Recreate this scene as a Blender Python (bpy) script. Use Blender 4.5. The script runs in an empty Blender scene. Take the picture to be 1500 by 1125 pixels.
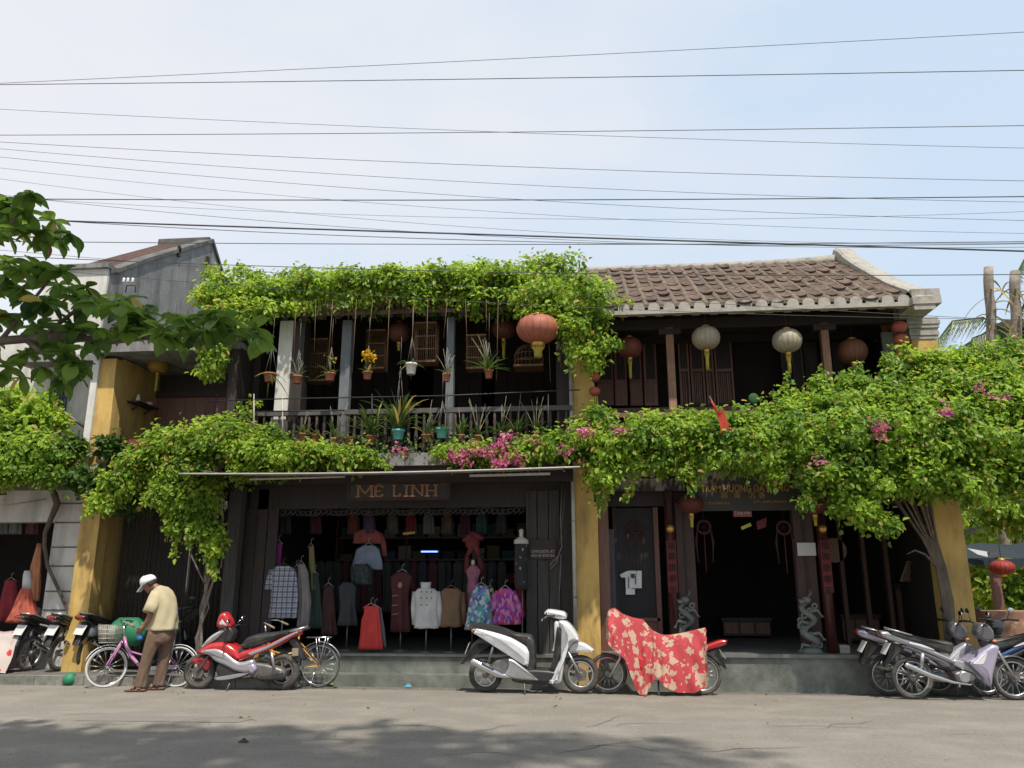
import bpy, math, random, numpy as np
from mathutils import Vector, Matrix
R = math.radians
sc = bpy.context.scene
C = sc.collection
rnd = random.Random(7)
nr = np.random.RandomState(11)

# ---------------------------------------------------------------- camera, world, sun
cam_d = bpy.data.cameras.new('camera'); cam = bpy.data.objects.new('camera', cam_d); C.objects.link(cam)
PITCH, YAW, FPX, EYE = 14.05, 5.5, 1150.0, 1.55
cam_d.sensor_width = 36; cam_d.lens = 36 * FPX / 1500; cam_d.clip_end = 900; cam_d.clip_start = 0.05
cam.location = (0, 0, EYE); cam.rotation_euler = (R(90 + PITCH), 0, R(YAW))
sc.camera = cam
SUN_EL, SUN_AZ = 60.0, 24.0          # azimuth: degrees to the right of straight behind the camera
sd = Vector((math.sin(R(SUN_AZ)) * math.cos(R(SUN_EL)), -math.cos(R(SUN_AZ)) * math.cos(R(SUN_EL)), math.sin(R(SUN_EL))))
sl = bpy.data.lights.new('sun', 'SUN'); sl.energy = 4.1; sl.angle = R(1.5); sl.color = (1, .93, .82)
so = bpy.data.objects.new('sun', sl); C.objects.link(so); so.rotation_euler = sd.to_track_quat('Z', 'Y').to_euler(); so.location = (5, -8, 20)
w = bpy.data.worlds.new('World'); sc.world = w; w.use_nodes = True
wn, wl = w.node_tree.nodes, w.node_tree.links
bg = wn['Background']; bg.inputs['Strength'].default_value = 0.15
sky = wn.new('ShaderNodeTexSky'); sky.sky_type = 'NISHITA'; sky.sun_disc = False
sky.sun_elevation = R(SUN_EL); sky.sun_rotation = R(180 - SUN_AZ); sky.air_density = 1.0; sky.dust_density = 1.2; sky.ozone_density = 1.5
tc = wn.new('ShaderNodeTexCoord')
sep = wn.new('ShaderNodeSeparateXYZ'); wl.new(tc.outputs['Generated'], sep.inputs[0])
mp = wn.new('ShaderNodeMapping'); mp.inputs['Scale'].default_value = (1.0, 1.0, 2.6); wl.new(tc.outputs['Generated'], mp.inputs[0])
nz = wn.new('ShaderNodeTexNoise'); nz.inputs['Scale'].default_value = 2.1; nz.inputs['Detail'].default_value = 6; nz.inputs['Roughness'].default_value = .52
wl.new(mp.outputs[0], nz.inputs['Vector'])
# thin haze veil everywhere, thicker towards the left (west) half of the sky and the horizon
a1 = wn.new('ShaderNodeMath'); a1.operation = 'MULTIPLY_ADD'; a1.inputs[1].default_value = -0.55; a1.inputs[2].default_value = 0.19; wl.new(sep.outputs['X'], a1.inputs[0])
a2 = wn.new('ShaderNodeMath'); a2.operation = 'MULTIPLY_ADD'; a2.inputs[1].default_value = 1.05; wl.new(nz.outputs['Fac'], a2.inputs[0]); wl.new(a1.outputs[0], a2.inputs[2])
rp = wn.new('ShaderNodeValToRGB'); rp.color_ramp.elements[0].position = .52; rp.color_ramp.elements[1].position = 1.12
rp.color_ramp.elements[0].position = .5; rp.color_ramp.elements[1].position = 1.0
rp.color_ramp.elements[0].color = (3.55, 4.25, 5.05, 1); rp.color_ramp.elements[1].color = (4.85, 4.88, 5.05, 1)
wl.new(a2.outputs[0], rp.inputs[0])
mx = wn.new('ShaderNodeMixRGB'); mx.inputs['Fac'].default_value = .88; wl.new(rp.outputs[0], mx.inputs['Color2']); wl.new(sky.outputs[0], mx.inputs['Color1']); wl.new(mx.outputs[0], bg.inputs['Color'])
sc.view_settings.view_transform = 'Standard'; sc.view_settings.look = 'None'; sc.view_settings.gamma = 1; sc.view_settings.exposure = 0.34
try: sc.view_settings.use_curve_mapping = False
except Exception: pass

# ---------------------------------------------------------------- measuring: where a sight line meets the plane Y or the ground
_cp, _sp, _cy, _sy = math.cos(R(PITCH)), math.sin(R(PITCH)), math.cos(R(YAW)), math.sin(R(YAW))
def P(px, py, Y):
    u = (px - 750) / FPX; v = (562.5 - py) / FPX
    dx, dy, dz = _cy*u - _sy*_cp + v*_sy*_sp, _sy*u + _cy*_cp - v*_cy*_sp, _sp + v*_cp
    t = Y / dy
    return Vector((dx*t, Y, EYE + dz*t))
def G(px, py, z=0.0):
    u = (px - 750) / FPX; v = (562.5 - py) / FPX
    dx, dy, dz = _cy*u - _sy*_cp + v*_sy*_sp, _sy*u + _cy*_cp - v*_cy*_sp, _sp + v*_cp
    t = (z - EYE) / dz
    return Vector((dx*t, dy*t, z))

# ---------------------------------------------------------------- objects
WL = {}
def tag(o, label=None, cat=None, group=None, kind=None):
    if label: o['label'] = label
    if cat: o['category'] = cat
    if group: o['group'] = group
    if kind: o['kind'] = kind
    return o
def thing(name, label, cat, loc=(0, 0, 0), group=None):
    o = bpy.data.objects.new(name, None); C.objects.link(o); o.empty_display_size = .1
    o.location = loc; WL[o.name] = Vector(loc)
    return tag(o, label, cat, group)
def copy_tree(o, parent=None):
    c = o.copy(); C.objects.link(c); c.parent = parent
    if o.name in WL: WL[c.name] = WL[o.name]
    for ch in list(o.children): copy_tree(ch, c)
    return c
def link_mesh(name, me, m, parent=None, center=Vector((0, 0, 0))):
    if m is not None and not me.materials: me.materials.append(m)
    o = bpy.data.objects.new(name, me); C.objects.link(o); WL[o.name] = Vector(center)
    if parent: o.parent = parent; o.location = Vector(center) - WL[parent.name]
    else: o.location = center
    return o
class MB:
    def __init__(s): s.v = []; s.f = []; s.sm = []; s.mi = []; s.cm = 0
    def add(s, vs, fs, smooth=False):
        b = len(s.v); s.v += [tuple(p) for p in vs]
        for i, f in enumerate(fs):
            s.f.append([b + k for k in f]); s.sm.append(smooth if isinstance(smooth, bool) else smooth[i]); s.mi.append(s.cm)
        return s
    def box(s, x0, x1, y0, y1, z0, z1):
        return s.add([(x0,y0,z0),(x1,y0,z0),(x1,y1,z0),(x0,y1,z0),(x0,y0,z1),(x1,y0,z1),(x1,y1,z1),(x0,y1,z1)],
                     [(0,3,2,1),(4,5,6,7),(0,1,5,4),(1,2,6,5),(2,3,7,6),(3,0,4,7)])
    def bar(s, a, b, w=.03, h=None):            # square bar from a to b
        a, b = Vector(a), Vector(b); h = h or w; d = (b - a).normalized()
        up = Vector((0, 0, 1)) if abs(d.z) < .9 else Vector((0, 1, 0))
        r = d.cross(up).normalized() * w / 2; u = r.cross(d).normalized() * h / 2
        vs = [a-r-u, a+r-u, a+r+u, a-r+u, b-r-u, b+r-u, b+r+u, b-r+u]
        return s.add(vs, [(3,2,1,0),(4,5,6,7),(0,1,5,4),(1,2,6,5),(2,3,7,6),(3,0,4,7)])
    def tube(s, pts, r, seg=8, cap=True):
        pts = [Vector(p) for p in pts]; n = len(pts); rs = r if isinstance(r, (list, tuple)) else [r] * n
        vs = []; fs = []; u = None
        for i, p in enumerate(pts):
            d = (pts[min(i+1, n-1)] - pts[max(i-1, 0)])
            d = d.normalized() if d.length > 1e-9 else Vector((0, 0, 1))
            if u is None: u = d.orthogonal().normalized()
            u = (u - d * u.dot(d)); u = u.normalized() if u.length > 1e-6 else d.orthogonal().normalized()
            v = d.cross(u)
            for k in range(seg):
                a = 2*math.pi*k/seg; vs.append(p + (u*math.cos(a) + v*math.sin(a)) * rs[i])
        for i in range(n-1):
            for k in range(seg):
                fs.append((i*seg+k, i*seg+(k+1) % seg, (i+1)*seg+(k+1) % seg, (i+1)*seg+k))
        sm = [True] * len(fs)
        if cap: fs += [tuple(range(seg))[::-1], tuple((n-1)*seg+k for k in range(seg))]; sm += [False, False]
        return s.add(vs, fs, sm)
    def rings(s, rings, cap=True, smooth=True):  # list of rings, each a list of points
        n = len(rings[0]); vs = [p for r in rings for p in r]; fs = []
        for i in range(len(rings)-1):
            for k in range(n): fs.append((i*n+k, i*n+(k+1) % n, (i+1)*n+(k+1) % n, (i+1)*n+k))
        sm = [smooth] * len(fs)
        if cap: fs += [tuple(range(n))[::-1], tuple((len(rings)-1)*n+k for k in range(n))]; sm += [False, False]
        return s.add(vs, fs, sm)
    def lathe(s, prof, c=(0, 0, 0), seg=16, axis='z', cap=True, rib=0):  # prof = [(r, z)]
        rr = []
        for r, z in prof:
            ring = []
            for k in range(seg):
                a = 2*math.pi*k/seg; q = r * (1 - (rib if k % 2 else 0)); x, y = q*math.cos(a), q*math.sin(a)
                if axis == 'z': p = (c[0]+x, c[1]+y, c[2]+z)
                elif axis == 'y': p = (c[0]+x, c[1]+z, c[2]-y)
                else: p = (c[0]+z, c[1]+x, c[2]+y)
                ring.append(p)
            rr.append(ring)
        return s.rings(rr, cap)
    def ell(s, c, rx, ry, rz, seg=14, n=8):
        rr = []
        for i in range(n+1):
            t = -math.pi/2 + math.pi*(i*.96+.02*n)/n
            rr.append([(c[0]+rx*math.cos(t)*math.cos(2*math.pi*k/seg), c[1]+ry*math.cos(t)*math.sin(2*math.pi*k/seg), c[2]+rz*math.sin(t)) for k in range(seg)])
        return s.rings(rr)
    def torus(s, c, R0, r, axis='y', seg=28, n=8, squash=1.0):
        prof = []
        vs = []; fs = []
        for i in range(seg):
            a = 2*math.pi*i/seg
            for k in range(n):
                b = 2*math.pi*k/n; q = R0 + r*math.cos(b); h = r*math.sin(b)*squash
                x, z = q*math.cos(a), q*math.sin(a)
                vs.append((c[0]+x, c[1]+h, c[2]+z) if axis == 'y' else (c[0]+x, c[1]+z, c[2]+h))
        for i in range(seg):
            for k in range(n):
                fs.append((i*n+k, i*n+(k+1) % n, ((i+1) % seg)*n+(k+1) % n, ((i+1) % seg)*n+k))
        return s.add(vs, fs, True)
    def prism(s, pts, y0, y1):                  # outline in XZ, extruded along Y
        n = len(pts); vs = [(x, y0, z) for x, z in pts] + [(x, y1, z) for x, z in pts]
        return s.add(vs, [tuple(range(n)), tuple(range(2*n-1, n-1, -1))] + [(i, n+i, n+(i+1) % n, (i+1) % n) for i in range(n)])
    def shell(s, pts, w, bev=.02, y=0, sub=3, taper=1.0):   # rounded extruded outline in XZ
        n0 = len(pts); out = []
        for i in range(n0):
            p0, p1, p2, p3 = [Vector(pts[(i+k) % n0]) for k in (-1, 0, 1, 2)]
            for j in range(sub):
                t = j/sub
                q = .5*((2*p1)+(-p0+p2)*t+(2*p0-5*p1+4*p2-p3)*t*t+(-p0+3*p1-3*p2+p3)*t**3)
                l = p1 + (p2-p1)*t
                out.append(q*.75 + l*.25)
        n = len(out); ar = sum(out[i].x*out[(i+1) % n].y-out[(i+1) % n].x*out[i].y for i in range(n)); sg = 1 if ar > 0 else -1
        nrm = []
        for i in range(n):
            d = out[(i+1) % n] - out[i-1]; d = d.normalized() if d.length > 1e-9 else Vector((1, 0)); nrm.append(Vector((d.y, -d.x))*sg)
        rr = []
        for yy, ins in ((-w, bev), (-w+bev*.35, bev*.3), (-w+bev, 0), (w-bev, 0), (w-bev*.35, bev*.3), (w, bev)):
            rr.append([(out[i].x-nrm[i].x*ins, y+yy, out[i].y-nrm[i].y*ins) for i in range(n)])
        return s.rings(rr)
    def grid(s, P2, smooth=True):               # P2[i][j] points
        m, n = len(P2), len(P2[0])
        return s.add([p for r in P2 for p in r], [(i*n+j, i*n+j+1, (i+1)*n+j+1, (i+1)*n+j) for i in range(m-1) for j in range(n-1)], smooth)
    def mesh(s, name, mats=None, center=None):
        v = np.array(s.v, dtype=np.float32).reshape(-1, 3)
        c = (v.min(0)+v.max(0))/2 if center is None else np.array(center, dtype=np.float32)
        me = bpy.data.meshes.new(name); me.from_pydata((v-c).tolist(), [], s.f)
        me.polygons.foreach_set('use_smooth', s.sm)
        if mats:
            for m in mats: me.materials.append(m)
            me.polygons.foreach_set('material_index', s.mi)
        me.update(); return me, Vector([float(q) for q in c])
    def build(s, name, m, parent=None, label=None, kind=None, center=None):
        mats = m if isinstance(m, list) else [m]
        me, c = s.mesh(name, mats, center)
        o = link_mesh(name, me, None, parent, c)
        if label: o['label'] = label
        if kind: o['kind'] = kind
        return o
def B(*a): return MB().box(*a)
def struct(mb, name, m): return mb.build(name, m, kind='structure')

# ---------------------------------------------------------------- materials
def lnk(nt, a, b): nt.links.new(a, b)
def mk(name, c1, c2=None, scale=4, rough=.8, bump=0, bscale=None, metal=0, coat=0, stretch=(1, 1, 1), stain=None, stain_scale=1.2, stain_amt=.6, stain_stretch=(1, 1, 1), spec=.5, trans=0, detail=6, contrast=(.3, .7), island=0, coord='Object', sheen=0):
    m = bpy.data.materials.new(name); m.use_nodes = True; nt = m.node_tree; N = nt.nodes
    b = N['Principled BSDF']; out = N['Material Output']
    b.inputs['Roughness'].default_value = rough; b.inputs['Metallic'].default_value = metal
    b.inputs['Specular IOR Level'].default_value = spec; b.inputs['Coat Weight'].default_value = coat; b.inputs['Coat Roughness'].default_value = .08
    if sheen: b.inputs['Sheen Weight'].default_value = sheen
    c2 = c2 or tuple(x*.72 for x in c1)
    geo = N.new('ShaderNodeNewGeometry')
    def mapped(st):
        mpn = N.new('ShaderNodeMapping'); mpn.inputs['Scale'].default_value = st
        lnk(nt, geo.outputs['Position'] if coord != 'Object' else tcn.outputs['Object'], mpn.inputs[0]); return mpn.outputs[0]
    tcn = N.new('ShaderNodeTexCoord')
    n1 = N.new('ShaderNodeTexNoise'); n1.inputs['Scale'].default_value = scale; n1.inputs['Detail'].default_value = detail; n1.inputs['Roughness'].default_value = .6
    lnk(nt, mapped(stretch), n1.inputs['Vector'])
    r1 = N.new('ShaderNodeValToRGB'); r1.color_ramp.elements[0].position = contrast[0]; r1.color_ramp.elements[1].position = contrast[1]
    r1.color_ramp.elements[0].color = (*c2, 1); r1.color_ramp.elements[1].color = (*c1, 1); lnk(nt, n1.outputs['Fac'], r1.inputs[0])
    col = r1.outputs[0]
    if island:
        hs = N.new('ShaderNodeHueSaturation'); mr = N.new('ShaderNodeMapRange'); mr.inputs['To Min'].default_value = 1-island; mr.inputs['To Max'].default_value = 1+island
        oi = N.new('ShaderNodeObjectInfo'); lnk(nt, oi.outputs['Random'], mr.inputs['Value']); lnk(nt, mr.outputs[0], hs.inputs['Value']); lnk(nt, col, hs.inputs['Color']); col = hs.outputs[0]
    if stain:
        n2 = N.new('ShaderNodeTexNoise'); n2.inputs['Scale'].default_value = stain_scale; n2.inputs['Detail'].default_value = 8; n2.inputs['Roughness'].default_value = .65
        mpn = N.new('ShaderNodeMapping'); mpn.inputs['Scale'].default_value = stain_stretch; lnk(nt, geo.outputs['Position'], mpn.inputs[0]); lnk(nt, mpn.outputs[0], n2.inputs['Vector'])
        r2 = N.new('ShaderNodeValToRGB'); r2.color_ramp.elements[0].position = .45; r2.color_ramp.elements[1].position = .7
        r2.color_ramp.elements[0].color = (0, 0, 0, 1); r2.color_ramp.elements[1].color = (stain_amt,)*3+(1,); lnk(nt, n2.outputs['Fac'], r2.inputs[0])
        mm = N.new('ShaderNodeMixRGB'); mm.inputs['Color2'].default_value = (*stain, 1); lnk(nt, r2.outputs[0], mm.inputs['Fac']); lnk(nt, col, mm.inputs['Color1']); col = mm.outputs[0]
    lnk(nt, col, b.inputs['Base Color'])
    if bump:
        n3 = N.new('ShaderNodeTexNoise'); n3.inputs['Scale'].default_value = bscale or scale*4; n3.inputs['Detail'].default_value = 5; lnk(nt, mapped(stretch), n3.inputs['Vector'])
        bp = N.new('ShaderNodeBump'); bp.inputs['Strength'].default_value = bump; bp.inputs['Distance'].default_value = .02; lnk(nt, n3.outputs['Fac'], bp.inputs['Height']); lnk(nt, bp.outputs[0], b.inputs['Normal'])
    if trans:
        tr = N.new('ShaderNodeBsdfTranslucent'); lnk(nt, col, tr.inputs['Color']); ms = N.new('ShaderNodeMixShader'); ms.inputs[0].default_value = trans
        lnk(nt, b.outputs[0], ms.inputs[1]); lnk(nt, tr.outputs[0], ms.inputs[2]); lnk(nt, ms.outputs[0], out.inputs['Surface'])
    return m
def leafmat(name, dark, light, trans=.35, tr_col=None, rough=.42):
    m = bpy.data.materials.new(name); m.use_nodes = True; nt = m.node_tree; N = nt.nodes; b = N['Principled BSDF']; out = N['Material Output']
    b.inputs['Roughness'].default_value = rough; b.inputs['Specular IOR Level'].default_value = .35
    g = N.new('ShaderNodeNewGeometry'); n1 = N.new('ShaderNodeTexNoise'); n1.inputs['Scale'].default_value = 1.7; n1.inputs['Detail'].default_value = 3; lnk(nt, g.outputs['Position'], n1.inputs['Vector'])
    ad = N.new('ShaderNodeMath'); ad.operation = 'MULTIPLY_ADD'; ad.inputs[1].default_value = .62; lnk(nt, g.outputs['Random Per Island'], ad.inputs[0])
    s2 = N.new('ShaderNodeMath'); s2.operation = 'MULTIPLY_ADD'; s2.inputs[1].default_value = 1.3; s2.inputs[2].default_value = -.45; lnk(nt, n1.outputs['Fac'], s2.inputs[0]); lnk(nt, s2.outputs[0], ad.inputs[2])
    r = N.new('ShaderNodeValToRGB'); e = r.color_ramp.elements; e[0].position = .05; e[0].color = (*dark, 1); e[1].position = .95; e[1].color = (*light, 1); lnk(nt, ad.outputs[0], r.inputs[0])
    gt = N.new('ShaderNodeMath'); gt.operation = 'MULTIPLY'; gt.inputs[1].default_value = 7.31; lnk(nt, g.outputs['Random Per Island'], gt.inputs[0]); fr_ = N.new('ShaderNodeMath'); fr_.operation = 'FRACT'; lnk(nt, gt.outputs[0], fr_.inputs[0]); g2 = N.new('ShaderNodeMath'); g2.operation = 'GREATER_THAN'; g2.inputs[1].default_value = .955; lnk(nt, fr_.outputs[0], g2.inputs[0])
    mo = N.new('ShaderNodeMixRGB'); mo.inputs['Color2'].default_value = (.38, .30, .07, 1); lnk(nt, g2.outputs[0], mo.inputs['Fac']); lnk(nt, r.outputs[0], mo.inputs['Color1']); r = mo
    lnk(nt, r.outputs[0], b.inputs['Base Color'])
    tr = N.new('ShaderNodeBsdfTranslucent'); hs = N.new('ShaderNodeHueSaturation'); hs.inputs['Hue'].default_value = .485; hs.inputs['Value'].default_value = 1.7; lnk(nt, r.outputs[0], hs.inputs['Color']); lnk(nt, hs.outputs[0], tr.inputs['Color'])
    ms = N.new('ShaderNodeMixShader'); ms.inputs[0].default_value = trans; lnk(nt, b.outputs[0], ms.inputs[1]); lnk(nt, tr.outputs[0], ms.inputs[2]); lnk(nt, ms.outputs[0], out.inputs['Surface'])
    return m
M = {}
M['asphalt'] = mk('asphalt', (.285, .260, .222), (.155, .142, .122), 26, .9, .7, 150, stain=(.34, .31, .265), stain_scale=1.9, stain_amt=.6, stain_stretch=(.7, 1.0, 1), coord='W', detail=12, contrast=(.2, .75))
M['asphalt_patch'] = mk('asphalt_patch', (.21, .195, .175), (.165, .155, .14), 30, .9, .3, 150, coord='W')
M['kerb'] = mk('kerb', (.25, .24, .21), (.13, .13, .11), 7, .9, .4, 40, stain=(.06, .065, .05), stain_scale=3, stain_amt=.6, coord='W', island=.1)
M['paving'] = mk('paving', (.17, .16, .145), (.10, .095, .085), 9, .9, .3, 40, coord='W', island=.15)
M['plinth'] = mk('plinth', (.21, .22, .195), (.12, .13, .11), 5, .85, .35, 40, stain=(.05, .06, .045), stain_scale=2.2, stain_amt=.7, stain_stretch=(1, 1, .5), coord='W')
M['plinth_top'] = mk('plinth_top', (.17, .17, .16), (.10, .105, .095), 6, .6, .2, 40, coord='W')
M['yellow'] = mk('yellow', (.58, .39, .125), (.50, .32, .09), 3, .85, .15, 30, stain=(.19, .13, .055), stain_scale=2.6, stain_amt=.8, stain_stretch=(1.5, 1.5, .35), coord='W')
M['white'] = mk('white', (.62, .60, .56), (.50, .48, .44), 3, .85, .15, 30, stain=(.22, .21, .18), stain_scale=2.2, stain_amt=.6, stain_stretch=(2, 2, .3), coord='W')
M['oldwhite'] = mk('oldwhite', (.46, .43, .38), (.27, .255, .22), 5, .9, .3, 25, stain=(.10, .10, .08), stain_scale=5, stain_amt=.85, coord='W')
M['grime'] = mk('grime', (.26, .25, .24), (.16, .16, .155), 3, .9, .3, 20, stain=(.065, .068, .065), stain_scale=1.6, stain_amt=.9, stain_stretch=(2.5, 2.5, .35), coord='W')
M['concrete_dk'] = mk('concrete_dk', (.16, .155, .14), (.07, .07, .062), 4, .9, .3, 30, stain=(.03, .035, .03), stain_scale=3, stain_amt=.8, coord='W')
M['wood_dk'] = mk('wood_dk', (.036, .025, .020), (.020, .014, .012), 5, .6, .25, 30, stretch=(6, 6, .6), coord='W', island=.25)
M['wood_grey'] = mk('wood_grey', (.085, .078, .072), (.042, .038, .035), 5, .8, .35, 30, stretch=(7, 7, .5), coord='W', island=.2)
M['wood_red'] = mk('wood_red', (.17, .075, .042), (.10, .04, .025), 5, .5, .2, 30, stretch=(7, 7, .5), coord='W', island=.2)
M['wood_post'] = mk('wood_post', (.36, .19, .11), (.22, .11, .065), 5, .6, .25, 30, stretch=(8, 8, .5), stain=(.10, .06, .045), stain_scale=3, stain_amt=.6, coord='W')
M['wood_door'] = mk('wood_door', (.24, .105, .075), (.14, .06, .045), 5, .5, .2, 30, stretch=(7, 7, .5), coord='W', island=.2)
M['rafter'] = mk('rafter', (.46, .27, .15), (.30, .17, .09), 6, .7, .2, 30, coord='W', island=.2)  # colour raised to stand in for light bounced up under the eave
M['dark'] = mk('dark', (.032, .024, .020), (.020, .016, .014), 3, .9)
M['tile'] = mk('tile', (.115, .064, .046), (.05, .031, .025), 9, .9, .4, 40, stain=(.20, .17, .12), stain_scale=6, stain_amt=.55, coord='W', island=.35)
M['tile_ridge'] = mk('tile_ridge', (.20, .16, .11), (.10, .08, .058), 12, .9, .4, 40, stain=(.07, .055, .04), stain_scale=7, stain_amt=.7, coord='W', island=.2)
M['tile_red'] = mk('tile_red', (.15, .08, .062), (.08, .05, .04), 9, .9, .4, 40, coord='W', island=.3)
M['awning_cloth'] = mk('awning_cloth', (.17, .11, .09), (.11, .075, .065), 3, .8, coord='W')
M['metal_lt'] = mk('metal_lt', (.5, .48, .42), (.38, .36, .32), 6, .45, metal=.3)
M['metal_dk'] = mk('metal_dk', (.035, .035, .037), (.02, .02, .022), 8, .45, metal=.2)
M['chrome'] = mk('chrome', (.75, .75, .76), (.6, .6, .62), 6, .18, metal=1, stain=(.22, .19, .15), stain_scale=5, stain_amt=.22, coord='W')
M['alu'] = mk('alu', (.52, .52, .52), (.42, .42, .43), 6, .35, metal=.8, stain=(.22, .19, .15), stain_scale=5, stain_amt=.22, coord='W')
M['steel_dull'] = mk('steel_dull', (.22, .21, .20), (.12, .115, .11), 9, .5, metal=.6)
M['rubber'] = mk('rubber', (.028, .028, .028), (.045, .042, .038), 12, .8, .1, 60, stain=(.22, .19, .15), stain_scale=5, stain_amt=.5, coord='W')
M['plastic_bk'] = mk('plastic_bk', (.022, .022, .024), (.03, .03, .03), 6, .42, stain=(.22, .19, .15), stain_scale=5, stain_amt=.22, coord='W')
M['seat'] = mk('seat', (.030, .032, .031), (.022, .022, .022), 20, .5, .1, 90, stain=(.22, .19, .15), stain_scale=5, stain_amt=.22, coord='W')
M['paint_white'] = mk('paint_white', (.66, .66, .68), (.6, .6, .62), 3, .28, coat=.6, stain=(.22, .19, .15), stain_scale=5, stain_amt=.22, coord='W')
M['paint_silver'] = mk('paint_silver', (.42, .42, .45), (.36, .36, .39), 3, .3, metal=.45, coat=.6, stain=(.22, .19, .15), stain_scale=5, stain_amt=.22, coord='W')
M['paint_grey'] = mk('paint_grey', (.13, .13, .145), (.10, .10, .11), 3, .35, metal=.3, coat=.5, stain=(.22, .19, .15), stain_scale=5, stain_amt=.22, coord='W')
M['paint_lilac'] = mk('paint_lilac', (.44, .40, .52), (.36, .33, .44), 3, .3, metal=.35, coat=.6, stain=(.22, .19, .15), stain_scale=5, stain_amt=.22, coord='W')
M['paint_red'] = mk('paint_red', (.50, .018, .022), (.42, .014, .018), 3, .28, coat=.7, stain=(.22, .19, .15), stain_scale=5, stain_amt=.22, coord='W')
M['paint_black'] = mk('paint_black', (.014, .014, .016), (.02, .02, .02), 3, .25, coat=.7, stain=(.22, .19, .15), stain_scale=5, stain_amt=.22, coord='W')
M['paint_blue'] = mk('paint_blue', (.03, .07, .22), (.02, .05, .17), 3, .3, coat=.6)
M['paint_pink'] = mk('paint_pink', (.48, .20, .40), (.42, .17, .35), 3, .35, coat=.5)
M['paint_orange'] = mk('paint_orange', (.62, .30, .03), (.55, .26, .03), 3, .4, coat=.4)
M['lens_red'] = mk('lens_red', (.35, .02, .015), (.30, .02, .015), 3, .2, coat=1)
M['lens_orange'] = mk('lens_orange', (.65, .2, .06), (.6, .2, .06), 3, .2, coat=1)
M['lens_clear'] = mk('lens_clear', (.55, .57, .58), (.5, .5, .5), 3, .12, coat=1, metal=.4)
M['terracotta'] = mk('terracotta', (.34, .125, .07), (.24, .085, .05), 7, .85, .2, 40, island=.25)
M['turq'] = mk('turq', (.10, .38, .36), (.08, .32, .31), 4, .4)
M['pot_white'] = mk('pot_white', (.62, .62, .60), (.5, .5, .48), 4, .45)
M['bark'] = mk('bark', (.17, .135, .10), (.07, .055, .042), 10, .95, .7, 30, stretch=(1, 1, .3), coord='W')
M['bark_pale'] = mk('bark_pale', (.24, .19, .15), (.12, .10, .08), 8, .95, .6, 30, stretch=(1, 1, .4), stain=(.4, .37, .33), stain_scale=5, stain_amt=.6, coord='W')
M['bamboo'] = mk('bamboo', (.22, .12, .055), (.13, .07, .035), 9, .6)
M['gold'] = mk('gold', (.55, .33, .08), (.42, .24, .05), 6, .35, metal=.6)
M['gold_text'] = mk('gold_text', (.36, .215, .04), (.30, .175, .03), 6, .5)
M['mustard'] = mk('mustard', (.46, .38, .06), (.34, .27, .04), 12, .8, stretch=(10, 10, 1))
M['leaf_vine'] = leafmat('leaf_vine', (.045, .125, .014), (.37, .52, .06), .48)
M['leaf_boug'] = leafmat('leaf_boug', (.036, .115, .014), (.34, .50, .055), .48)
M['leaf_dark'] = leafmat('leaf_dark', (.018, .05, .012), (.07, .13, .022))
M['leaf_almond'] = leafmat('leaf_almond', (.020, .060, .012), (.15, .26, .035), .42, rough=.42)
M['leaf_rust'] = leafmat('leaf_rust', (.16, .06, .02), (.30, .12, .03), .4)
M['leaf_straw'] = leafmat('leaf_straw', (.10, .09, .035), (.25, .21, .08))
M['leaf_orchid'] = leafmat('leaf_orchid', (.03, .07, .018), (.10, .16, .035))
M['bract'] = leafmat('bract', (.42, .06, .20), (.66, .22, .36), .35)
M['petal_yellow'] = leafmat('petal_yellow', (.55, .36, .01), (.72, .5, .02), .3)
M['skin'] = mk('skin', (.24, .115, .07), (.20, .095, .058), 8, .55)
M['shirt'] = mk('shirt', (.50, .43, .27), (.42, .36, .23), 5, .95, .5, 7)
M['trousers'] = mk('trousers', (.155, .10, .068), (.12, .075, .05), 6, .9, .3, 12)
M['cap_white'] = mk('cap_white', (.70, .70, .72), (.62, .62, .65), 5, .8)
M['hair'] = mk('hair', (.018, .014, .012), (.03, .025, .02), 20, .6)
M['sandal'] = mk('sandal', (.20, .10, .06), (.14, .07, .045), 6, .7)
M['wire'] = mk('wire', (.07, .075, .085), (.03, .03, .03), 3, .7)
M['paper'] = mk('paper', (.62, .62, .60), (.55, .55, .53), 5, .9)
M['sign_dark'] = mk('sign_dark', (.042, .036, .032), (.032, .028, .025), 5, .6, coord='W')
M['mannequin'] = mk('mannequin', (.55, .52, .46), (.45, .42, .38), 5, .5)
def plain(name, c, rough=.85, **k):
    if name not in M: M[name] = mk(name, c, tuple(x*.75 for x in c), 6, rough, .15, 18, **k)
    return M[name]
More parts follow.
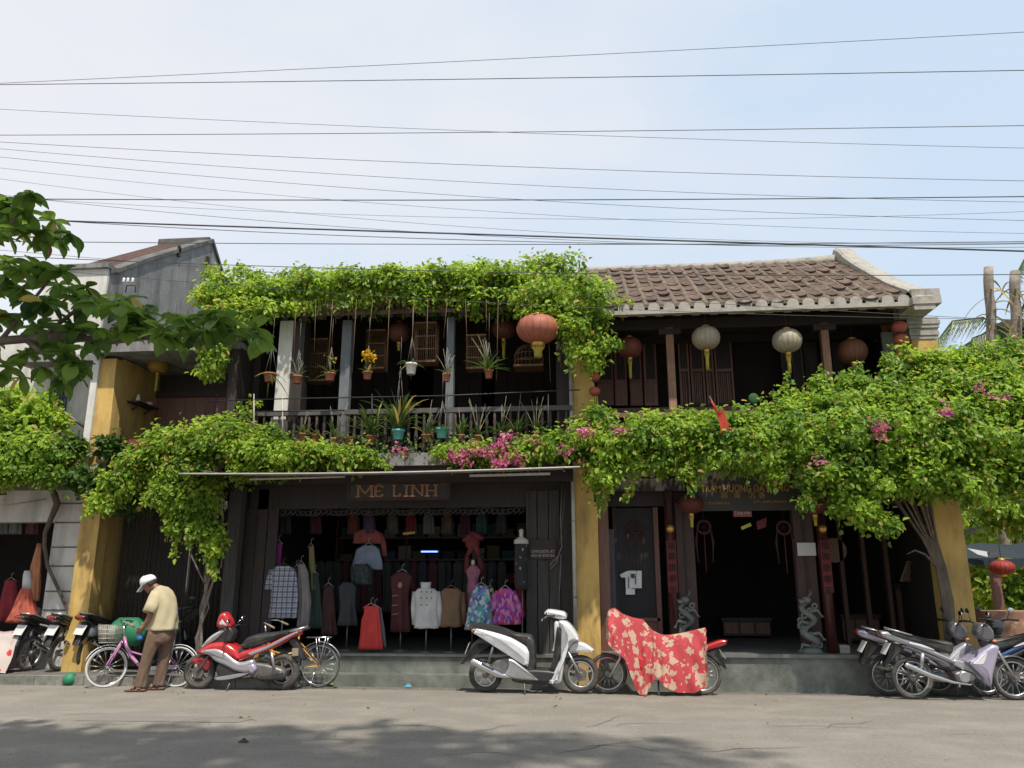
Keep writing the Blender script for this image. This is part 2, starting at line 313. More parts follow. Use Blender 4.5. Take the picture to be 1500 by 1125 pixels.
def pattern(name, base, cols, scale, thr=.5, kind='blotch'):
    m = bpy.data.materials.new(name); m.use_nodes = True; nt = m.node_tree; N = nt.nodes; b = N['Principled BSDF']; b.inputs['Roughness'].default_value = .8
    t = N.new('ShaderNodeTexCoord'); col = None
    if kind == 'plaid':
        r = N.new('ShaderNodeValToRGB'); r.color_ramp.interpolation = 'LINEAR'
        outs = []
        for ax, sc_ in (('X', 20), ('Z', 20), ('X', 41), ('Z', 41)):
            wv = N.new('ShaderNodeTexWave'); wv.bands_direction = ax; wv.inputs['Scale'].default_value = sc_/6.283*1.15; wv.inputs['Distortion'].default_value = .25
            lnk(nt, t.outputs['Object'], wv.inputs['Vector']); outs.append(wv.outputs['Fac'])
        acc = outs[0]
        for o2 in outs[1:]:
            ad = N.new('ShaderNodeMath'); ad.operation = 'ADD'; lnk(nt, acc, ad.inputs[0]); lnk(nt, o2, ad.inputs[1]); acc = ad.outputs[0]
        dv = N.new('ShaderNodeMath'); dv.operation = 'MULTIPLY'; dv.inputs[1].default_value = .25; lnk(nt, acc, dv.inputs[0])
        e = r.color_ramp.elements; e[0].position = .32; e[0].color = (*cols[0], 1); e[1].position = .8; e[1].color = (*base, 1); x = e.new(.55); x.color = (*cols[1], 1)
        lnk(nt, dv.outputs[0], r.inputs[0]); col = r.outputs[0]
    elif kind == 'stars':                      # pale blossoms on a ground colour: distorted voronoi cells
        v = N.new('ShaderNodeTexVoronoi'); v.inputs['Scale'].default_value = scale; v.inputs['Randomness'].default_value = .8
        n = N.new('ShaderNodeTexNoise'); n.inputs['Scale'].default_value = scale*2.4; n.inputs['Detail'].default_value = 2
        mxv = N.new('ShaderNodeMixRGB'); mxv.blend_type = 'ADD'; mxv.inputs['Fac'].default_value = .16
        lnk(nt, t.outputs['Object'], n.inputs['Vector']); lnk(nt, t.outputs['Object'], mxv.inputs['Color1']); lnk(nt, n.outputs['Color'], mxv.inputs['Color2']); lnk(nt, mxv.outputs[0], v.inputs['Vector'])
        r = N.new('ShaderNodeValToRGB'); e = r.color_ramp.elements; r.color_ramp.interpolation = 'LINEAR'
        e[0].position = .0; e[0].color = (*cols[1], 1); e[1].position = thr+.04; e[1].color = (*base, 1); x = e.new(thr*.35); x.color = (*cols[0], 1); x = e.new(thr); x.color = (*cols[0], 1)
        lnk(nt, v.outputs['Distance'], r.inputs[0]); col = r.outputs[0]
    else:
        mpn = N.new('ShaderNodeMapping'); mpn.inputs['Scale'].default_value = (1, 1, .7); lnk(nt, t.outputs['Object'], mpn.inputs[0])
        v = N.new('ShaderNodeTexVoronoi'); v.inputs['Scale'].default_value = scale; lnk(nt, mpn.outputs[0], v.inputs['Vector'])
        sp = N.new('ShaderNodeSeparateColor'); lnk(nt, v.outputs['Color'], sp.inputs[0])
        r = N.new('ShaderNodeValToRGB'); r.color_ramp.interpolation = 'CONSTANT'; e = r.color_ramp.elements; e[0].color = (*base, 1); e[1].position = .95; e[1].color = (*cols[-1], 1)
        for i, c in enumerate(cols[:-1]): x = e.new(.15+.8*i/len(cols)); x.color = (*c, 1)
        lnk(nt, sp.outputs[0], r.inputs[0]); col = r.outputs[0]
    lnk(nt, col, b.inputs['Base Color']); M[name] = m; return m
pattern('plaid', (.52, .50, .50), [(.09, .11, .16), (.26, .28, .34)], 1, kind='plaid')
pattern('cover_red', (.42, .045, .055), [(.46, .32, .23), (.34, .22, .13)], 7.5, .40, kind='stars')
pattern('cover_pale', (.5, .42, .38), [(.5, .03, .03), (.5, .2, .05)], 5, .25, kind='stars')
pattern('skirt_blue', (.05, .13, .26), [(.05, .32, .38), (.16, .12, .45), (.35, .14, .26), (.07, .28, .22), (.45, .48, .5), (.1, .22, .5)], 24)
pattern('skirt_pink', (.30, .03, .22), [(.38, .07, .34), (.55, .06, .12), (.18, .04, .30), (.5, .2, .38), (.40, .04, .26)], 22)
pattern('dress_black', (.018, .018, .02), [(.02, .02, .022), (.02, .02, .02), (.3, .3, .3)], 26)

# ---------------------------------------------------------------- text
def text_part(body, size, x, y, z, m, parent, name='lettering', width=None, ext=.004, align='CENTER', rz=0, bold=0.0):
    cu = bpy.data.curves.new('t', 'FONT'); cu.body = body; cu.size = size; cu.extrude = ext; cu.align_x = align; cu.align_y = 'CENTER'; cu.offset = bold
    cu.resolution_u = 2
    t = bpy.data.objects.new('t', cu); C.objects.link(t)
    dg = bpy.context.evaluated_depsgraph_get(); me = bpy.data.meshes.new_from_object(t.evaluated_get(dg)); bpy.data.objects.remove(t)
    k = 1.0
    if width:
        xs = [v.co.x for v in me.vertices]; ww = max(xs)-min(xs) if xs else 1; k = width/ww
    me.transform(Matrix.Rotation(R(90), 4, 'X') @ Matrix.Diagonal((k, 1, 1, 1)))
    if rz: me.transform(Matrix.Rotation(rz, 4, 'Z'))
    me.materials.clear(); me.materials.append(m)
    return link_mesh(name, me, None, parent, Vector((x, y, z)))

# ---------------------------------------------------------------- foliage
def leaf_mesh(name, pos, nrm, tip, L, W, mats, midx=None, fold=.25):
    n = len(pos); nrm = nrm/np.linalg.norm(nrm, axis=1, keepdims=True); tip = tip - nrm*np.sum(tip*nrm, 1, keepdims=True)
    tip /= (np.linalg.norm(tip, axis=1, keepdims=True)+1e-9); side = np.cross(nrm, tip); L = L[:, None]; W = W[:, None]
    v = np.empty((n, 6, 3), np.float32)
    v[:, 0] = pos
    v[:, 1] = pos+tip*L*.32+side*W*.5+nrm*W*fold
    v[:, 2] = pos+tip*L*.72+side*W*.36+nrm*W*fold*.6
    v[:, 3] = pos+tip*L-nrm*L*.12
    v[:, 4] = pos+tip*L*.72-side*W*.36+nrm*W*fold*.6
    v[:, 5] = pos+tip*L*.32-side*W*.5+nrm*W*fold
    me = bpy.data.meshes.new(name); c = v.reshape(-1, 3).mean(0); me.vertices.add(n*6); me.vertices.foreach_set('co', (v.reshape(-1, 3)-c).ravel())
    li = (np.arange(n)[:, None]*6+np.array([0, 1, 2, 3, 0, 3, 4, 5])[None]).astype(np.int32)
    me.loops.add(n*8); me.loops.foreach_set('vertex_index', li.ravel()); me.polygons.add(n*2); me.polygons.foreach_set('loop_start', np.arange(n*2, dtype=np.int32)*4)
    try: me.polygons.foreach_set('loop_total', np.full(n*2, 4, dtype=np.int32))
    except Exception: pass
    for m in mats: me.materials.append(m)
    if midx is not None: me.polygons.foreach_set('material_index', np.repeat(midx, 2).astype(np.int32))
    me.update(calc_edges=True); return me, Vector([float(q) for q in c])
def blob_points(blobs, n, per=26, spread=.09, hollow=.45, up=.35):
    """clumps of leaves on and in a set of ellipsoids"""
    w_ = np.array([(b[1][0]*b[1][1]+b[1][0]*b[1][2]+b[1][1]*b[1][2])*(b[2] if len(b) > 2 else 1) for b in blobs]); w_ /= w_.sum()
    nc = max(1, n//per); bi = nr.choice(len(blobs), nc, p=w_); d = nr.normal(size=(nc, 3)); d /= np.linalg.norm(d, axis=1, keepdims=True)
    r = 1-hollow*nr.rand(nc)**1.6 + .15*nr.randn(nc)
    cen = np.array([list(b[0]) for b in blobs])[bi]; rad = np.array([list(b[1]) for b in blobs])[bi]
    cc = cen+d*rad*r[:, None]; nn = d/rad; nn /= np.linalg.norm(nn, axis=1, keepdims=True)
    ci = np.repeat(np.arange(nc), per); sp = spread*(.6+.8*nr.rand(nc))[ci][:, None]
    off = nr.normal(size=(len(ci), 3))*sp; pos = cc[ci]+off
    nrm = nn[ci]*.7+np.array([0, -.12, up])+nr.normal(size=(len(ci), 3))*.45
    tip = off/(sp+1e-6)*.4+nr.normal(size=(len(ci), 3))*.5+nn[ci]*.35+np.array([0, 0, -.45])
    return pos, nrm, tip
def strand_points(strands, gap=.035, spread=.035):
    pos = []
    for pts in strands:
        pts = [np.array(list(p), float) for p in pts]
        for a, b in zip(pts[:-1], pts[1:]):
            k = max(1, int(np.linalg.norm(b-a)/gap))
            for i in range(k): pos.append(a+(b-a)*(i+nr.rand())/k+nr.normal(size=3)*spread)
    pos = np.array(pos); n = len(pos)
    return pos, nr.normal(size=(n, 3))*.5+np.array([0, -.8, .35]), nr.normal(size=(n, 3))*.5+np.array([0, -.2, -.8])
def foliage(name, parent, pts, size, mat, kind='stuff', asp=.62, label=None, mats=None, midx=None):
    pos, nrm, tip = pts; n = len(pos); L = size*(.45+.95*nr.rand(n)); W = L*asp*(.85+.3*nr.rand(n))
    me, c = leaf_mesh(name, pos, nrm, tip, L, W, mats or [mat], midx)
    o = link_mesh(name, me, None, parent, c)
    if kind: o['kind'] = kind
    if label: o['label'] = label
    return o
def merge(*ps): return tuple(np.concatenate([p[i] for p in ps]) for i in range(3))
# ================================================================ the setting
struct(B(-320, 320, -320, 320, -.3, -.02), 'ground', M['paving'])
rd = MB(); rd.grid([[(x, y, .0) for y in [-9+.7*j for j in range(31)]] for x in [-60+2*i for i in range(61)]]); struct(rd, 'road', M['asphalt'])
pa = MB(); a = G(108, 1056, .0); pa.add([(a.x, a.y, .004), (a.x+1.9, a.y+.05, .004), (a.x+2.0, a.y+.30, .004), (a.x+1.2, a.y+.42, .004), (a.x+.12, a.y+.36, .004)], [(0, 1, 2, 3, 4)]); struct(pa, 'road_repair_patch', M['asphalt_patch'])
pv = struct(B(-22, -4.5, 12.14, 13.1, -.02, .115), 'pavement', M['paving'])
kb = thing('kerb', None, None, (-10, 12.0, 0)); kb['kind'] = 'structure'
me, c = B(-.395, .395, 0, .135, -.02, .13).mesh('kerb_stone', [M['kerb']])
for i in range(15):
    o = link_mesh('kerb_stone', me, None, kb, Vector((-4.9-.8*i, 12.06+rnd.uniform(-.006, .006), .055+rnd.uniform(-.004, .004)))); o.rotation_euler.z = rnd.uniform(-.008, .008)
ck = MB()
for i in range(16):                              # hairline cracks in the asphalt
    q = G(rnd.uniform(0, 1500), rnd.uniform(1030, 1110)); a = rnd.uniform(-.5, .5)+(1.57 if i % 4 == 0 else 0); pts = [q]
    for k in range(rnd.randint(8, 22)): a += rnd.uniform(-.5, .5); a *= .96; pts.append(pts[-1]+Vector((math.cos(a), math.sin(a), 0))*.07)
    L_, R2 = [], []
    for k, p_ in enumerate(pts): w_ = .006*math.sin(math.pi*(k+.3)/(len(pts)+.3)); L_.append((p_.x, p_.y+w_, .0045)); R2.append((p_.x+w_*.5, p_.y-w_, .0045))
    ck.grid([R2, L_], False)
ck.build('road_cracks', mk('crack', (.05, .045, .04), (.07, .06, .05), 8, .95), kind='structure')
# paving slabs of the pavement
me, c = B(-.196, .196, -.196, .196, 0, .01).mesh('paving_slab', [M['paving']])
for i in range(40):
    for j in range(2):
        o = link_mesh('paving_slab', me, None, None, Vector((-4.8-.4*i, 12.36+.4*j, .121))); o.parent = pv; o.location = o.location - WL[pv.name]

def XZ(px0, py0, px1, py1, Y):
    pm = (py0+py1)/2; return P(px0, pm, Y).x, P(px1, pm, Y).x, P((px0+px1)/2, py1, Y).z, P((px0+px1)/2, py0, Y).z
def PB(px0, py0, px1, py1, Y, d=.05):
    x0, x1, z0, z1 = XZ(px0, py0, px1, py1, Y); return B(x0, x1, Y, Y+d, z0, z1)

# ================================================================ white house at the far left (A)
XA = -8.42
hA = thing('white_house', 'white plaster house at the far left with grimy grey side gable rising above its neighbour', 'house', (-10.5, 13.2, 0))
def hp(mb, name, m, parent, label=None, kind=None): return mb.build(name, m, parent, label, kind)
# ground floor front wall: pier between the shop opening and the yellow column, lintel over a sloping awning
px_ = P(68, 850, 13.1).x
pier = hp(B(px_, -8.62, 13.1, 13.4, 0, 3.1), 'wall', M['white'], hA)
for z in (.62, 1.05, 1.36, 1.78, 2.10, 2.52, 2.85): hp(B(px_+.02, -8.64, 13.088, 13.102, z, z+.022), 'plaster_joint', M['concrete_dk'], pier)
hp(B(-14.5, px_, 13.1, 13.4, 2.55, 3.1), 'lintel', M['white'], hA)
hp(B(-14.5, -8.62, 12.75, 13.42, 3.1, 3.24), 'balcony_slab', M['concrete_dk'], hA)
hp(B(-14.5, XA, 13.6, 13.85, 3.24, 6.2), 'upper_wall', M['white'], hA)
for z in (4.05, 4.28, 4.52, 4.75, 5.0, 5.25): hp(B(-9.05, XA-.01, 13.59, 13.602, z, z+.014), 'plaster_joint', M['grime'], hA)
hp(B(-14.5, -14.2, 13.1, 19, 0, 6), 'side_wall', M['white'], hA); hp(B(-14.5, XA, 18.2, 18.4, 0, 6), 'back_wall', M['grime'], hA)
# shop room behind the opening
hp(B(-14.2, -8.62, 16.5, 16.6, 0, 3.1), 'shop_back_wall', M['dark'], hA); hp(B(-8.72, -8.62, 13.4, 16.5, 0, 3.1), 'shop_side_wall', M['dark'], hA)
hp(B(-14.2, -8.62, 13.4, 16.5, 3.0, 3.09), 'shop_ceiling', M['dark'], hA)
# window with louvres upstairs (blue grey)
wx0, wx1, wz0, wz1 = XZ(74, 520, 100, 618, 13.58)
wf = hp(B(wx0, wx1, 13.55, 13.6, wz0, wz1), 'window', plain('slate', (.12, .145, .17)), hA)
for k in range(5): hp(B(wx0+.03+k*(wx1-wx0-.04)/5, wx0+.05+k*(wx1-wx0-.04)/5, 13.53, 13.552, wz0+.05, wz1-.05), 'bar', M['metal_dk'], wf)
for k in range(9): hp(B(wx0+.02, wx1-.02, 13.52, 13.54, wz0+.08+k*.125, wz0+.1+k*.125), 'bar', M['metal_dk'], wf)
# balcony rail, bent and grey
rl = MB(); q = [P(0, 596, 12.9), P(62, 590, 12.9), P(96, 606, 13.0), P(128, 628, 13.1)]; rl.tube(q, .028); hp(rl, 'handrail', M['steel_dull'], hA)
me, c = B(-.012, .012, -.012, .012, -.3, .3).mesh('rail_bar', [M['steel_dull']])
for k in range(14): link_mesh('rail_bar', me, None, hA, Vector((-10.2+k*.12, 12.97, 3.85)))
hp(B(P(60, 600, 12.95).x, P(76, 600, 12.95).x, 12.9, 13.05, 3.24, 4.35), 'balcony_post', M['concrete_dk'], hA)
# gable: the long side wall facing right, its verge following the roof
XG, rz, ez = -9.07, 9.62, 7.42
g = MB(); out = [(13.35, 5.5), (13.35, ez-.12), (13.6, ez), (14.6, ez+(rz-ez)*.30), (17.1, rz), (17.8, rz-.62), (17.8, 5.5)]
n = len(out); g.add([(XG, y, z) for y, z in out]+[(XG-.2, y, z) for y, z in out], [tuple(range(n)), tuple(range(2*n-1, n-1, -1))]+[(i, n+i, n+(i+1) % n, (i+1) % n) for i in range(n)]); hp(g, 'gable_wall', M['grime'], hA)
vg = MB()
for (y0, z0), (y1, z1) in zip(out[1:5], out[2:6]): vg.add([(XG-.26, y0, z0), (XG+.05, y0, z0), (XG+.05, y1, z1), (XG-.26, y1, z1), (XG-.26, y0, z0+.09), (XG+.05, y0, z0+.09), (XG+.05, y1, z1+.09), (XG-.26, y1, z1+.09)], [(3, 2, 1, 0), (4, 5, 6, 7), (0, 1, 5, 4), (1, 2, 6, 5), (2, 3, 7, 6), (3, 0, 4, 7)])
hp(vg, 'verge_cap', M['concrete_dk'], hA)
ap = MB(); ap.box(XG+.0, XG+.05, 15.6, 15.68, rz-1.0, rz-.75); ap.box(XG, XG+.05, 16.9, 17.0, rz-.75, rz-.45); hp(ap, 'vent_slot', M['dark'], hA)
rf = MB(); rf.add([(-10.35, 13.55, ez-.1), (XG-.2, 13.55, ez-.1), (XG-.2, 17.1, rz-.08), (-10.35, 17.1, rz-.08), (-10.35, 18.0, rz-.7), (XG-.2, 18.0, rz-.7)], [(0, 1, 2, 3), (3, 2, 5, 4)]); rfo = hp(rf, 'roof', M['tile_red'], hA)
rt = MB(); sv = Vector((0, 17.1-13.55, rz-ez+.02)); L_ = sv.length
for i in range(5):
    x = XG-.35-i*.22; rt.tube([(x, 13.5, ez-.06), (x, 17.1, rz-.04)], .06, 6)
hp(rt, 'roof_tile_rows', M['tile_red'], rfo, kind='stuff')
hp(B(-10.4, XG-.02, 17.0, 17.2, rz-.1, rz+.1), 'roof_ridge', M['concrete_dk'], hA)
# lighter block left of the gable
hp(B(-10.35, XG-.005, 13.3, 13.6, ez-2.1, ez-.05), 'parapet_wall', M['white'], hA); hp(B(-10.4, XG+.03, 13.22, 13.62, ez-.05, ez+.04), 'parapet_cap', M['grime'], hA)
hp(B(-10.4, XA+.05, 12.9, 13.6, ez-2.0, ez-1.88), 'cornice', M['grime'], hA)

# ================================================================ narrow yellow-columned house (B)
hB = thing('narrow_house', 'narrow shaded house with yellow side walls behind the stooping man', 'house', (-7, 13, 0))
xb0, xb1 = -8.42, -5.95
fr = MB(); fr.prism([(-8.50, 0), (-8.16, 0), (-8.16, 3.3), (-8.22, 5.35), (-8.5, 5.35)], 12.6, 12.85); hp(fr, 'column', M['yellow'], hB)
hp(B(-8.55, -8.22, 12.85, 14.3, 0, 5.4), 'side_wall', M['yellow'], hB)
hp(B(-8.62, -8.50, 12.55, 12.9, 3.0, 5.4), 'white_pilaster', M['white'], hB)
hp(B(xb1-.1, xb1+.05, 12.9, 16, 0, 5.4), 'party_wall', M['dark'], hB)
hp(B(-8.62, xb1+.1, 12.35, 16, 5.42, 5.52), 'roof_slab', M['grime'], hB)
hp(B(-8.62, xb1+.1, 12.3, 12.36, 5.38, 5.60), 'roof_edge', M['grime'], hB)
hp(B(-8.4, xb1, 12.55, 14.3, 3.0, 3.2), 'balcony_floor', M['wood_dk'], hB)
hp(B(-8.4, xb1, 12.5, 12.6, 2.92, 3.3), 'balcony_fascia', M['wood_dk'], hB)
hp(B(-8.2, xb1, 15.9, 16, 0, 3), 'back_wall', M['dark'], hB)
# upstairs boarded partition
for k in range(11):
    x = -8.22+k*.2; hp(B(x, x+.188, 14.0, 14.04, 3.2, 4.95), 'board', M['wood_door'], hB)
hp(B(-8.22, xb1, 13.95, 14.1, 4.95, 5.08), 'partition_rail', M['wood_dk'], hB); hp(B(-8.22, xb1, 14.05, 14.1, 5.08, 5.42), 'partition_head', M['wood_dk'], hB)
hp(B(-8.22, xb1, 13.93, 13.99, 3.95, 4.03), 'partition_mid_rail', M['wood_dk'], hB)
# ground floor hanging dark bamboo blinds
bl = MB()
for k in range(95):
    x = -8.1+k*.0225; bl.box(x, x+.012, 13.2+.01*math.sin(k*1.7), 13.21+.01*math.sin(k*1.7), 0.16, 2.95)
hp(bl, 'bamboo_blind', plain('blind', (.035, .028, .022)), hB, kind='stuff')
# red embroidered valance hanging upstairs
vx0, vx1, vz0, vz1 = XZ(188, 643, 226, 660, 12.45); vl = thing('valance', 'small red embroidered cloth valance hung on the balcony edge of the narrow house', 'valance', ((vx0+vx1)/2, 12.45, vz0))
cl = MB(); cl.grid([[(vx0+(vx1-vx0)*i/12, 12.45+.012*math.sin(i*1.5), vz1-(vz1-vz0)*j/3*(1+.12*math.sin(i*2.1))) for j in range(4)] for i in range(13)]); hp(cl, 'cloth', plain('maroon', (.22, .035, .04)), vl)
em = MB(); em.tube([(vx0+.05+.02*i, 12.435, (vz0+vz1)/2+.03*math.sin(i*1.1)) for i in range(int((vx1-vx0-.08)/.02))], .006, 5); hp(em, 'embroidery', M['gold'], vl)
# shelf with two white figurines on the yellow wall
sh = thing('wall_shelf', 'small dark shelf fixed to the yellow wall upstairs', 'shelf', (-8.15, 13.3, 4.66)); hp(B(-8.22, -8.0, 13.05, 13.75, 4.66, 4.69), 'board', M['wood_dk'], sh); [hp(MB().bar((-8.2, y_, 4.55), (-8.02, y_, 4.66), .02), 'bracket', M['wood_dk'], sh) for y_ in (13.2, 13.6)]
for y, nm, h in ((13.2, 'white figurine standing on the shelf, the taller one with a dark top', .15), (13.58, 'white round bowl at the far end of the shelf', .08)):
    f = MB(); f.lathe([(.03, 0), (.045, .02), (.04, h*.5), (.022, h*.75), (.028, h*.9), (.005, h)] if h > .1 else [(.03, 0), (.06, .04), (.07, .08), (.055, .078), (.02, .02)], (-8.1, y, 4.692), 12)
    tag(f.build('figurine' if h > .1 else 'bowl', M['pot_white']), nm, 'ornament')

# ================================================================ the vine-roofed clothes shop (C)
xc0, xc1 = -5.85, -.22
hC = thing('clothes_shop_house', 'two storey dark timber shophouse with vine covered roof and open clothes shop below', 'house', (-3, 12.8, 0))
hp(B(-5.3, xc1, 12.45, 12.80, -.02, .15), 'lower_step', M['plinth'], hC)
hp(B(-5.85, xc1, 12.75, 18.0, -.02, .40), 'plinth', M['plinth'], hC)
hp(B(-5.85, xc1, 12.71, 18.0, .40, .44), 'plinth_nosing', M['plinth_top'], hC)
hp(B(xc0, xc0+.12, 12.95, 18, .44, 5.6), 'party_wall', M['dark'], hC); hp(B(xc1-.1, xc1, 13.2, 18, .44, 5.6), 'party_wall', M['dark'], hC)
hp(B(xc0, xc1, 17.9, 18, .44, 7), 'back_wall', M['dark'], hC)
hp(B(xc0, xc1, 12.95, 18, 3.12, 3.3), 'floor_upstairs', M['wood_dk'], hC)
hp(B(xc0, xc1, 12.1, 12.95, 3.30, 3.40), 'balcony_floor', M['wood_grey'], hC)
hp(B(xc0, xc1, 12.04, 12.12, 3.30, 3.5), 'balcony_ledge', M['grime'], hC)
hp(B(xc0, xc1, 12.2, 12.3, 3.05, 3.30), 'balcony_beam', M['wood_dk'], hC)
me, c = B(-.05, .05, 12.12, 12.95, 3.12, 3.3).mesh('joist', [M['wood_dk']])
for k in range(14): link_mesh('joist', me, None, hC, Vector((xc0+.25+k*.4, 12.62, 3.21)))
# ground floor left boarded panel, planks
x = P(338, 850, 12.95).x; xe = P(402, 850, 12.95).x; nb = 4
for k in range(nb): hp(B(x+(xe-x)*k/nb, x+(xe-x)*(k+1)/nb-.012, 12.95+.01*(k % 2), 13.0+.01*(k % 2), .44, 3.05), 'plank', M['wood_dk'], hC)
hp(B(P(326, 850, 12.75).x, P(344, 850, 12.75).x, 12.75, 12.95, .40, 3.1), 'post', M['wood_grey'], hC)
# right folding planks (three, grey) and dark jamb post
x = P(771, 850, 12.9).x; xe = P(822, 850, 12.9).x
for k in range(3): hp(B(x+(xe-x)*k/3, x+(xe-x)*(k+1)/3-.014, 12.9+.015*(k % 2), 12.95+.015*(k % 2), .44, 2.98), 'plank', M['wood_grey'], hC)
hp(B(P(822, 850, 12.85).x, xc1-.03, 12.85, 13.1, .44, 3.1), 'jamb', M['wood_dk'], hC)
hp(B(xc0+.1, xc1-.1, 12.95, 13.05, 2.72, 3.12), 'lintel', M['wood_dk'], hC)
# carved fretwork strip under the lintel
fw = MB(); k = 0; x = P(415, 740, 12.95).x
while x < P(770, 740, 12.95).x:
    fw.torus((x, 12.97, 2.66+.015*math.sin(k)), .04, .009, seg=10, n=4); fw.tube([(x-.05, 12.97, 2.60), (x, 12.97, 2.63), (x+.05, 12.97, 2.71)], .008, 4); x += .088; k += 1
hp(fw, 'fretwork', M['wood_grey'], hC, kind='stuff')
# upstairs columns and pillars
cw = hp(B(P(404, 560, 12.6).x, P(424, 560, 12.6).x, 12.6, 12.85, 3.40, 5.95), 'pillar', M['white'], hC, 'white plastered pillar')
hp(B(P(425, 560, 12.62).x, P(442, 560, 12.62).x, 12.62, 12.9, 3.40, 5.95), 'pillar', M['wood_dk'], hC)
hp(B(P(344, 600, 12.8).x, P(356, 600, 12.8).x, 12.8, 12.95, 3.40, 5.95), 'pillar', plain('sunlit_wood', (.5, .2, .06)), hC, 'narrow wooden post coloured as its sunlit orange side')  # sunlit tone of the wooden column's side is put into its colour
hp(B(P(330, 600, 12.6).x, P(342, 600, 12.6).x, 12.6, 12.8, 3.40, 5.95), 'pillar', M['wood_grey'], hC)
for p_ in ((495, 509), (652, 663)): hp(B(P(p_[0], 600, 12.75).x, P(p_[1], 600, 12.75).x, 12.75, 12.9, 3.40, 5.98), 'pillar', plain('greyblue_wood', (.15, .165, .175)), hC)
hp(B(P(815, 560, 12.7).x, P(834, 560, 12.7).x, 12.7, 12.95, 3.40, 5.98), 'pillar', M['wood_dk'], hC)
# dim timber wall at the back of the balcony
for k in range(22):
    if k in (9, 10, 15): continue
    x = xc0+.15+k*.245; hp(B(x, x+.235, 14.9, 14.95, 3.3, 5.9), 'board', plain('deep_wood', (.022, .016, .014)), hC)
hp(B(xc0, xc1, 14.95, 15.1, 5.9, 7.4), 'head_wall', M['dark'], hC)
# balustrade: turned balusters, rail
rz0 = P(600, 603, 12.5).z; hp(B(xc0+.05, xc1, 12.47, 12.54, rz0-.03, rz0+.05), 'balcony_rail', plain('rail_grey', (.10, .09, .085)), hC)
hp(B(xc0+.05, xc1, 12.47, 12.54, 3.44, 3.5), 'balcony_bottom_rail', M['wood_dk'], hC)
bm = MB(); bm.lathe([(.022, 0), (.022, .08), (.034, .14), (.02, .2), (.036, .34), (.02, .5), (.03, .56), (.022, .62), (.022, rz0-3.53)], seg=8); me, c = bm.mesh('baluster', [plain('baluster_wood', (.075, .05, .045))], (0, 0, 0))
for k in range(42): link_mesh('baluster', me, None, hC, Vector((xc0+.2+k*.13, 12.505, 3.5)))
# thin iron line with uprights in front of the plants
il = MB(); ya, yb = 12.15, 12.15
il.tube([P(375, 603, ya), P(505, 601, ya)], .012, 6); hp(il, 'iron_rail', M['metal_dk'], hC)
il = MB(); il.tube([P(290, 588, ya), P(420, 584, ya), P(640, 580, ya), P(850, 571, yb)], .010, 6); hp(il, 'iron_rail', M['metal_dk'], hC)
for px in (318, 372, 414, 545, 655, 803):
    u_ = MB(); u_.tube([P(px, 655, ya), P(px, 577, ya)], .009, 6); hp(u_, 'iron_upright', M['metal_lt'] if px in (414, 372) else M['metal_dk'], hC)
# roof slab and rafters under the vines
EY, EZ, RY, RZ = 12.0, 5.74, 15.2, 7.72
def roof_z(y): return EZ+(RZ-EZ)*(y-EY)/(RY-EY)
def roof_slab(x0, x1, m, parent, th=.07, name='roof', ey=EY):
    g = MB(); o_ = [(ey, roof_z(ey)), (RY, RZ), (RY+3.2, EZ)]
    g.add([(x, y, z+d) for x in (x0, x1) for d in (-th, 0) for y, z in o_], [(0, 1, 7, 6), (1, 2, 8, 7), (3, 9, 10, 4), (4, 10, 11, 5), (0, 6, 9, 3), (2, 5, 11, 8), (0, 3, 4, 1), (1, 4, 5, 2), (6, 7, 10, 9), (7, 8, 11, 10)])
    return hp(g, name, m, parent)
rC = roof_slab(-6.35, -.02, M['tile'], hC, ey=12.5)
me, c = MB().bar((0, 12.54, roof_z(12.54)-.11), (0, RY-.2, roof_z(RY-.2)-.11), .09, .06).mesh('rafter', [M['wood_dk']])
for k in range(20): link_mesh('rafter', me, None, hC, c+Vector((-6.1+k*.31, 0, 0)))
# broken bamboo fringe at the eave
def fringe(pxs, parent, y=12.02):
    f = MB()
    for px in pxs:
        p = P(px+rnd.uniform(-2, 2), 446-(px-440)*.07+rnd.uniform(-4, 6), y+.5); l = rnd.uniform(.06, .34); f.tube([p+Vector((0, 0, .15)), p-Vector((rnd.uniform(-.02, .02), rnd.uniform(-.02, .03), l))], .006, 4)
    hp(f, 'thatch_fringe', M['bamboo'], parent, kind='stuff')
fringe([445+k*1.6 for k in range(130)], hC); fringe([700+k*1.5 for k in range(40)], hC, 12.05)
def wall_under_roof(x0, x1, m, par, zb=3.3):
    g = MB(); o_ = [(EY+.35, zb), (EY+.35, roof_z(EY+.35)-.075), (RY, RZ-.075), (RY+3.1, EZ-.02), (RY+3.1, zb)]; n = 5
    g.add([(x, y, z) for x in (x0, x1) for y, z in o_], [tuple(range(n)), tuple(range(2*n-1, n-1, -1))]+[(i, n+i, n+(i+1) % n, (i+1) % n) for i in range(n)]); return hp(g, 'gable_wall', m, par)
wall_under_roof(-5.99, -5.86, M['wood_dk'], hC); wall_under_roof(-.16, -.06, M['dark'], hC, 5.52)
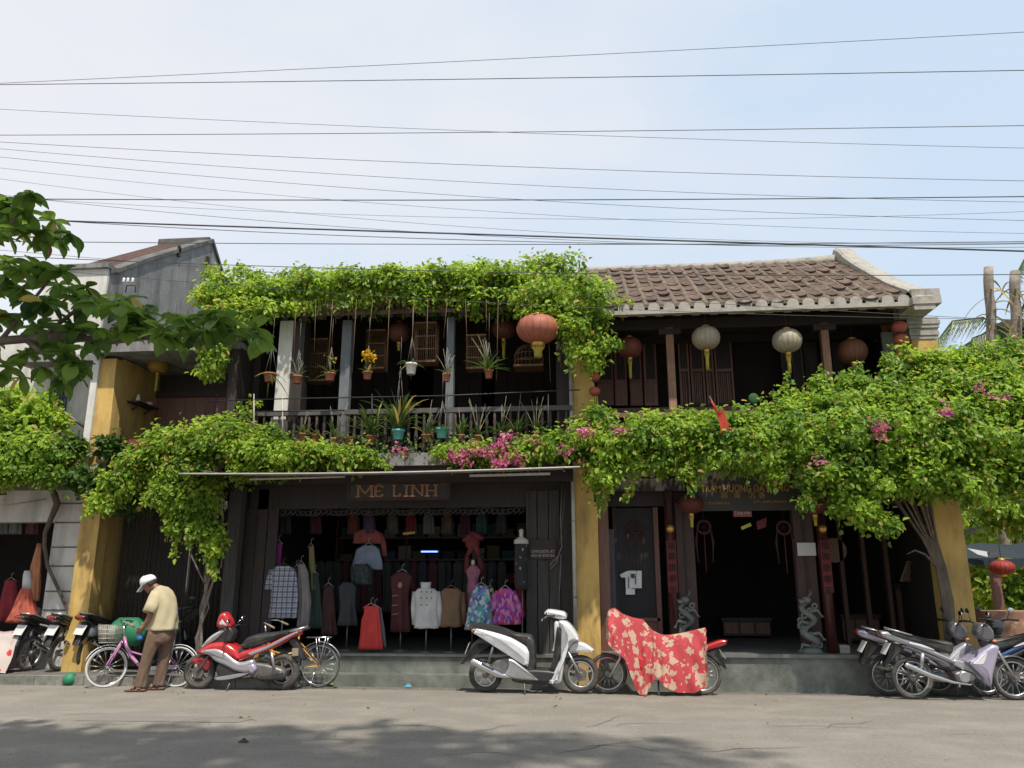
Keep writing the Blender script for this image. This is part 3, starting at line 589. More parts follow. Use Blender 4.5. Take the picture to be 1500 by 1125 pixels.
# awning: long rolled cloth edge on thin frame, plus a short corrugated strip
aw = thing('awning', 'long faded brown cloth awning stretched above the clothes shop', 'awning', (-3, 11.6, 3.05))
a0, a1 = P(262, 694, 11.3), P(850, 684, 11.3)
c_ = MB(); c_.grid([[Vector((a0.x+(a1.x-a0.x)*i/24, 11.3+.78*j/4, a0.z+(a1.z-a0.z)*i/24+.03*j-.035*math.sin(math.pi*i/24)-.03*math.sin(math.pi*j/4))) for j in range(5)] for i in range(25)]); c_.grid([[Vector((a0.x+(a1.x-a0.x)*i/24, 11.3-.004, a0.z+(a1.z-a0.z)*i/24-.035*math.sin(math.pi*i/24)-.03*(j-0)-.003*math.sin(i*2.3))) for j in range(2)] for i in range(4, 24)]); hp(c_, 'cloth', M['awning_cloth'], aw)
b_ = MB(); b_.tube([Vector((a0.x+(a1.x-a0.x)*i/24, 11.29, a0.z+(a1.z-a0.z)*i/24-.035*math.sin(math.pi*i/24))) for i in range(25)], .013, 6); hp(b_, 'front_bar', M['metal_lt'], aw)
for px in (300, 480, 660, 826):
    q = P(px, 690, 11.32); b_ = MB(); b_.tube([q, (q.x, 12.2, 3.2)], .012, 6); hp(b_, 'arm', M['steel_dull'], aw)
a0, a1 = P(366, 702, 11.5), P(505, 698, 11.5); b_ = MB(); b_.tube([a0, a1], .018, 6); hp(b_, 'rolled_edge', M['metal_lt'], aw)
st = thing('corrugated_strip', 'short corrugated metal strip under the right end of the brown awning', 'awning strip', P(745, 695, 11.5)); g = MB()
g.grid([[P(690+116*i/40, 694-2*i/40, 11.5)+Vector((0, .4*j, .06*j+.012*math.sin(i*2.0))) for j in range(2)] for i in range(41)]); hp(g, 'sheet', M['wood_grey'], st); g = MB(); g.bar(P(688, 697, 11.48), P(806, 694, 11.48), .03, .035); hp(g, 'edge_batten', M['metal_lt'], st)
# signs
sx0, sx1, sz0, sz1 = XZ(512, 697, 656, 730, 12.3)
s1 = thing('shop_sign', 'dark wooden shop sign with raised brown letters reading MÊ LINH', 'sign', ((sx0+sx1)/2, 12.3, sz0))
hp(B(sx0, sx1, 12.3, 12.34, sz0, sz1), 'board', M['sign_dark'], s1)
fr = MB(); fr.box(sx0-.02, sx1+.02, 12.28, 12.35, sz0-.03, sz0); fr.box(sx0-.02, sx1+.02, 12.28, 12.35, sz1, sz1+.03); fr.box(sx0-.04, sx0-.0, 12.28, 12.35, sz0, sz1); fr.box(sx1, sx1+.04, 12.28, 12.35, sz0, sz1); hp(fr, 'frame', plain('sign_frame', (.05, .035, .03)), s1)
def slab_letters(x0, x1, z0, z1, y, m, par):
    L = {'M': ([((0, 0), (0, 1)), ((1, 0), (1, 1)), ((.04, .98), (.5, .28)), ((.96, .98), (.5, .28))], [(0, 0), (1, 0), (0, 1), (1, 1)], 1.25), 'Ê': ([((.1, 0), (.1, 1)), ((.1, .97), (.9, .97)), ((.1, .5), (.7, .5)), ((.1, .03), (.9, .03)), ((.9, .03), (.9, .22)), ((.9, .97), (.9, .8)), ((.3, 1.08), (.5, 1.24)), ((.7, 1.08), (.5, 1.24))], [], .8),
         'L': ([((.2, 0), (.2, 1)), ((.1, .03), (.9, .03)), ((.9, .03), (.9, .26))], [(.2, 1)], .8), 'I': ([((.5, 0), (.5, 1))], [(.5, 0), (.5, 1)], .45), 'N': ([((.05, 0), (.05, 1)), ((.95, 0), (.95, 1)), ((.05, .97), (.95, .05))], [(.05, 0), (.05, 1), (.95, 1)], 1.0), 'H': ([((.1, 0), (.1, 1)), ((.9, 0), (.9, 1)), ((.1, .5), (.9, .5))], [(.1, 0), (.1, 1), (.9, 0), (.9, 1)], 1.0)}
    word = 'MÊ LINH'; tot = sum((.55 if c == ' ' else L[c][2]+.28) for c in word)-.28; k = (x1-x0)/tot; x = x0; h = z1-z0
    for c in word:
        if c == ' ': x += .55*k; continue
        st_, sf, wd = L[c]; g = MB()
        for n_, (a, b) in enumerate(st_): th_ = .036 if abs(a[0]-b[0]) < .01 or abs(a[1]-b[1]) > .3 else .02; g.bar((x+a[0]*wd*k, y-.001*n_, z0+a[1]*h), (x+b[0]*wd*k, y-.001*n_, z0+b[1]*h), .012, th_) if False else g.prism([(x+a[0]*wd*k+dx, z0+a[1]*h+dz) for dx, dz in ((-th_/2, 0), (th_/2, 0))]+[(x+b[0]*wd*k+dx, z0+b[1]*h+dz) for dx, dz in ((th_/2, 0), (-th_/2, 0))] if abs(a[1]-b[1]) > .02 else [(x+a[0]*wd*k, z0+a[1]*h-.01), (x+b[0]*wd*k, z0+b[1]*h-.01), (x+b[0]*wd*k, z0+b[1]*h+.01), (x+a[0]*wd*k, z0+a[1]*h+.01)], y-.012-.0012*n_, y)
        for n_, q in enumerate(sf): g.prism([(x+q[0]*wd*k-.04, z0+q[1]*h-.009), (x+q[0]*wd*k+.04, z0+q[1]*h-.009), (x+q[0]*wd*k+.04, z0+q[1]*h+.009), (x+q[0]*wd*k-.04, z0+q[1]*h+.009)], y-.022-.001*n_, y)
        hp(g, 'letter', m, par); x += (wd+.28)*k
slab_letters(P(525, 715, 12.29).x, P(640, 715, 12.29).x, P(582, 727, 12.29).z, P(582, 711, 12.29).z, 12.298, plain('sign_letter', (.34, .17, .09)), s1)
sx0, sx1, sz0, sz1 = XZ(776, 791, 815, 819, 12.86)
s2 = thing('notice_board', 'small brown notice board nailed on the grey planks with two lines of pale writing', 'sign', ((sx0+sx1)/2, 12.86, sz0)); hp(B(sx0, sx1, 12.86, 12.885, sz0, sz1), 'board', plain('brownboard', (.06, .042, .036)), s2)
for t_, py in (('OPPOSITE AT', 808), ('NO 69 SON BA', 814)): text_part(t_, .06, (sx0+sx1)/2, 12.856, P(796, py, 12.86).z, plain('chalk', (.32, .30, .28)), s2, width=(sx1-sx0)*.88, bold=.002)
# blue-white tube lamp glowing in the dark shop
tl = thing('tube_lamp', 'short lit bluish tube lamp glowing deep inside the clothes shop', 'lamp', P(628, 808, 14.5)); q0, q1 = P(617, 808, 14.5), P(641, 808, 14.5)
mlit = bpy.data.materials.new('lit_tube'); mlit.use_nodes = True; pb = mlit.node_tree.nodes['Principled BSDF']; pb.inputs['Emission Color'].default_value = (.25, .45, 1, 1); pb.inputs['Emission Strength'].default_value = 1.6; pb.inputs['Base Color'].default_value = (.3, .4, .8, 1)
g = MB(); g.tube([q0, q1], .014, 8); hp(g, 'tube', mlit, tl); hp(B(q0.x-.03, q1.x+.03, 14.52, 14.56, q0.z-.02, q0.z+.03), 'batten', M['metal_dk'], tl)

# ================================================================ tiled-roof craft shop (D)
xd0, xd1 = -.18, 5.62
hD = thing('tiled_house', 'two storey craft shop with brown tiled roof and yellow end columns', 'house', (2.7, 12.8, 0))
hp(B(.15, 6.1, 12.38, 18, -.02, .46), 'plinth', M['plinth'], hD); hp(B(.15, 6.1, 12.33, 18, .46, .51), 'plinth_nosing', M['plinth_top'], hD)
hp(B(-.205, .145, 12.55, 12.9, 0, 5.5), 'column', M['yellow'], hD)
hp(B(.15, .31, 12.6, 12.85, .51, 2.95), 'post', M['wood_red'], hD)
hp(B(-.2, -.05, 12.9, 18, 0, 5.6), 'party_wall', M['dark'], hD)
dp = MB(); dp.tube([(-.235, 12.52, .1), (-.235, 12.52, 5.3)], .032, 10); hp(dp, 'drainpipe', M['metal_lt'], hD)
for z in (1.3, 2.45, 4.1): hp(MB().torus((-.235, 12.52, z), .036, .01, 'z', 14, 5), 'pipe_collar', M['turq'] if z == 2.45 else M['steel_dull'], hD)
cc = MB(); cc.box(5.22, 5.62, 12.6, 12.95, .5, 5.30); cc.box(5.32, 5.62, 12.95, 13.6, .5, 5.30); hp(cc, 'column', M['yellow'], hD)
for z, e in ((5.30, .015), (5.36, .03), (5.42, .02), (5.48, .04), (5.54, .055), (5.60, .04)): hp(B(5.22-e, 5.62+e, 12.6-e, 13.6, z, z+.056), 'moulding', M['oldwhite'], hD)
hp(B(5.5, 5.62, 13.6, 18.4, 0, 5.8), 'side_wall', M['yellow'], hD)
hp(B(5.2, 5.3, 12.97, 18, .5, 5.7), 'dark_side_sheet', M['dark'], hD); hp(B(xd0, 5.5, 17.9, 18, .5, 7), 'back_wall', M['dark'], hD)  # dark sheet added over the yellow wall to keep the inside dark
hp(B(xd0, 5.5, 12.95, 18, 3.15, 3.35), 'floor_upstairs', M['wood_dk'], hD); hp(B(.1, 5.22, 12.6, 12.95, 3.15, 3.36), 'balcony_beam', M['wood_dk'], hD)
# roof
rD = roof_slab(.0, 5.04, M['tile_ridge'], hD)
nx, ny = 21, 9; pitch = 5.0/nx; sl_ = math.hypot(RY-EY, RZ-EZ); th = math.atan2(RZ-EZ, RY-EY); row = sl_/ny
tm = MB(); tm.grid([[(x_*pitch/2*.86, yy, .016+.022*(x_*x_)+(.022 if yy < 0 else 0)) for x_ in (-1, -.5, 0, .5, 1)] for yy in (-row*.52, row*.52)][::-1]); 
tm.grid([[(x_*pitch/2*.86, -row*.52, z_+.022*(x_*x_)) for x_ in (-1, -.5, 0, .5, 1)] for z_ in (.0, .038)]); tme, _ = tm.mesh('tile', [M['tile']], (0, 0, 0))
for i in range(nx):
    for j in range(ny):
        s_ = (j+.5)*row; o = link_mesh('tile', tme, None, hD, Vector((.04+(i+.5)*pitch, EY+s_*math.cos(th), EZ+s_*math.sin(th)+.012)))
        o.rotation_euler = (th+rnd.uniform(-.03, .03), rnd.uniform(-.035, .035), rnd.uniform(-.07, .07)); o.location.y += rnd.choice((0, 0, 0, -.03, -.05)); o.location.x += rnd.uniform(-.008, .008)
for i in range(nx+1):
    g = MB(); x = .04+i*pitch; rr = []
    for j in range(ny*2):
        for (q, r_) in ((0, .050), (.96, .040)):
            s_ = (j+q)*row/2; jx = x+.006*math.sin(i*3.1+j)
            rr.append([(jx+r_*1.05*math.cos(a), EY-.03+s_*math.cos(th), EZ+.02+s_*math.sin(th)+r_*max(0, math.sin(a))*1.3) for a in [math.pi*k/6 for k in range(7)]+[math.pi*1.5]])
    g.rings(rr); hp(g, 'tile_ridge', M['tile_ridge'], hD)
for i in range(nx):
    x = .04+(i+.5)*pitch; g = MB(); pts = [(x-pitch*.38, EZ-.03), (x+pitch*.38, EZ-.03)]+[(x+pitch*.38*math.cos(a), EZ+.01+.085*math.sin(a)*rnd.uniform(.93, 1.07)) for a in [math.pi*k/8 for k in range(9)]]
    g.prism(pts, EY-.05, EY+.06); hp(g, 'eave_cap', M['oldwhite'], hD)
hp(B(-.02, 5.1, EY-.06, EY+.04, EZ-.095, EZ-.03), 'eave_fascia', M['oldwhite'], hD)
rg = MB(); rg.rings([[(x, RY+a*.14, RZ-.08+b*(.17+.10*max(0, (x-3)/2.2)**2)) for a, b in ((-1, 0), (1, 0), (.8, .8), (0, 1.0), (-.8, .8))] for x in [-.1+k*.33 for k in range(17)]]); hp(rg, 'roof_ridge', M['oldwhite'], hD)
# right verge: thick plaster parapet stepping down to a curled end
vg = MB(); rr = []
for y, h in [(EY-.14, .10), (EY+.05, .2), (EY+.35, .17), (EY+.8, .14), (EY+1.5, .16), (EY+2.2, .19), (EY+2.7, .25), (EY+2.95, .33), (RY, .32), (RY+.25, .3), (RY+.5, .2)]:
    z = roof_z(min(y, RY))-max(0, y-RY)*.6; rr.append([(5.02, y, z-.10), (5.33, y, z-.10), (5.33, y, z+h*.85), (5.27, y, z+h), (5.07, y, z+h), (5.02, y, z+h*.85)])
vg.rings(rr, smooth=False); vo = hp(vg, 'verge_parapet', M['oldwhite'], hD)
hp(B(5.0, 5.42, EY-.16, EY+.9, EZ-.10, EZ+.02), 'verge_cornice', M['oldwhite'], hD); hp(B(5.02, 5.44, EY-.10, EY+.9, EZ+.02, EZ+.16), 'verge_block', M['oldwhite'], hD)
g = MB(); g.add([(5.27, EY+.9, EZ+.4), (5.32, EY+.9, EZ+.4), (5.32, RY, RZ-.1), (5.27, RY, RZ-.1), (5.27, EY+.9, EZ-.7), (5.32, EY+.9, EZ-.7), (5.32, RY, EZ-.7), (5.27, RY, EZ-.7)], [(0, 1, 2, 3), (4, 7, 6, 5), (1, 5, 6, 2), (0, 3, 7, 4)]); hp(g, 'gable_wall', M['yellow'], hD)
# rafters under the eave
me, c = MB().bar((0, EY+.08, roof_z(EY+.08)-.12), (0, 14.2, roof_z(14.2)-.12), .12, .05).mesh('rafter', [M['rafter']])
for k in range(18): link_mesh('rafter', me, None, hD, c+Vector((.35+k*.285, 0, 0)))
hp(B(.1, 5.22, 12.62, 12.74, 5.6, 5.78), 'wall_plate', M['wood_dk'], hD)
# upstairs posts
for p0, p1 in ((978, 989), (1208, 1219)):
    x0, x1 = P(p0, 540, 12.6).x, P(p1, 540, 12.6).x; hp(B(x0, x1, 12.6, 12.72, 3.4, 5.62), 'post', M['wood_post'], hD); hp(B(x0-.12, x1+.12, 12.58, 12.74, 5.5, 5.6), 'bracket', M['wood_dk'], hD)
# upstairs wall of doors at Y=13.9
YD = 13.9
def dpan(px0, py0, px1, py1, m='wood_door', name='door_panel', dy=0, d=.04, parent=None): return hp(PB(px0, py0, px1, py1, YD+dy, d), name, M[m], parent or hD)
dpan(870, 488, 1345, 500, 'wood_dk', 'door_head', -.02, .08); dpan(870, 594, 1345, 606, 'wood_door', 'door_sill', -.03, .1)
hp(B(.0, 5.4, YD+.5, YD+.6, 3.3, 6.6), 'inner_wall', M['dark'], hD); hp(B(.0, 5.4, YD+.02, YD+.06, P(1000, 490, YD).z, 6.7), 'head_boards', M['wood_dk'], hD)
for a_, b_ in ((874, 898), (900, 918), (922, 940), (943, 962)):
    dr = dpan(a_, 500, b_, 594, 'wood_door', 'door', 0, .04)
    for py0, py1 in ((504, 556), (563, 590)):
        hp(PB(a_+3, py0, b_-3, py1, YD-.006, .02), 'panel', M['wood_dk'] if py0 < 520 else M['wood_door'], dr)
    hp(PB(a_+.5, 558, b_-.5, 561, YD-.014, .02), 'rail', M['wood_door'], dr)
for a_, b_ in ((995, 1010), (1012, 1032), (1034, 1046), (1048, 1074)):
    dr = dpan(a_, 500, b_, 594, 'wood_dk', 'door', .01, .03); hp(PB(a_, 500, a_+2.2, 594, YD-.01, .03), 'stile', M['wood_door'], dr); hp(PB(b_-2.4, 500, b_, 594, YD-.01, .03), 'stile', M['wood_door'], dr)
    hp(PB(a_+2, 540, b_-2, 544, YD-.012, .03), 'rail', M['wood_door'], dr)
    for k in range(int((b_-a_-4)/3)): hp(PB(a_+3+k*3, 546, a_+4.5+k*3, 590, YD-.008, .02), 'slat', M['wood_door'], dr)
for a_, b_ in ((1146, 1160), (1162, 1178), (1180, 1200), (1222, 1240), (1242, 1262)):
    dr = dpan(a_, 500, b_, 594, 'wood_grey' if a_ < 1180 else 'wood_dk', 'door', 0, .04); hp(PB(a_+3, 510, b_-3, 585, YD-.008, .02), 'panel', M['wood_dk'], dr)
hp(PB(1298, 486, 1328, 600, 13.2, .06), 'white_panel', plain('pale_panel', (.42, .43, .44)), hD)
# balcony rail behind the bougainvillea
hp(B(.15, 5.2, 12.5, 12.57, 4.1, 4.17), 'balcony_rail', M['wood_door'], hD)
for k in range(38): link_mesh('baluster', bpy.data.meshes['baluster'], None, hD, Vector((.25+k*.13, 12.54, 3.42)))
# ground floor
hp(B(.31, 5.22, 13.0, 13.1, 2.72, 3.2), 'lintel', M['wood_dk'], hD)
hp(B(.31, 5.22, 12.6, 12.75, 2.92, 3.12), 'fascia', M['wood_dk'], hD)
gx = lambda px, Y=12.9, py=860: P(px, py, Y).x
hp(B(gx(886), gx(902), 12.9, 12.95, .51, 2.35), 'side_panel', plain('greypanel', (.10, .10, .11)), hD)
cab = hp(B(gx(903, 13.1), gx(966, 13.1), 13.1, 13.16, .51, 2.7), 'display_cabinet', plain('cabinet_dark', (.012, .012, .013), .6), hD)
hp(B(gx(900, 13.0), gx(906, 13.0), 12.98, 13.1, .51, 2.7), 'stile', M['wood_dk'], cab); hp(B(gx(961, 13.0), gx(968, 13.0), 12.98, 13.1, .51, 2.7), 'stile', M['wood_door'], cab)
for a_, b_ in ((994, 1020), (1168, 1197)):
    pil = hp(B(gx(a_), gx(b_), 12.85, 13.0, .51, 2.75), 'pillar', plain('pillar_wood', (.085, .055, .048)), hD)
    hp(B(gx((a_+b_)/2-2), gx((a_+b_)/2+1), 12.83, 12.86, .51, 2.7), 'moulding', M['wood_dk'], pil)
for a_ in (1255, 1290, 1325): hp(B(gx(a_), gx(a_+6), 13.6, 13.7, .51, 3.1), 'inner_post', plain('post_dim', (.07, .035, .025)), hD)
hp(B(P(1375, 850, 13.2).x, 5.3, 12.95, 13.3, .51, 3.0), 'inner_jamb', plain('rust_wood', (.2, .085, .04)), hD)
hp(B(gx(1213), gx(1227), 12.6, 12.8, .51, .62), 'post_base', M['oldwhite'], hD)
# big dark sign over the door
sx0, sx1, sz0, sz1 = XZ(1008, 692, 1172, 748, 12.5)
s3 = thing('craft_sign', 'dark sign board with gold Vietnamese and Chinese lettering over the craft shop door', 'sign', ((sx0+sx1)/2, 12.5, sz0)); hp(B(sx0, sx1, 12.5, 12.54, sz0, sz1), 'board', M['sign_dark'], s3)
cxs = P(1088, 716, 12.49); 
text_part('TRẦM HƯƠNG ĐÀ NẴNG', .15, P(1091, 716, 12.49).x, 12.492, P(1090, 716, 12.49).z, M['gold_text'], s3, width=P(1155, 716, 12.49).x-P(1026, 716, 12.49).x, bold=.002)
for ch, px in (('越', 1061), ('南', 1080), ('沉', 1101), ('香', 1116)): text_part(ch, .105, P(px, 726, 12.49).x, 12.492, P(px, 726, 12.49).z, M['gold_text'], s3, name='character')
text_part('ĐT: 0510.3864.914', .052, P(1048, 737, 12.49).x, 12.492, P(1048, 737, 12.49).z, M['gold_text'], s3, width=.42)
text_part('DĐ: 0905.343.839', .052, P(1128, 735, 12.49).x, 12.492, P(1128, 735, 12.49).z, M['gold_text'], s3, width=.48)
# small pink-brown plate below
sx0, sx1, sz0, sz1 = XZ(1074, 745, 1101, 757, 12.6); s4 = thing('small_plate', 'small pinkish plate with white lettering hanging under the dark craft shop sign', 'sign', ((sx0+sx1)/2, 12.6, sz0)); hp(B(sx0, sx1, 12.6, 12.61, sz0, sz1), 'plate', plain('dustpink', (.28, .10, .09)), s4); text_part('Tầng trên', .07, (sx0+sx1)/2, 12.597, (sz0+sz1)/2, plain('offw', (.55, .5, .48)), s4, width=(sx1-sx0)*.85)
# ================================================================ climbing plants
def blobs(lst):
    out = []
    for b in lst:
        px, py, Y, rx, ry, rd_ = b[:6]; k = Y/FPX*1.03; out.append((P(px, py, Y), (rx*k, rd_, ry*k), b[6] if len(b) > 6 else 1))
    return out
# vine on the roof of the clothes shop
vr = thing('roof_vine', 'thick bright green creeper covering the whole roof above the clothes shop', 'vine', (-3, 13.2, 5.9))
bl_ = []
for i in range(70):
    x = -6.05+5.8*(i+rnd.random())/70; y = 12.5+2.4*rnd.random()**1.2
    bl_.append((Vector((x, y, roof_z(y)+.05)), (.42, .42, .13), 1.2))
for i in range(34):
    px = 296+(640-296)*i/33; bl_.append((P(px, 424-5*math.sin(i)-(px-300)*.05+18*math.exp(-((px-330)/60)**2), 12.35), (.2, .25, .11+.06*rnd.random()), .9))
    px = 640+(760-640)*i/33; bl_.append((P(px, 408+3*math.sin(i), 12.5), (.2, .25, .10), .5))
bl_ += blobs([(820, 392, 13.3, 34, 16, .4), (780, 396, 13.4, 40, 12, .5), (700, 400, 13.6, 45, 11, .5), (640, 404, 13.8, 30, 9, .4), (800, 425, 12.2, 50, 26, .35), (850, 430, 12.0, 42, 32, .35), (885, 440, 12.0, 26, 26, .3), (850, 470, 11.95, 44, 26, .3), (860, 500, 11.95, 32, 22, .25), (868, 520, 11.95, 18, 18, .2), (790, 452, 11.95, 34, 14, .25), (315, 432, 12.3, 22, 16, .35), (330, 465, 12.0, 38, 24, .25, 1.3), (310, 530, 12.0, 20, 26, .2, 1.6), (318, 500, 12.0, 26, 24, .2, 1.5), (345, 415, 13.0, 50, 12, .5, 1.3), (450, 412, 13.4, 70, 10, .5), (560, 412, 13.6, 60, 8, .4), (690, 415, 12.4, 22, 8, .2), (622, 446, 12.2, 10, 16, .1), (612, 425, 12.3, 24, 8, .2), (425, 445, 12.2, 40, 14, .2), (375, 455, 12.1, 30, 14, .2)])
foliage('foliage', vr, blob_points(bl_, 72000, 24, .055, .5, .5), .082, M['leaf_vine'])
st_ = [[P(px, 425-(px-300)*.03, 12.3), P(px+rnd.uniform(-5, 5), 445-(px-300)*.055+rnd.uniform(0, 22), 12.25)] for px in [305+9*k for k in range(38)]]+[[P(px, 480, 11.9), P(px+rnd.uniform(-5, 5), 520+rnd.uniform(0, 30), 11.9)] for px in (836, 845, 856, 866, 876, 884)]
foliage('hanging_sprays', vr, strand_points(st_, .012, .04), .07, M['leaf_vine'])
tw = MB()
for k in range(16): q = P(430+k*28+rnd.uniform(-9, 9), 455, 12.0); tw.tube([q+Vector((0, 0, .2)), q-Vector((rnd.uniform(-.05, .05), 0, rnd.uniform(.3, 1.2)))], .004, 4)
hp(tw, 'dangling_roots', M['bamboo'], vr, kind='stuff')
# vine with twisted stems left of the shop
vl_ = thing('climbing_vine', 'leafy vine on twisted stems arching over the front of the narrow house', 'vine', (-5.9, 12.1, 0))
bl_ = blobs([(250, 652, 11.9, 38, 22, .3), (300, 645, 11.9, 42, 26, .35), (345, 648, 11.95, 38, 26, .35), (385, 662, 11.9, 34, 20, .3), (425, 668, 11.9, 34, 18, .28), (465, 668, 11.9, 28, 15, .25), (505, 668, 11.9, 26, 13, .2), (535, 670, 11.9, 18, 9, .18), (215, 680, 11.9, 34, 20, .28), (180, 708, 11.85, 30, 16, .25), (150, 735, 11.8, 20, 8, .15), (270, 690, 11.85, 40, 22, .25), (250, 725, 11.85, 34, 16, .22), (300, 720, 11.9, 22, 24, .22), (290, 760, 11.9, 20, 26, .18), (312, 790, 12.0, 12, 26, .15), (262, 762, 11.9, 14, 20, .12), (365, 690, 11.8, 22, 8, .15), (410, 688, 11.8, 20, 8, .15), (330, 625, 12.1, 14, 12, .2), (362, 600, 12.3, 8, 22, .12, .5), (395, 640, 12.1, 20, 10, .15)])
foliage('foliage', vl_, merge(blob_points(bl_, 27000, 24, .055, .5, .45), strand_points([[P(150, 750, 11.7), P(205, 700, 11.8)], [P(120, 752, 11.7), P(190, 725, 11.8)], [P(262, 770, 11.85), P(256, 816, 11.85)], [P(300, 780, 11.9), P(318, 850, 12)], [P(318, 790, 12), P(312, 840, 12.1)], [P(288, 770, 11.85), P(276, 800, 11.85)], [P(570, 688, 11.8), P(545, 665, 11.9)]], .008, .03)), .078, M['leaf_vine'])
for k in range(7):
    pts = [P(290+rnd.uniform(-4, 4), 995, 12.4), P(292+rnd.uniform(-6, 6), 935, 12.35), P(300+rnd.uniform(-6, 6), 890, 12.3), P(306+7*math.sin(k*1.9), 850, 12.25), P(312+8*math.sin(k*2.7+1), 810, 12.2), P(318+9*math.sin(k*2+2), 760, 12.2), P(316+12*math.sin(k+3), 700, 12.1), P(300+20*math.sin(k*1.4), 660, 12.0)]
    g = MB(); g.tube(pts, [.03, .026, .022, .02, .018, .016, .014, .01] if k < 4 else [.012]*8, 6); hp(g, 'stem', M['bark_pale'], vl_)
g = MB(); g.tube([P(300, 855, 12.2), P(290, 835, 12.0), P(280, 812, 11.9)], .014, 6); g.tube([P(308, 850, 12.2), P(324, 830, 12.1), P(327, 800, 12.1), P(318, 770, 12.1)], .010, 6); hp(g, 'side_shoot', M['bark_pale'], vl_)
# thin ivy of dark leaves linking the two houses over the yellow column
iv = thing('dark_ivy', 'dark green ivy creeping across the yellow column of the narrow house', 'ivy', (-8.2, 12.4, 2.9))
foliage('foliage', iv, blob_points(blobs([(120, 700, 12.3, 28, 10, .15), (150, 715, 12.25, 30, 12, .15), (190, 735, 12.2, 26, 12, .12), (220, 725, 12.2, 22, 12, .12), (165, 655, 12.4, 28, 9, .1, .7), (110, 655, 12.4, 20, 7, .1, .6)]), 2600, 16, .06), .11, M['leaf_dark'], asp=.8)
# balcony shrub of the white house, with a thin trunk snaking down the white pier
sb = thing('balcony_shrub', 'bushy shrub spilling over the balcony of the white house at the far left', 'shrub', (-9.5, 12.6, 0))
foliage('foliage', sb, blob_points(blobs([(10, 665, 12.1, 40, 26, .4), (60, 660, 12.2, 36, 24, .35), (95, 668, 12.3, 24, 14, .25), (25, 690, 12.1, 40, 14, .35), (75, 695, 12.2, 30, 12, .25), (-30, 670, 12.1, 40, 40, .4), (0, 700, 12.0, 18, 14, .2)]), 11000, 20, .06), .075, M['leaf_boug'])
foliage('pale_top_foliage', sb, blob_points(blobs([(15, 590, 12.5, 30, 20, .3), (50, 605, 12.5, 26, 16, .3), (30, 625, 12.4, 36, 16, .3), (80, 620, 12.5, 14, 10, .2), (70, 585, 12.5, 8, 10, .1)]), 3200, 14, .07), .12, M['leaf_vine'])
g = MB(); g.tube([P(72, 700, 12.9), P(84, 738, 12.95), P(66, 780, 13.0), P(65, 800, 13.0), P(70, 830, 13.0), P(84, 860, 13.02), P(104, 905, 13.02), P(108, 985, 13.0)], [.05, .06, .035, .032, .032, .03, .03, .035], 8); hp(g, 'trunk', M['bark'], sb)
# bougainvillea
bv = thing('bougainvillea', 'huge bougainvillea spreading across both balconies from a trunk by the right yellow column', 'bougainvillea', (4.6, 12.4, 0))
bl_ = blobs([(660, 662, 12.0, 20, 12, .15), (690, 665, 11.95, 26, 12, .18), (735, 668, 11.9, 32, 14, .2), (775, 662, 11.9, 30, 16, .22), (815, 655, 11.9, 36, 20, .25), (860, 645, 11.9, 34, 26, .3), (885, 690, 11.8, 26, 26, .25), (900, 650, 11.8, 44, 32, .35), (870, 610, 12.1, 26, 10, .2), (950, 645, 11.8, 44, 36, .4), (1000, 644, 11.8, 40, 36, .4), (950, 680, 11.7, 34, 12, .2), (1005, 694, 11.6, 10, 10, .12), (1050, 636, 11.7, 46, 32, .4), (1050, 668, 11.6, 46, 20, .35),
 (1110, 634, 11.8, 46, 26, .42), (1100, 656, 11.6, 46, 30, .4), (1160, 622, 11.9, 46, 28, .45), (1160, 648, 11.6, 50, 34, .45), (1140, 696, 11.5, 16, 9, .15), (1190, 700, 11.5, 22, 14, .2), (1220, 606, 11.9, 46, 28, .5), (1225, 650, 11.6, 56, 46, .55), (1225, 700, 11.45, 40, 20, .35), (1280, 590, 12.0, 50, 30, .5), (1290, 640, 11.6, 56, 50, .6), (1280, 704, 11.4, 40, 22, .35), (1340, 580, 12.0, 46, 30, .5), (1350, 640, 11.6, 56, 56, .6), (1345, 700, 11.4, 40, 22, .35), (1400, 572, 12.0, 50, 30, .5), (1410, 640, 11.7, 56, 56, .6), (1400, 705, 11.5, 46, 26, .4), (1460, 570, 12.0, 40, 36, .5), (1470, 640, 11.7, 50, 60, .6), (1460, 700, 11.6, 46, 26, .4), (1520, 600, 11.8, 50, 60, .6), (1530, 690, 11.7, 50, 30, .5),
 (1265, 750, 11.3, 20, 16, .2), (1295, 765, 11.3, 14, 10, .12), (1240, 740, 11.35, 14, 12, .15), (1165, 580, 12.1, 8, 16, .1, .3), (1200, 572, 12.1, 12, 16, .12, .5), (1240, 562, 12.0, 20, 12, .2, .6), (1325, 530, 12.1, 24, 14, .2), (1370, 535, 12.1, 30, 14, .25), (1420, 525, 12.2, 34, 14, .3), (1480, 525, 12.3, 30, 20, .3), (1180, 735, 11.4, 8, 10, .1)])
foliage('foliage', bv, merge(blob_points(bl_, 96000, 26, .058, .6, .5), strand_points([[P(900, 700, 11.8), P(880, 745, 11.75)], [P(870, 700, 11.8), P(872, 735, 11.75)], [P(1275, 760, 11.3), P(1300, 782, 11.25)], [P(930, 700, 11.7), P(915, 735, 11.7)], [P(1020, 700, 11.6), P(1010, 725, 11.6)], [P(1150, 545, 12.1), P(1162, 590, 12.1)], [P(1200, 535, 12.1), P(1215, 570, 12)], [P(1260, 530, 12.1), P(1252, 560, 12)], [P(1225, 720, 11.4), P(1212, 755, 11.4)]]+[[P(1120+k*17, 590-2.4*k, 12), P(1116+k*17+rnd.uniform(-8, 8), 574-3.0*k+rnd.uniform(-8, 10), 12)] for k in range(22)], .01, .035)), .078, M['leaf_boug'])
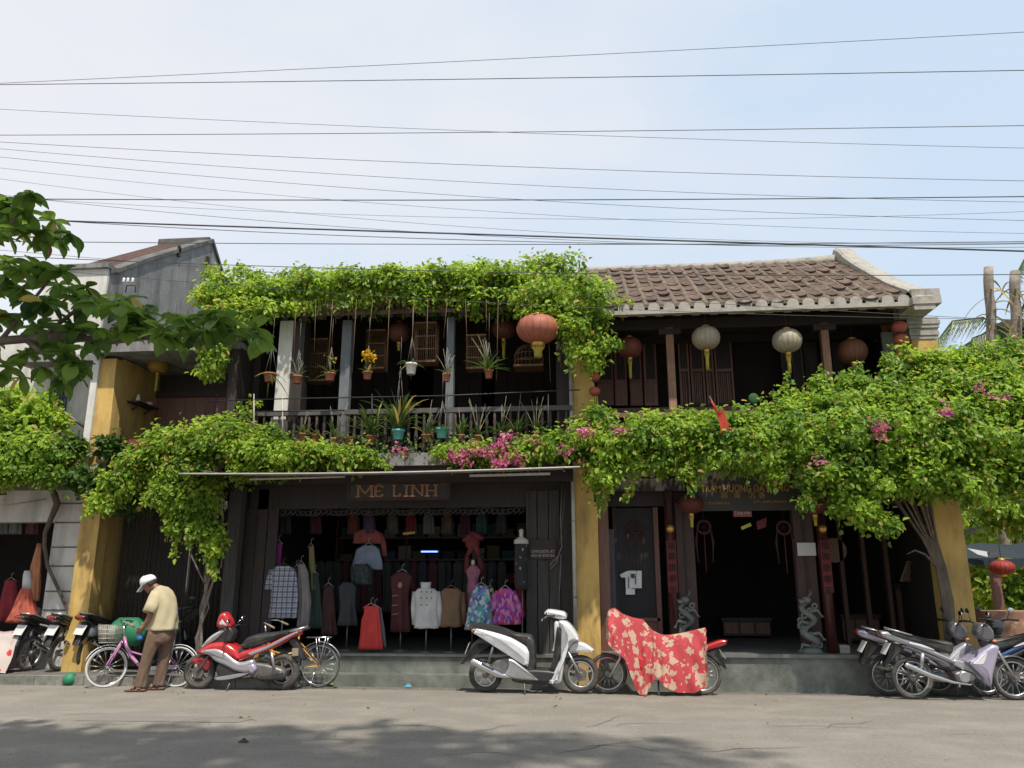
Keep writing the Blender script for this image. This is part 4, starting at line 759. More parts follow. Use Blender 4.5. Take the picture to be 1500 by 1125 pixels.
for k in range(13):
    a_ = 2.4*k; g = MB(); g.tube([P(1396, 985, 12.2)+Vector((.05*math.sin(a_), .06*math.cos(a_), 0)), P(1388+7*math.sin(a_), 880, 12.32), P(1378+6*math.sin(a_), 830, 12.35), P(1362+10*math.sin(a_), 790, 12.3), P(1340+24*math.sin(a_), 740, 12.1+.2*math.cos(a_)), P(1330+50*math.sin(a_), 690, 11.9), P(1320+90*math.sin(a_), 630, 11.9)], [.030, .026, .022, .018, .015, .012, .009], 7); hp(g, 'trunk_stem', M['bark'], bv)
g = MB(); g.tube([P(1372, 830, 12.3), P(1355, 812, 12.1), P(1340, 806, 12.0), P(1328, 812, 12.0)], [.02, .016, .012, .006], 6); hp(g, 'side_shoot', M['bark'], bv)
g = MB(); g.tube([P(870, 735, 11.9), P(885, 660, 12.0), P(1000, 650, 12.0), P(1150, 650, 12.0), P(1320, 650, 12.0)], [.01, .02, .022, .025, .03], 6); hp(g, 'main_limb', M['bark'], bv)
me0 = None
for (px, py, Y, n) in [(665, 668, 11.75, 60), (684, 662, 11.75, 70), (700, 660, 11.7, 60), (718, 662, 11.7, 55), (735, 652, 11.65, 90), (750, 668, 11.65, 80), (742, 640, 11.7, 50), (760, 675, 11.65, 40), (733, 680, 11.6, 75), (680, 676, 11.65, 35), (588, 658, 11.85, 40), (856, 635, 11.5, 45), (865, 628, 11.55, 30), (905, 630, 11.45, 25), (1286, 625, 11.0, 60), (1290, 634, 11.0, 50), (1384, 601, 11.0, 40), (1440, 568, 11.4, 25), (1465, 580, 11.3, 25), (1200, 678, 10.95, 22), (828, 660, 11.6, 30), (785, 650, 11.7, 30)]:
    pos, nrm, tip = blob_points([(P(px, py, Y), (.09, .06, .06))], n*2, 6, .035, .9, .1)
    foliage('flower_cluster', bv, (pos[::2], nrm[::2], tip[::2]), 0.055, M['bract'], kind='stuff', asp=.8)
# ================================================================ almond tree: trunk out of frame to the left, one branch reaching into view
al = thing('almond_tree', 'big leaved tropical almond branch reaching in from the left edge above the street', 'tree', (-7.6, 3.6, 0))
g = MB(); g.tube([(-7.6, 3.6, -.1), (-7.55, 3.6, 1.5), (-7.4, 3.65, 3.2), (-7.0, 3.6, 5.0), (-6.4, 3.3, 6.6), (-5.4, 2.6, 8.2)], [.24, .19, .17, .14, .11, .05], 12); hp(g, 'trunk', M['bark'], al)
limbs = [[(-7.4, 3.65, 3.3), P(-120, 480, 5.6), P(-10, 500, 5.9), P(90, 492, 6.0), P(160, 500, 6.0), P(230, 492, 6.0), P(300, 484, 6.0), P(380, 490, 6.0)], [P(-60, 490, 5.8), P(-20, 420, 5.9), P(0, 350, 5.9), P(30, 310, 5.9)], [P(0, 500, 5.9), P(40, 450, 5.9), P(80, 400, 5.9)], [P(60, 495, 5.95), P(110, 455, 6.0), P(150, 440, 6.0)], [P(40, 500, 5.95), P(80, 530, 5.9), P(100, 545, 5.9)], [(-6.9, 3.6, 5.2), (-5.2, 4.1, 6.3), (-3.2, 4.3, 7.0), (-.8, 4.3, 7.3), (1.2, 4.4, 7.6)], [(-6.6, 3.4, 6.2), (-4.4, 2.6, 7.3), (-1.8, 2.8, 8.0)], [(-3.2, 4.3, 7.0), (-2.2, 3.2, 7.6), (-.5, 2.9, 7.9)]]
for l in limbs: g = MB(); n = len(l); g.tube(l, [max(.011, (.05 if l is limbs[0] else .022 if len(l) < 5 and l[0] != limbs[5][0] else .05)*(1-i/n*.8)) for i in range(n)], 7); hp(g, 'limb', M['bark'], al)
lv = []
for var in range(3):
    g = MB(); rows = []
    for j in range(7):
        t = j/6; wd = [.012, .03, .055, .068, .070, .052, .004][j]; dz = -.06*t*t*(1+var*.8)
        rows.append([(-wd, t*.22, dz+.022), (-wd*.5, t*.22, dz+.006), (0, t*.22, dz-.002), (wd*.5, t*.22, dz+.006), (wd, t*.22, dz+.022)])
    g.grid(rows); me, _ = g.mesh('leaf', [M['leaf_almond']], (0, 0, 0)); lv.append(me)
ros = [(38, 296, .9), (12, 305, 1), (62, 340, 1), (24, 338, 1), (84, 352, .9), (10, 385, 1), (50, 392, 1), (88, 398, 1), (30, 425, 1), (72, 440, .9), (110, 436, .9), (14, 462, 1), (60, 482, 1), (104, 476, 1), (138, 445, .9), (172, 448, 1), (206, 462, 1), (236, 482, 1), (274, 470, 1), (302, 488, 1), (338, 486, 1), (374, 484, 1), (40, 520, 1), (96, 520, 1), (108, 545, .8), (12, 540, .9), (150, 490, 1), (185, 488, .9), (-30, 430, 1), (-25, 500, 1), (-20, 350, 1), (255, 498, .9), (320, 470, .9), (75, 505, .9)]
for (px, py, s_) in ros:
    c0 = P(px, py, 5.95+rnd.uniform(-.35, .35)); a0 = rnd.uniform(0, 6.3); nl = 8
    for k in range(nl):
        o = bpy.data.objects.new('leaf', lv[k % 3]); C.objects.link(o); WL[o.name] = c0; o.parent = al; o.location = c0-WL[al.name]
        az = a0+k*2.4; el = rnd.uniform(-.55, .75)
        o.rotation_euler = (el, rnd.uniform(-.35, .35), az); q = s_*rnd.uniform(.58, .92); o.scale = (q*rnd.uniform(.9, 1.15), q, q)
xr = [(px+rnd.uniform(-22, 22), py+rnd.uniform(-16, 22)) for (px, py, s_) in ros for _ in (0, 1)]; dense = MB(); rust = MB()
for n_, (px, py) in enumerate(xr):
    c0 = P(px, py, 6.0+rnd.uniform(-.4, .5)); a0 = rnd.uniform(0, 6.3)
    for k in range(7):
        me = lv[k % 3]; q = rnd.uniform(.5, .85); mt = Matrix.Translation(c0) @ Matrix.Rotation(a0+k*2.4, 4, 'Z') @ Matrix.Rotation(rnd.uniform(-.8, .6), 4, 'X') @ Matrix.Rotation(rnd.uniform(-.4, .4), 4, 'Y') @ Matrix.Diagonal((q, q, q, 1))
        (rust if (n_ in (5, 23) and k < 4) else dense).add([mt @ v.co for v in me.vertices], [tuple(p_.vertices) for p_ in me.polygons], True)
hp(dense, 'inner_leaves', M['leaf_almond'], al, kind='stuff'); hp(rust, 'old_leaves', M['leaf_rust'], al, 'rusty orange old leaves', kind='stuff')
big = [(Vector((-4.6, 3.6, 7.1)), (1.3, .7, .4)), (Vector((-3.0, 4.2, 7.0)), (1.2, .9, .45)), (Vector((-1.4, 4.2, 7.3)), (1.2, .9, .45)), (Vector((.2, 4.2, 7.6)), (1.0, .8, .45)), (Vector((-3.8, 2.8, 7.6)), (1.6, 1.0, .6)), (Vector((-1.6, 2.9, 8.0)), (1.6, .9, .5)), (Vector((.9, 4.3, 7.7)), (.9, .6, .35)), (Vector((-.4, 3.2, 8.0)), (1.0, .8, .4)), (Vector((1.8, 4.0, 7.9)), (.9, .6, .35)), (Vector((.6, 3.2, 8.1)), (1.0, .8, .4)), (Vector((-2.2, 4.4, 7.6)), (1.2, .5, .3)), (Vector((-4.0, 4.3, 7.4)), (1.1, .5, .3)), (Vector((-2.6, 3.5, 7.6)), (1.6, .9, .5)), (Vector((2.6, 3.2, 8.2)), (.9, .6, .35))]
foliage('crown', al, blob_points(big, 3000, 12, .16, .9, .8), .25, M['leaf_almond'])

# ================================================================ overhead wires
wires = [((0, 122), (750, 86), (1500, 47), .006, 'highest overhead wire, rising steeply to the right'), ((0, 124), (750, 115), (1500, 103), .009, 'second highest overhead wire, thicker, almost level'),
 ((0, 160), (800, 196), (1500, 217), .005, 'thin overhead wire falling from left to right across a level one'), ((0, 198), (800, 193), (1500, 184), .008, 'level overhead wire crossing the falling thin one in mid sky'),
 ((0, 208), (750, 244), (1500, 265), .006, 'upper of the falling wires below the mid sky crossing'), ((0, 218), (750, 270), (1500, 296), .005, 'second of the falling wires below the mid sky crossing'), ((0, 230), (650, 285), (1500, 323), .005, 'third of the falling wires below the mid sky crossing'), ((0, 246), (650, 305), (1500, 342), .004, 'fourth and faintest of the falling wires'),
 ((-40, 291), (750, 293), (1500, 288), .012, 'thick level dark cable left of the almond leaves to the right edge'), ((0, 262), (650, 330), (1500, 356), .004, 'faint wire sagging just above the cable bundle'), ((40, 290), (700, 345), (1500, 362), .005, 'faint wire merging with the cable bundle at the right'),
 ((-80, 318), (500, 337), (1500, 368), .019, 'thickest black cable bundle falling gently across the sky'), ((60, 322), (700, 352), (1500, 357), .008, 'thin cable twisted along the black bundle'), ((60, 354), (750, 358), (1500, 354), .009, 'level dark wire just touching the left gable ridge'),
 ((120, 380), (750, 399), (1500, 402), .009, 'dark wire passing in front of the vine and the roof ridge'), ((160, 380), (750, 425), (1500, 470), .005, 'lowest thin wire falling across vine and eave'), ((180, 405), (750, 445), (1500, 468), .005, 'thin wire crossing just above the tiled eave'), ((0, 288), (750, 320), (1500, 310), .004, 'faint wire between the thick level cable and the bundle')]
for i, (a_, b_, c_, r_, lb) in enumerate(wires):
    Y = 9.2+.12*(i % 5); g = MB(); pts = []
    for k in range(-8, 33):
        t = k/24; px = a_[0]+(c_[0]-a_[0])*t; l0 = (px-b_[0])*(px-c_[0])/((a_[0]-b_[0])*(a_[0]-c_[0])); l1 = (px-a_[0])*(px-c_[0])/((b_[0]-a_[0])*(b_[0]-c_[0])); l2 = (px-a_[0])*(px-b_[0])/((c_[0]-a_[0])*(c_[0]-b_[0]))
        pts.append(P(px, a_[1]*l0+b_[1]*l1+c_[1]*l2, Y))
    g.tube(pts, r_*.62, 5); tag(g.build('overhead_wire', M['wire']), lb, 'wire', 'overhead wires above the street')
# drop wire with ceramic insulators at the gable
ins = thing('insulator_bracket', 'small iron bracket with white insulators on the grimy gable', 'insulator', P(192, 418, 13.3)); g = MB(); g.tube([P(184, 428, 13.3), P(186, 418, 13.2), P(198, 418, 13.2), P(198, 428, 13.3)], .012, 6); hp(g, 'bracket', M['metal_dk'], ins)
for px in (181, 187, 194): 
    q = P(px, 414, 13.18); g = MB(); g.lathe([(.02, 0), (.035, .02), (.02, .05), (.03, .08), (.01, .1)], tuple(q), 8); hp(g, 'insulator', M['pot_white'], ins)

# ================================================================ lanterns
def silk(name, c): return plain(name, c, .6, trans=.25)
def lantern(name, px, py, Y, w_px, h_px, m, label, cap='gold', tassel=.3, cord=.5, group=None, cat='lantern', frac=.28, tm='mustard'):
    k = Y/FPX*1.03; p = P(px, py, Y); r_, h = w_px*k/2, h_px*k/2
    t = thing(name, label, cat, p, group); n = 10
    prof = [(r_*math.cos(a)**.8 if math.cos(a) > 0 else 0, h*math.sin(a)) for a in [(-1.37+2.74*i/n) for i in range(n+1)]]
    hp(MB().lathe(prof, tuple(p), 36, rib=.045), 'shade', m, t)
    rbm = plain(m.name+'_rib', tuple(c*.6 for c in m.node_tree.nodes['Color Ramp'].color_ramp.elements[1].color[:3]), .6)
    rb = MB()
    for q in range(18):
        a = q*math.pi/9; rb.tube([(p.x+(r_b+.002)*math.cos(a), p.y+(r_b+.002)*math.sin(a), p.z+z_b) for r_b, z_b in prof], .0035, 4, cap=False)
    hp(rb, 'ribs', rbm, t, kind='stuff')
    hp(MB().lathe([(r_*.28, h-.02), (r_*.30, h+.02), (r_*.2, h+.03), (.01, h+.045)], tuple(p), 14), 'top_cap', M['gold'], t)
    cl = r_*frac; hh = h*.35
    hp(MB().lathe([(cl*.95, -h+.01), (cl*1.05, -h-hh*.25), (cl, -h-hh)], tuple(p), 16), 'collar', M[cap], t)
    if tassel:
        g = MB()
        for q in range(14):
            a = q*2*math.pi/14; x, y = math.cos(a)*cl*.85, math.sin(a)*cl*.85; g.tube([(p.x+x, p.y+y, p.z-h-hh), (p.x+x*.55, p.y+y*.55, p.z-h-hh-tassel*.35), (p.x+x*.5, p.y+y*.5, p.z-h-hh-tassel)], max(.007, cl*.16), 4)
        hp(g, 'tassel', M[tm], t)
    g = MB(); g.tube([(p.x, p.y, p.z+h+.04), (p.x, p.y, p.z+h+cord)], .005, 5); hp(g, 'cord', M['metal_dk'], t)
    return t
lantern('silk_lantern', 788, 482, 11.95, 64, 42, silk('silk_salmon', (.50, .17, .11)), 'largest salmon red silk lantern with wide gold fringe hanging under the roof vine', tassel=.16, frac=.32, cord=.25)
lantern('silk_lantern', 1034, 495, 12.35, 40, 34, silk('silk_ivory', (.52, .45, .33)), 'pale ivory lantern hanging right of the wooden post under the tiled eave', tassel=.28, frac=.2)
lantern('silk_lantern', 1153, 499, 12.3, 41, 34, silk('silk_ivory', (.52, .45, .33)), 'pale ivory lantern left of the second wooden post under the tiled eave', tassel=.28, frac=.2)
lantern('silk_lantern', 922, 509, 12.7, 36, 30, silk('silk_darkred', (.26, .07, .055)), 'dark red lantern with a long green gold tassel in front of the panelled doors', tassel=.3, frac=.2)
lantern('silk_lantern', 1249, 515, 12.8, 40, 36, silk('silk_brown', (.30, .12, .07)), 'brownish red lantern right of the second wooden post upstairs', tassel=.12, frac=.2, tm='pot_white')
lantern('silk_lantern', 232, 536, 13.2, 30, 22, silk('silk_mustard', (.46, .28, .05)), 'mustard yellow lantern hanging in the narrow house upstairs', tassel=.3, frac=.18)
lantern('silk_lantern', 585, 487, 13.2, 32, 30, silk('silk_dim', (.20, .07, .05)), 'dim reddish lantern deep under the vine roof behind the white flower pot', tassel=.1, frac=.2)
lantern('silk_lantern', 738, 482, 13.2, 36, 30, silk('silk_dim', (.20, .07, .05)), 'dim reddish lantern in the shade left of the large salmon lantern', tassel=.3, frac=.2)
lantern('silk_lantern', 430, 497, 12.8, 30, 22, silk('silk_brown', (.30, .12, .07)), 'small brown red lantern under the left end of the vine roof', tassel=.1, frac=.25)
lantern('silk_lantern', 1012, 738, 12.3, 34, 26, silk('silk_red2', (.15, .035, .022)), 'dark red lantern at the left end of the craft shop sign', tassel=.16, frac=.2)
lantern('silk_lantern', 1192, 738, 12.3, 34, 28, silk('silk_red2', (.15, .035, .022)), 'dark red lantern at the right end of the craft shop sign', tassel=.12, frac=.2)
lantern('silk_lantern', 1468, 831, 14.0, 30, 18, silk('silk_red3', (.40, .05, .04)), 'red lantern hanging under the blue awning at the far right', tassel=0, frac=.3)
def lstring(pxs, pys, Y, rpx, label, m):
    p = P(pxs[0], pys[0], Y); t = thing('lantern_string', label, 'lantern string', p); k = Y/FPX*1.03
    for px, py in zip(pxs, pys):
        q = P(px, py, Y); r_ = rpx*k; g = MB().lathe([(r_*.35, -r_*.78), (r_*.75, -r_*.6), (r_, -r_*.1), (r_*.95, r_*.25), (r_*.7, r_*.6), (r_*.3, r_*.75)], tuple(q), 20, rib=.04); b = hp(g, 'lantern_ball', m, t)
        hp(MB().lathe([(r_*.32, -r_*1.0), (r_*.36, -r_*.8)], tuple(q), 10), 'collar', M['metal_dk'], b)
    q1 = P(pxs[-1], pys[-1], Y); g = MB(); g.tube([(p.x, Y, p.z+.3), (q1.x, Y, q1.z-.1)], .006, 5); hp(g, 'cord', M['metal_dk'], t)
    g = MB()
    for i in range(10): a = i*.628; g.tube([(q1.x+.04*math.cos(a), Y+.04*math.sin(a), q1.z-.09), (q1.x+.05*math.cos(a), Y+.05*math.sin(a), q1.z-.3)], .01, 4)
    hp(g, 'tassel', M['mustard'], t)
lstring([872, 871, 871, 871], [511, 531, 552, 573], 12.3, 8.5, 'string of four small salmon lantern balls beside the yellow column between the shops', silk('silk_salmon2', (.52, .13, .085)))
lstring([1317, 1320, 1322], [479, 498, 519], 12.4, 11, 'string of three salmon lantern balls beside the right yellow column', silk('silk_salmon2', (.52, .13, .085)))
# bird cages upstairs
def cage(px0, py0, px1, py1, Y, label, dome=False):
    x0, x1, z0, z1 = XZ(px0, py0, px1, py1, Y); d = (x1-x0)*.8; cx, cy = (x0+x1)/2, Y+d/2; t = thing('bird_cage', label, 'bird cage', (cx, cy, z0))
    hp(B(x0, x1, Y, Y+d, z0, z0+.035), 'base_tray', M['bamboo'], t); g = MB()
    nb = 11
    if dome:
        r_ = (x1-x0)/2
        for k in range(22): a = k*math.pi/11; g.tube([(cx+r_*math.cos(a)*f, cy+r_*math.sin(a)*f, z0+(z1-z0)*h) for f, h in ((1, .03), (1, .55), (.8, .8), (.45, .94), (0, 1))], .005, 4)
        g.torus((cx, cy, z0+(z1-z0)*.3), r_, .008, 'z', 22, 4); g.torus((cx, cy, z0+(z1-z0)*.55), r_, .008, 'z', 22, 4)
    else:
        for k in range(nb+1):
            for y in (Y, Y+d): g.tube([(x0+(x1-x0)*k/nb, y, z0), (x0+(x1-x0)*k/nb, y, z1)], .0045, 4)
        for k in range(1, 8):
            for x in (x0, x1): g.tube([(x, Y+d*k/8, z0), (x, Y+d*k/8, z1)], .0045, 4)
        for z in (.33, .66): g.box(x0, x1, Y-.006, Y+.004, z0+(z1-z0)*z, z0+(z1-z0)*z+.015)
        hp(B(x0-.01, x1+.01, Y-.01, Y+d+.01, z1, z1+.03), 'roof', M['bamboo'], t)
    hp(g, 'bars', M['bamboo'], t, kind='stuff')
    g = MB(); g.tube([(cx, cy, z1), (cx, cy, z1+.10), (cx+.02, cy, z1+.14), (cx, cy, z1+.5)], .006, 5); hp(g, 'hook', M['metal_dk'], t); g = MB(); g.tube([(x0+.03, cy, z0+(z1-z0)*.4), (x1-.03, cy, z0+(z1-z0)*.4)], .01, 5); hp(g, 'perch', M['bamboo'], t)
for a_ in [(449, 498, 478, 558, 13.1, 'square bamboo bird cage behind the two left hanging orchid pots'), (536, 485, 563, 540, 13.2, 'tall bamboo bird cage behind the yellow flowers'), (607, 474, 638, 530, 12.8, 'square bamboo bird cage right of the white hanging pot'), (683, 492, 711, 540, 12.9, 'orange brown bird cage behind the leafiest hanging basket'), (752, 500, 795, 536, 12.9, 'wide low bird cage under the large salmon lantern'), (366, 500, 382, 548, 13.0, 'narrow orange bird cage at the left end of the balcony')]: cage(*a_, dome='wide' in a_[5])

# ================================================================ pots and plants
def strap(g, p, az, L, lift, w_=.02, droop=1.0, n=6):
    rows = []
    for i in range(n+1):
        t = i/n; r_ = L*t*math.cos(lift)*(.9+.1*t); z = L*(math.sin(lift)*t-droop*.55*t*t); q = Vector((p[0]+r_*math.cos(az), p[1]+r_*math.sin(az), p[2]+z)); s_ = Vector((-math.sin(az), math.cos(az), 0))*w_*(1-t**2.5)*(.5+min(1, t*3)*.5)
        rows.append([q-s_, q+Vector((0, 0, -w_*.4)), q+s_])
    g.grid(rows)
def pot(parent, c, r_, h, m, rim=True, name='pot'):
    pr = [(r_*.68, 0), (r_*.72, .005), (r_*.95, h*.82)]+([(r_*1.07, h*.83), (r_*1.07, h)] if rim else [(r_, h)])+[(r_*.9, h), (r_*.86, h*.85), (.002, h*.84)]
    return hp(MB().lathe(pr, tuple(c), 18, cap=False), name, m, parent)
def orchid_pot(px, py, Y, wpx, hpx, m, label, nl=10, L=.3, lift=(.3, 1.3), droop=.7, hang=True, roots=True, flower=None, cat='potted plant', w_=.018, group=None, leaves=None, canes=0):
    k = Y/FPX*1.03; p = P(px, py+hpx/2, Y); r_, h = wpx*k/2, hpx*k
    t = thing('hanging_pot' if hang else 'potted_plant', label, cat, p, group); pot(t, p, r_, h, m); top = p+Vector((0, 0, h))
    g = MB()
    for i in range(nl): strap(g, top+Vector((rnd.uniform(-r_, r_)*.5, rnd.uniform(-r_, r_)*.5, -.01)), rnd.uniform(0, 6.28), L*rnd.uniform(.7, 1.25), rnd.uniform(*lift), w_, droop*rnd.uniform(.5, 1.3))
    hp(g, 'leaves', M['leaf_orchid'] if not leaves else M[leaves], t, kind='stuff')
    if canes:
        g = MB()
        for i in range((canes+1)//2):
            a, l = rnd.uniform(0, 6.28), rnd.uniform(.25, .45)*L/.3; s_ = rnd.uniform(.15, .6); g.tube([top, top+Vector((math.cos(a)*s_*l*.5, math.sin(a)*s_*l*.3, l*.6)), top+Vector((math.cos(a)*s_*l, math.sin(a)*s_*l*.6, l))], [.006, .005, .003], 5)
        hp(g, 'canes', plain('cane', (.26, .25, .16)), t, kind='stuff')
    if hang:
        g = MB(); tz = max(.45, L*1.1)
        for a in (0, 2.1, 4.2): g.tube([(p.x+r_*math.cos(a), p.y+r_*math.sin(a), p.z+h*.95), (p.x, p.y, p.z+h+tz)], .003, 4)
        g.tube([(p.x, p.y, p.z+h+tz), (p.x, p.y, p.z+h+tz+.5)], .003, 4); hp(g, 'hanger', M['steel_dull'], t)
    if flower:
        pos, nrm, tip = blob_points([(top+Vector((.0, 0, L*1.05)), (.09, .07, .04))], flower, 10, .03, .9, .2); foliage('flowers', t, (pos, nrm, tip), .05, M['petal_yellow'], kind='stuff', asp=.8)
        g = MB(); [g.tube([top, top+Vector((rnd.uniform(-.06, .06), 0, L))], .004, 4) for _ in range(5)]; hp(g, 'stalks', M['leaf_orchid'], t)
    return t
orchid_pot(395, 553, 12.0, 19, 14, M['terracotta'], 'terracotta pot hanging in front of the white pillar', 8, .42, (-.6, .2), 1.2)
orchid_pot(435, 556, 12.2, 15, 12, M['terracotta'], 'terracotta hanging pot with pale upright canes, right of the white pillar', 5, .3, canes=7)
orchid_pot(483, 552, 12.2, 16, 12, M['terracotta'], 'terracotta hanging pot with one small yellow bloom', 8, .3, (.1, .9), canes=3, flower=18)
orchid_pot(538, 550, 12.2, 14, 12, M['terracotta'], 'hanging pot crowned with a bright yellow bunch of flowers', 6, .26, (.2, 1), flower=120)
orchid_pot(602, 540, 12.0, 17, 17, M['pot_white'], 'white hanging plastic pot with a drooping orchid', 8, .26, (.2, .9), 1.3)
orchid_pot(654, 553, 12.2, 12, 12, M['terracotta'], 'small clay hanging pot with tangled pale roots near the grey post', 5, .28, canes=10)
orchid_pot(716, 548, 12.1, 13, 13, M['terracotta'], 'narrow clay hanging pot with the widest spray of leaves and canes', 26, .42, (.4, 1.3), .6, canes=14)
pots = [(443, 640, 12.25, 14, 10, 'terracotta', 'dark clay pot at the left end of the balcony ledge', 8, .3, (.4, 1.3), 3, None), (462, 642, 12.3, 14, 10, 'terracotta', 'clay pot with one broad pale leaf next to the left end pot', 6, .24, (.3, 1.0), 0, None), (489, 648, 12.15, 12, 13, 'terracotta', 'small orange pot with an arching leafy stem on the ledge', 8, .45, (.7, 1.4), 3, None), (512, 648, 12.15, 17, 14, 'terracotta', 'round mottled orange pot low on the ledge', 10, .2, (.1, .8), 0, None),
 (543, 645, 12.15, 17, 14, 'terracotta', 'square shouldered clay pot with large drooping strap leaves', 26, .8, (.6, 1.45), 0, None), (583, 637, 12.05, 19, 15, 'turq', 'turquoise pot with the tallest fountain of striped leaves', 34, .95, (.8, 1.5), 0, None), (625, 643, 12.2, 16, 12, 'terracotta', 'clay pot between the two turquoise pots with long bare canes', 8, .42, (.8, 1.4), 6, None), (647, 635, 12.05, 18, 15, 'turq', 'turquoise hanging pot right of the tall fountain plant', 10, .22, (.1, .7), 0, None),
 (700, 643, 12.25, 12, 10, 'terracotta', 'clay pot with branching bare pale stems behind the pink blossoms', 5, .4, (.6, 1.3), 12, None), (675, 642, 12.3, 12, 10, 'terracotta', 'clay pot with an upright green shoot left of the bare stems', 12, .45, (1.1, 1.5), 2, None), (735, 640, 12.3, 12, 10, 'terracotta', 'clay pot of slanting pale stems above the pink blossoms', 7, .42, (.6, 1.2), 8, None), (758, 640, 12.3, 13, 10, 'terracotta', 'clay pot with a tall dark leafy shoot near the right end', 18, .48, (.8, 1.5), 2, None), (785, 638, 12.3, 12, 10, 'terracotta', 'clay pot with thin pale canes at the right end of the ledge', 5, .4, (1, 1.5), 9, None)]
for (px, py, Y, w1, h1, m, lb, nl, L, lift, cn, fl) in pots: orchid_pot(px, py, Y, w1, h1, M[m], lb, int(nl*1.6)+4, L, lift, .95, hang=(px in (583, 647)), canes=cn, w_=.021, group='plant pots along the balcony ledge')
# small green sprouts filling the ledge
sp_ = []
for px in range(425, 835, 5): sp_.append([P(px, 668, 12.08), P(px+rnd.uniform(-4, 4), 640+rnd.uniform(-4, 14), 12.1)])
lg = foliage('ledge_greenery', None, strand_points(sp_, .02, .05), .06, M['leaf_orchid']); tag(lg, 'low green growth filling the gaps between pots on the balcony ledge', 'plants')
# red ribbons in the bougainvillea
rb = thing('red_flag', 'crumpled bright orange red cloth flag caught in the bougainvillea below the door', 'flag', P(1060, 610, 11.3)); g = MB()
pr = [(1041, 586), (1047, 592), (1052, 602), (1060, 600), (1064, 612), (1068, 626), (1078, 628)]; pl = [(1043, 594), (1048, 604), (1053, 616), (1054, 622), (1056, 628), (1055, 634), (1062, 632)]
g.grid([[P(a_[0]+(b_[0]-a_[0])*j/4, a_[1]+(b_[1]-a_[1])*j/4, 11.2+.03*math.sin(i*2.2+j*1.4)) for j in range(5)] for i, (a_, b_) in enumerate(zip(pl, pr))]); hp(g, 'cloth', plain('flagred', (.55, .07, .03), trans=.2), rb)
g = MB(); g.tube([P(1039, 580, 11.25), P(1066, 630, 11.25)], .008, 5); hp(g, 'stick', M['bamboo'], rb)
gl = MB(); gl.ell(P(1104, 584, 12.3), .085, .03, .09); tag(gl.build('green_fan', M['turq'] if False else plain('fan_green', (.02, .09, .025))), 'round green leaf shaped fan in the dark upstairs doorway', 'fan')

# ================================================================ right background
pl_ = thing('blue_awning', 'greyish blue cloth awning behind the right yellow column', 'awning', (7.5, 14.5, 2.4)); 
A0, A1 = P(1417, 818, 14.2), P(1640, 826, 14.2); g = MB(); g.grid([[(A0.x+(A1.x-A0.x)*i/10, 14.2+.25*j, A0.z+(.13*j)-.02*math.sin(i*2.1)) for j in range(3)] for i in range(11)]); g.grid([[(A0.x+(A1.x-A0.x)*i/10, 14.195, A0.z-.12*j+.01*math.sin(i*1.7)) for j in range(2)] for i in range(11)]); hp(g, 'cloth', plain('awnblue', (.016, .028, .038)), pl_)
for px in (1468, 1600): q = P(px, 900, 14.3); hp(B(q.x-.06, q.x+.06, 14.3, 14.42, 0, 2.0), 'post', M['wood_door'], pl_)
g = MB(); q0, q1 = P(1417, 803, 14.1), P(1447, 816, 14.1); g.prism([(q0.x, q0.z), (q1.x, P(1447, 808, 14.1).z), (q1.x, q1.z), (P(1432, 812, 14.1).x, P(1432, 812, 14.1).z)], 14.1, 14.12); tag(g.build('white_tarp', M['paint_white']), 'white scrap of tarpaulin under the blue awning', 'tarp')
hg = thing('garden_hedge', 'sunlit green garden hedge glimpsed beneath the blue awning', 'hedge', (12, 20, 0)); foliage('foliage', hg, blob_points([(Vector((9+1.6*i, 19+rnd.uniform(-.5, .5), 1.2+rnd.uniform(0, .8))), (1.2, .8, 1.5)) for i in range(7)], 9000, 20, .16), .2, M['leaf_vine'])
foliage('near_foliage', hg, blob_points(blobs([(1440, 860, 15.6, 22, 40, .4), (1485, 870, 15.8, 24, 34, .4), (1530, 860, 15.8, 30, 40, .4), (1460, 740, 15.2, 60, 30, .5), (1530, 750, 15.2, 60, 40, .5)]), 6000, 20, .09), .12, M['leaf_vine']); foliage('upper_foliage', hg, blob_points([(Vector((9+1.3*i, 18+rnd.uniform(-.8, .8), 4.6+rnd.uniform(-.4, .8))), (1.2, .9, 1.3)) for i in range(8)], 12000, 20, .16), .17, M['leaf_dark'])
g = MB(); [g.tube([(9.5+2*i, 19.0, 0), (9.6+2*i, 19, 2), (9.4+2*i, 18.6, 4.6)], [.09, .07, .04], 7) for i in range(5)]; hp(g, 'stems', M['bark'], hg, kind='stuff')
tb = thing('market_table', 'low table with a brownish patterned cloth at the far right', 'table', P(1490, 960, 13.4)); q0, q1 = P(1452, 912, 13.2), P(1560, 912, 13.2); zt = P(1480, 896, 13.2).z; zb = P(1480, 932, 13.2).z
g = MB(); rr = []
for j, z in enumerate((zt, zt-.03, (zt+zb)/2, zb)): rr.append([(x+(.02*math.sin(i*1.9) if j > 1 else 0), y+(.02*math.sin(i*2.3) if j > 1 else 0), z) for i, (x, y) in enumerate([(q0.x, 13.2), (q0.x+.3, 13.19), (q0.x+.6, 13.2), (q0.x+.9, 13.19), (q1.x, 13.2), (q1.x, 13.9), (q0.x+.6, 13.9), (q0.x, 13.9)])])
g.rings(rr[::-1], smooth=False); hp(g, 'tablecloth', pattern('clothbrown', (.24, .13, .08), [(.34, .2, .14), (.4, .3, .24)], 6, .4, 'stars'), tb)
for x in (q0.x+.1, q1.x-.1):
    for y in (13.3, 13.8): hp(B(x-.02, x+.02, y-.02, y+.02, 0, zb+.1), 'leg', M['wood_dk'], tb)
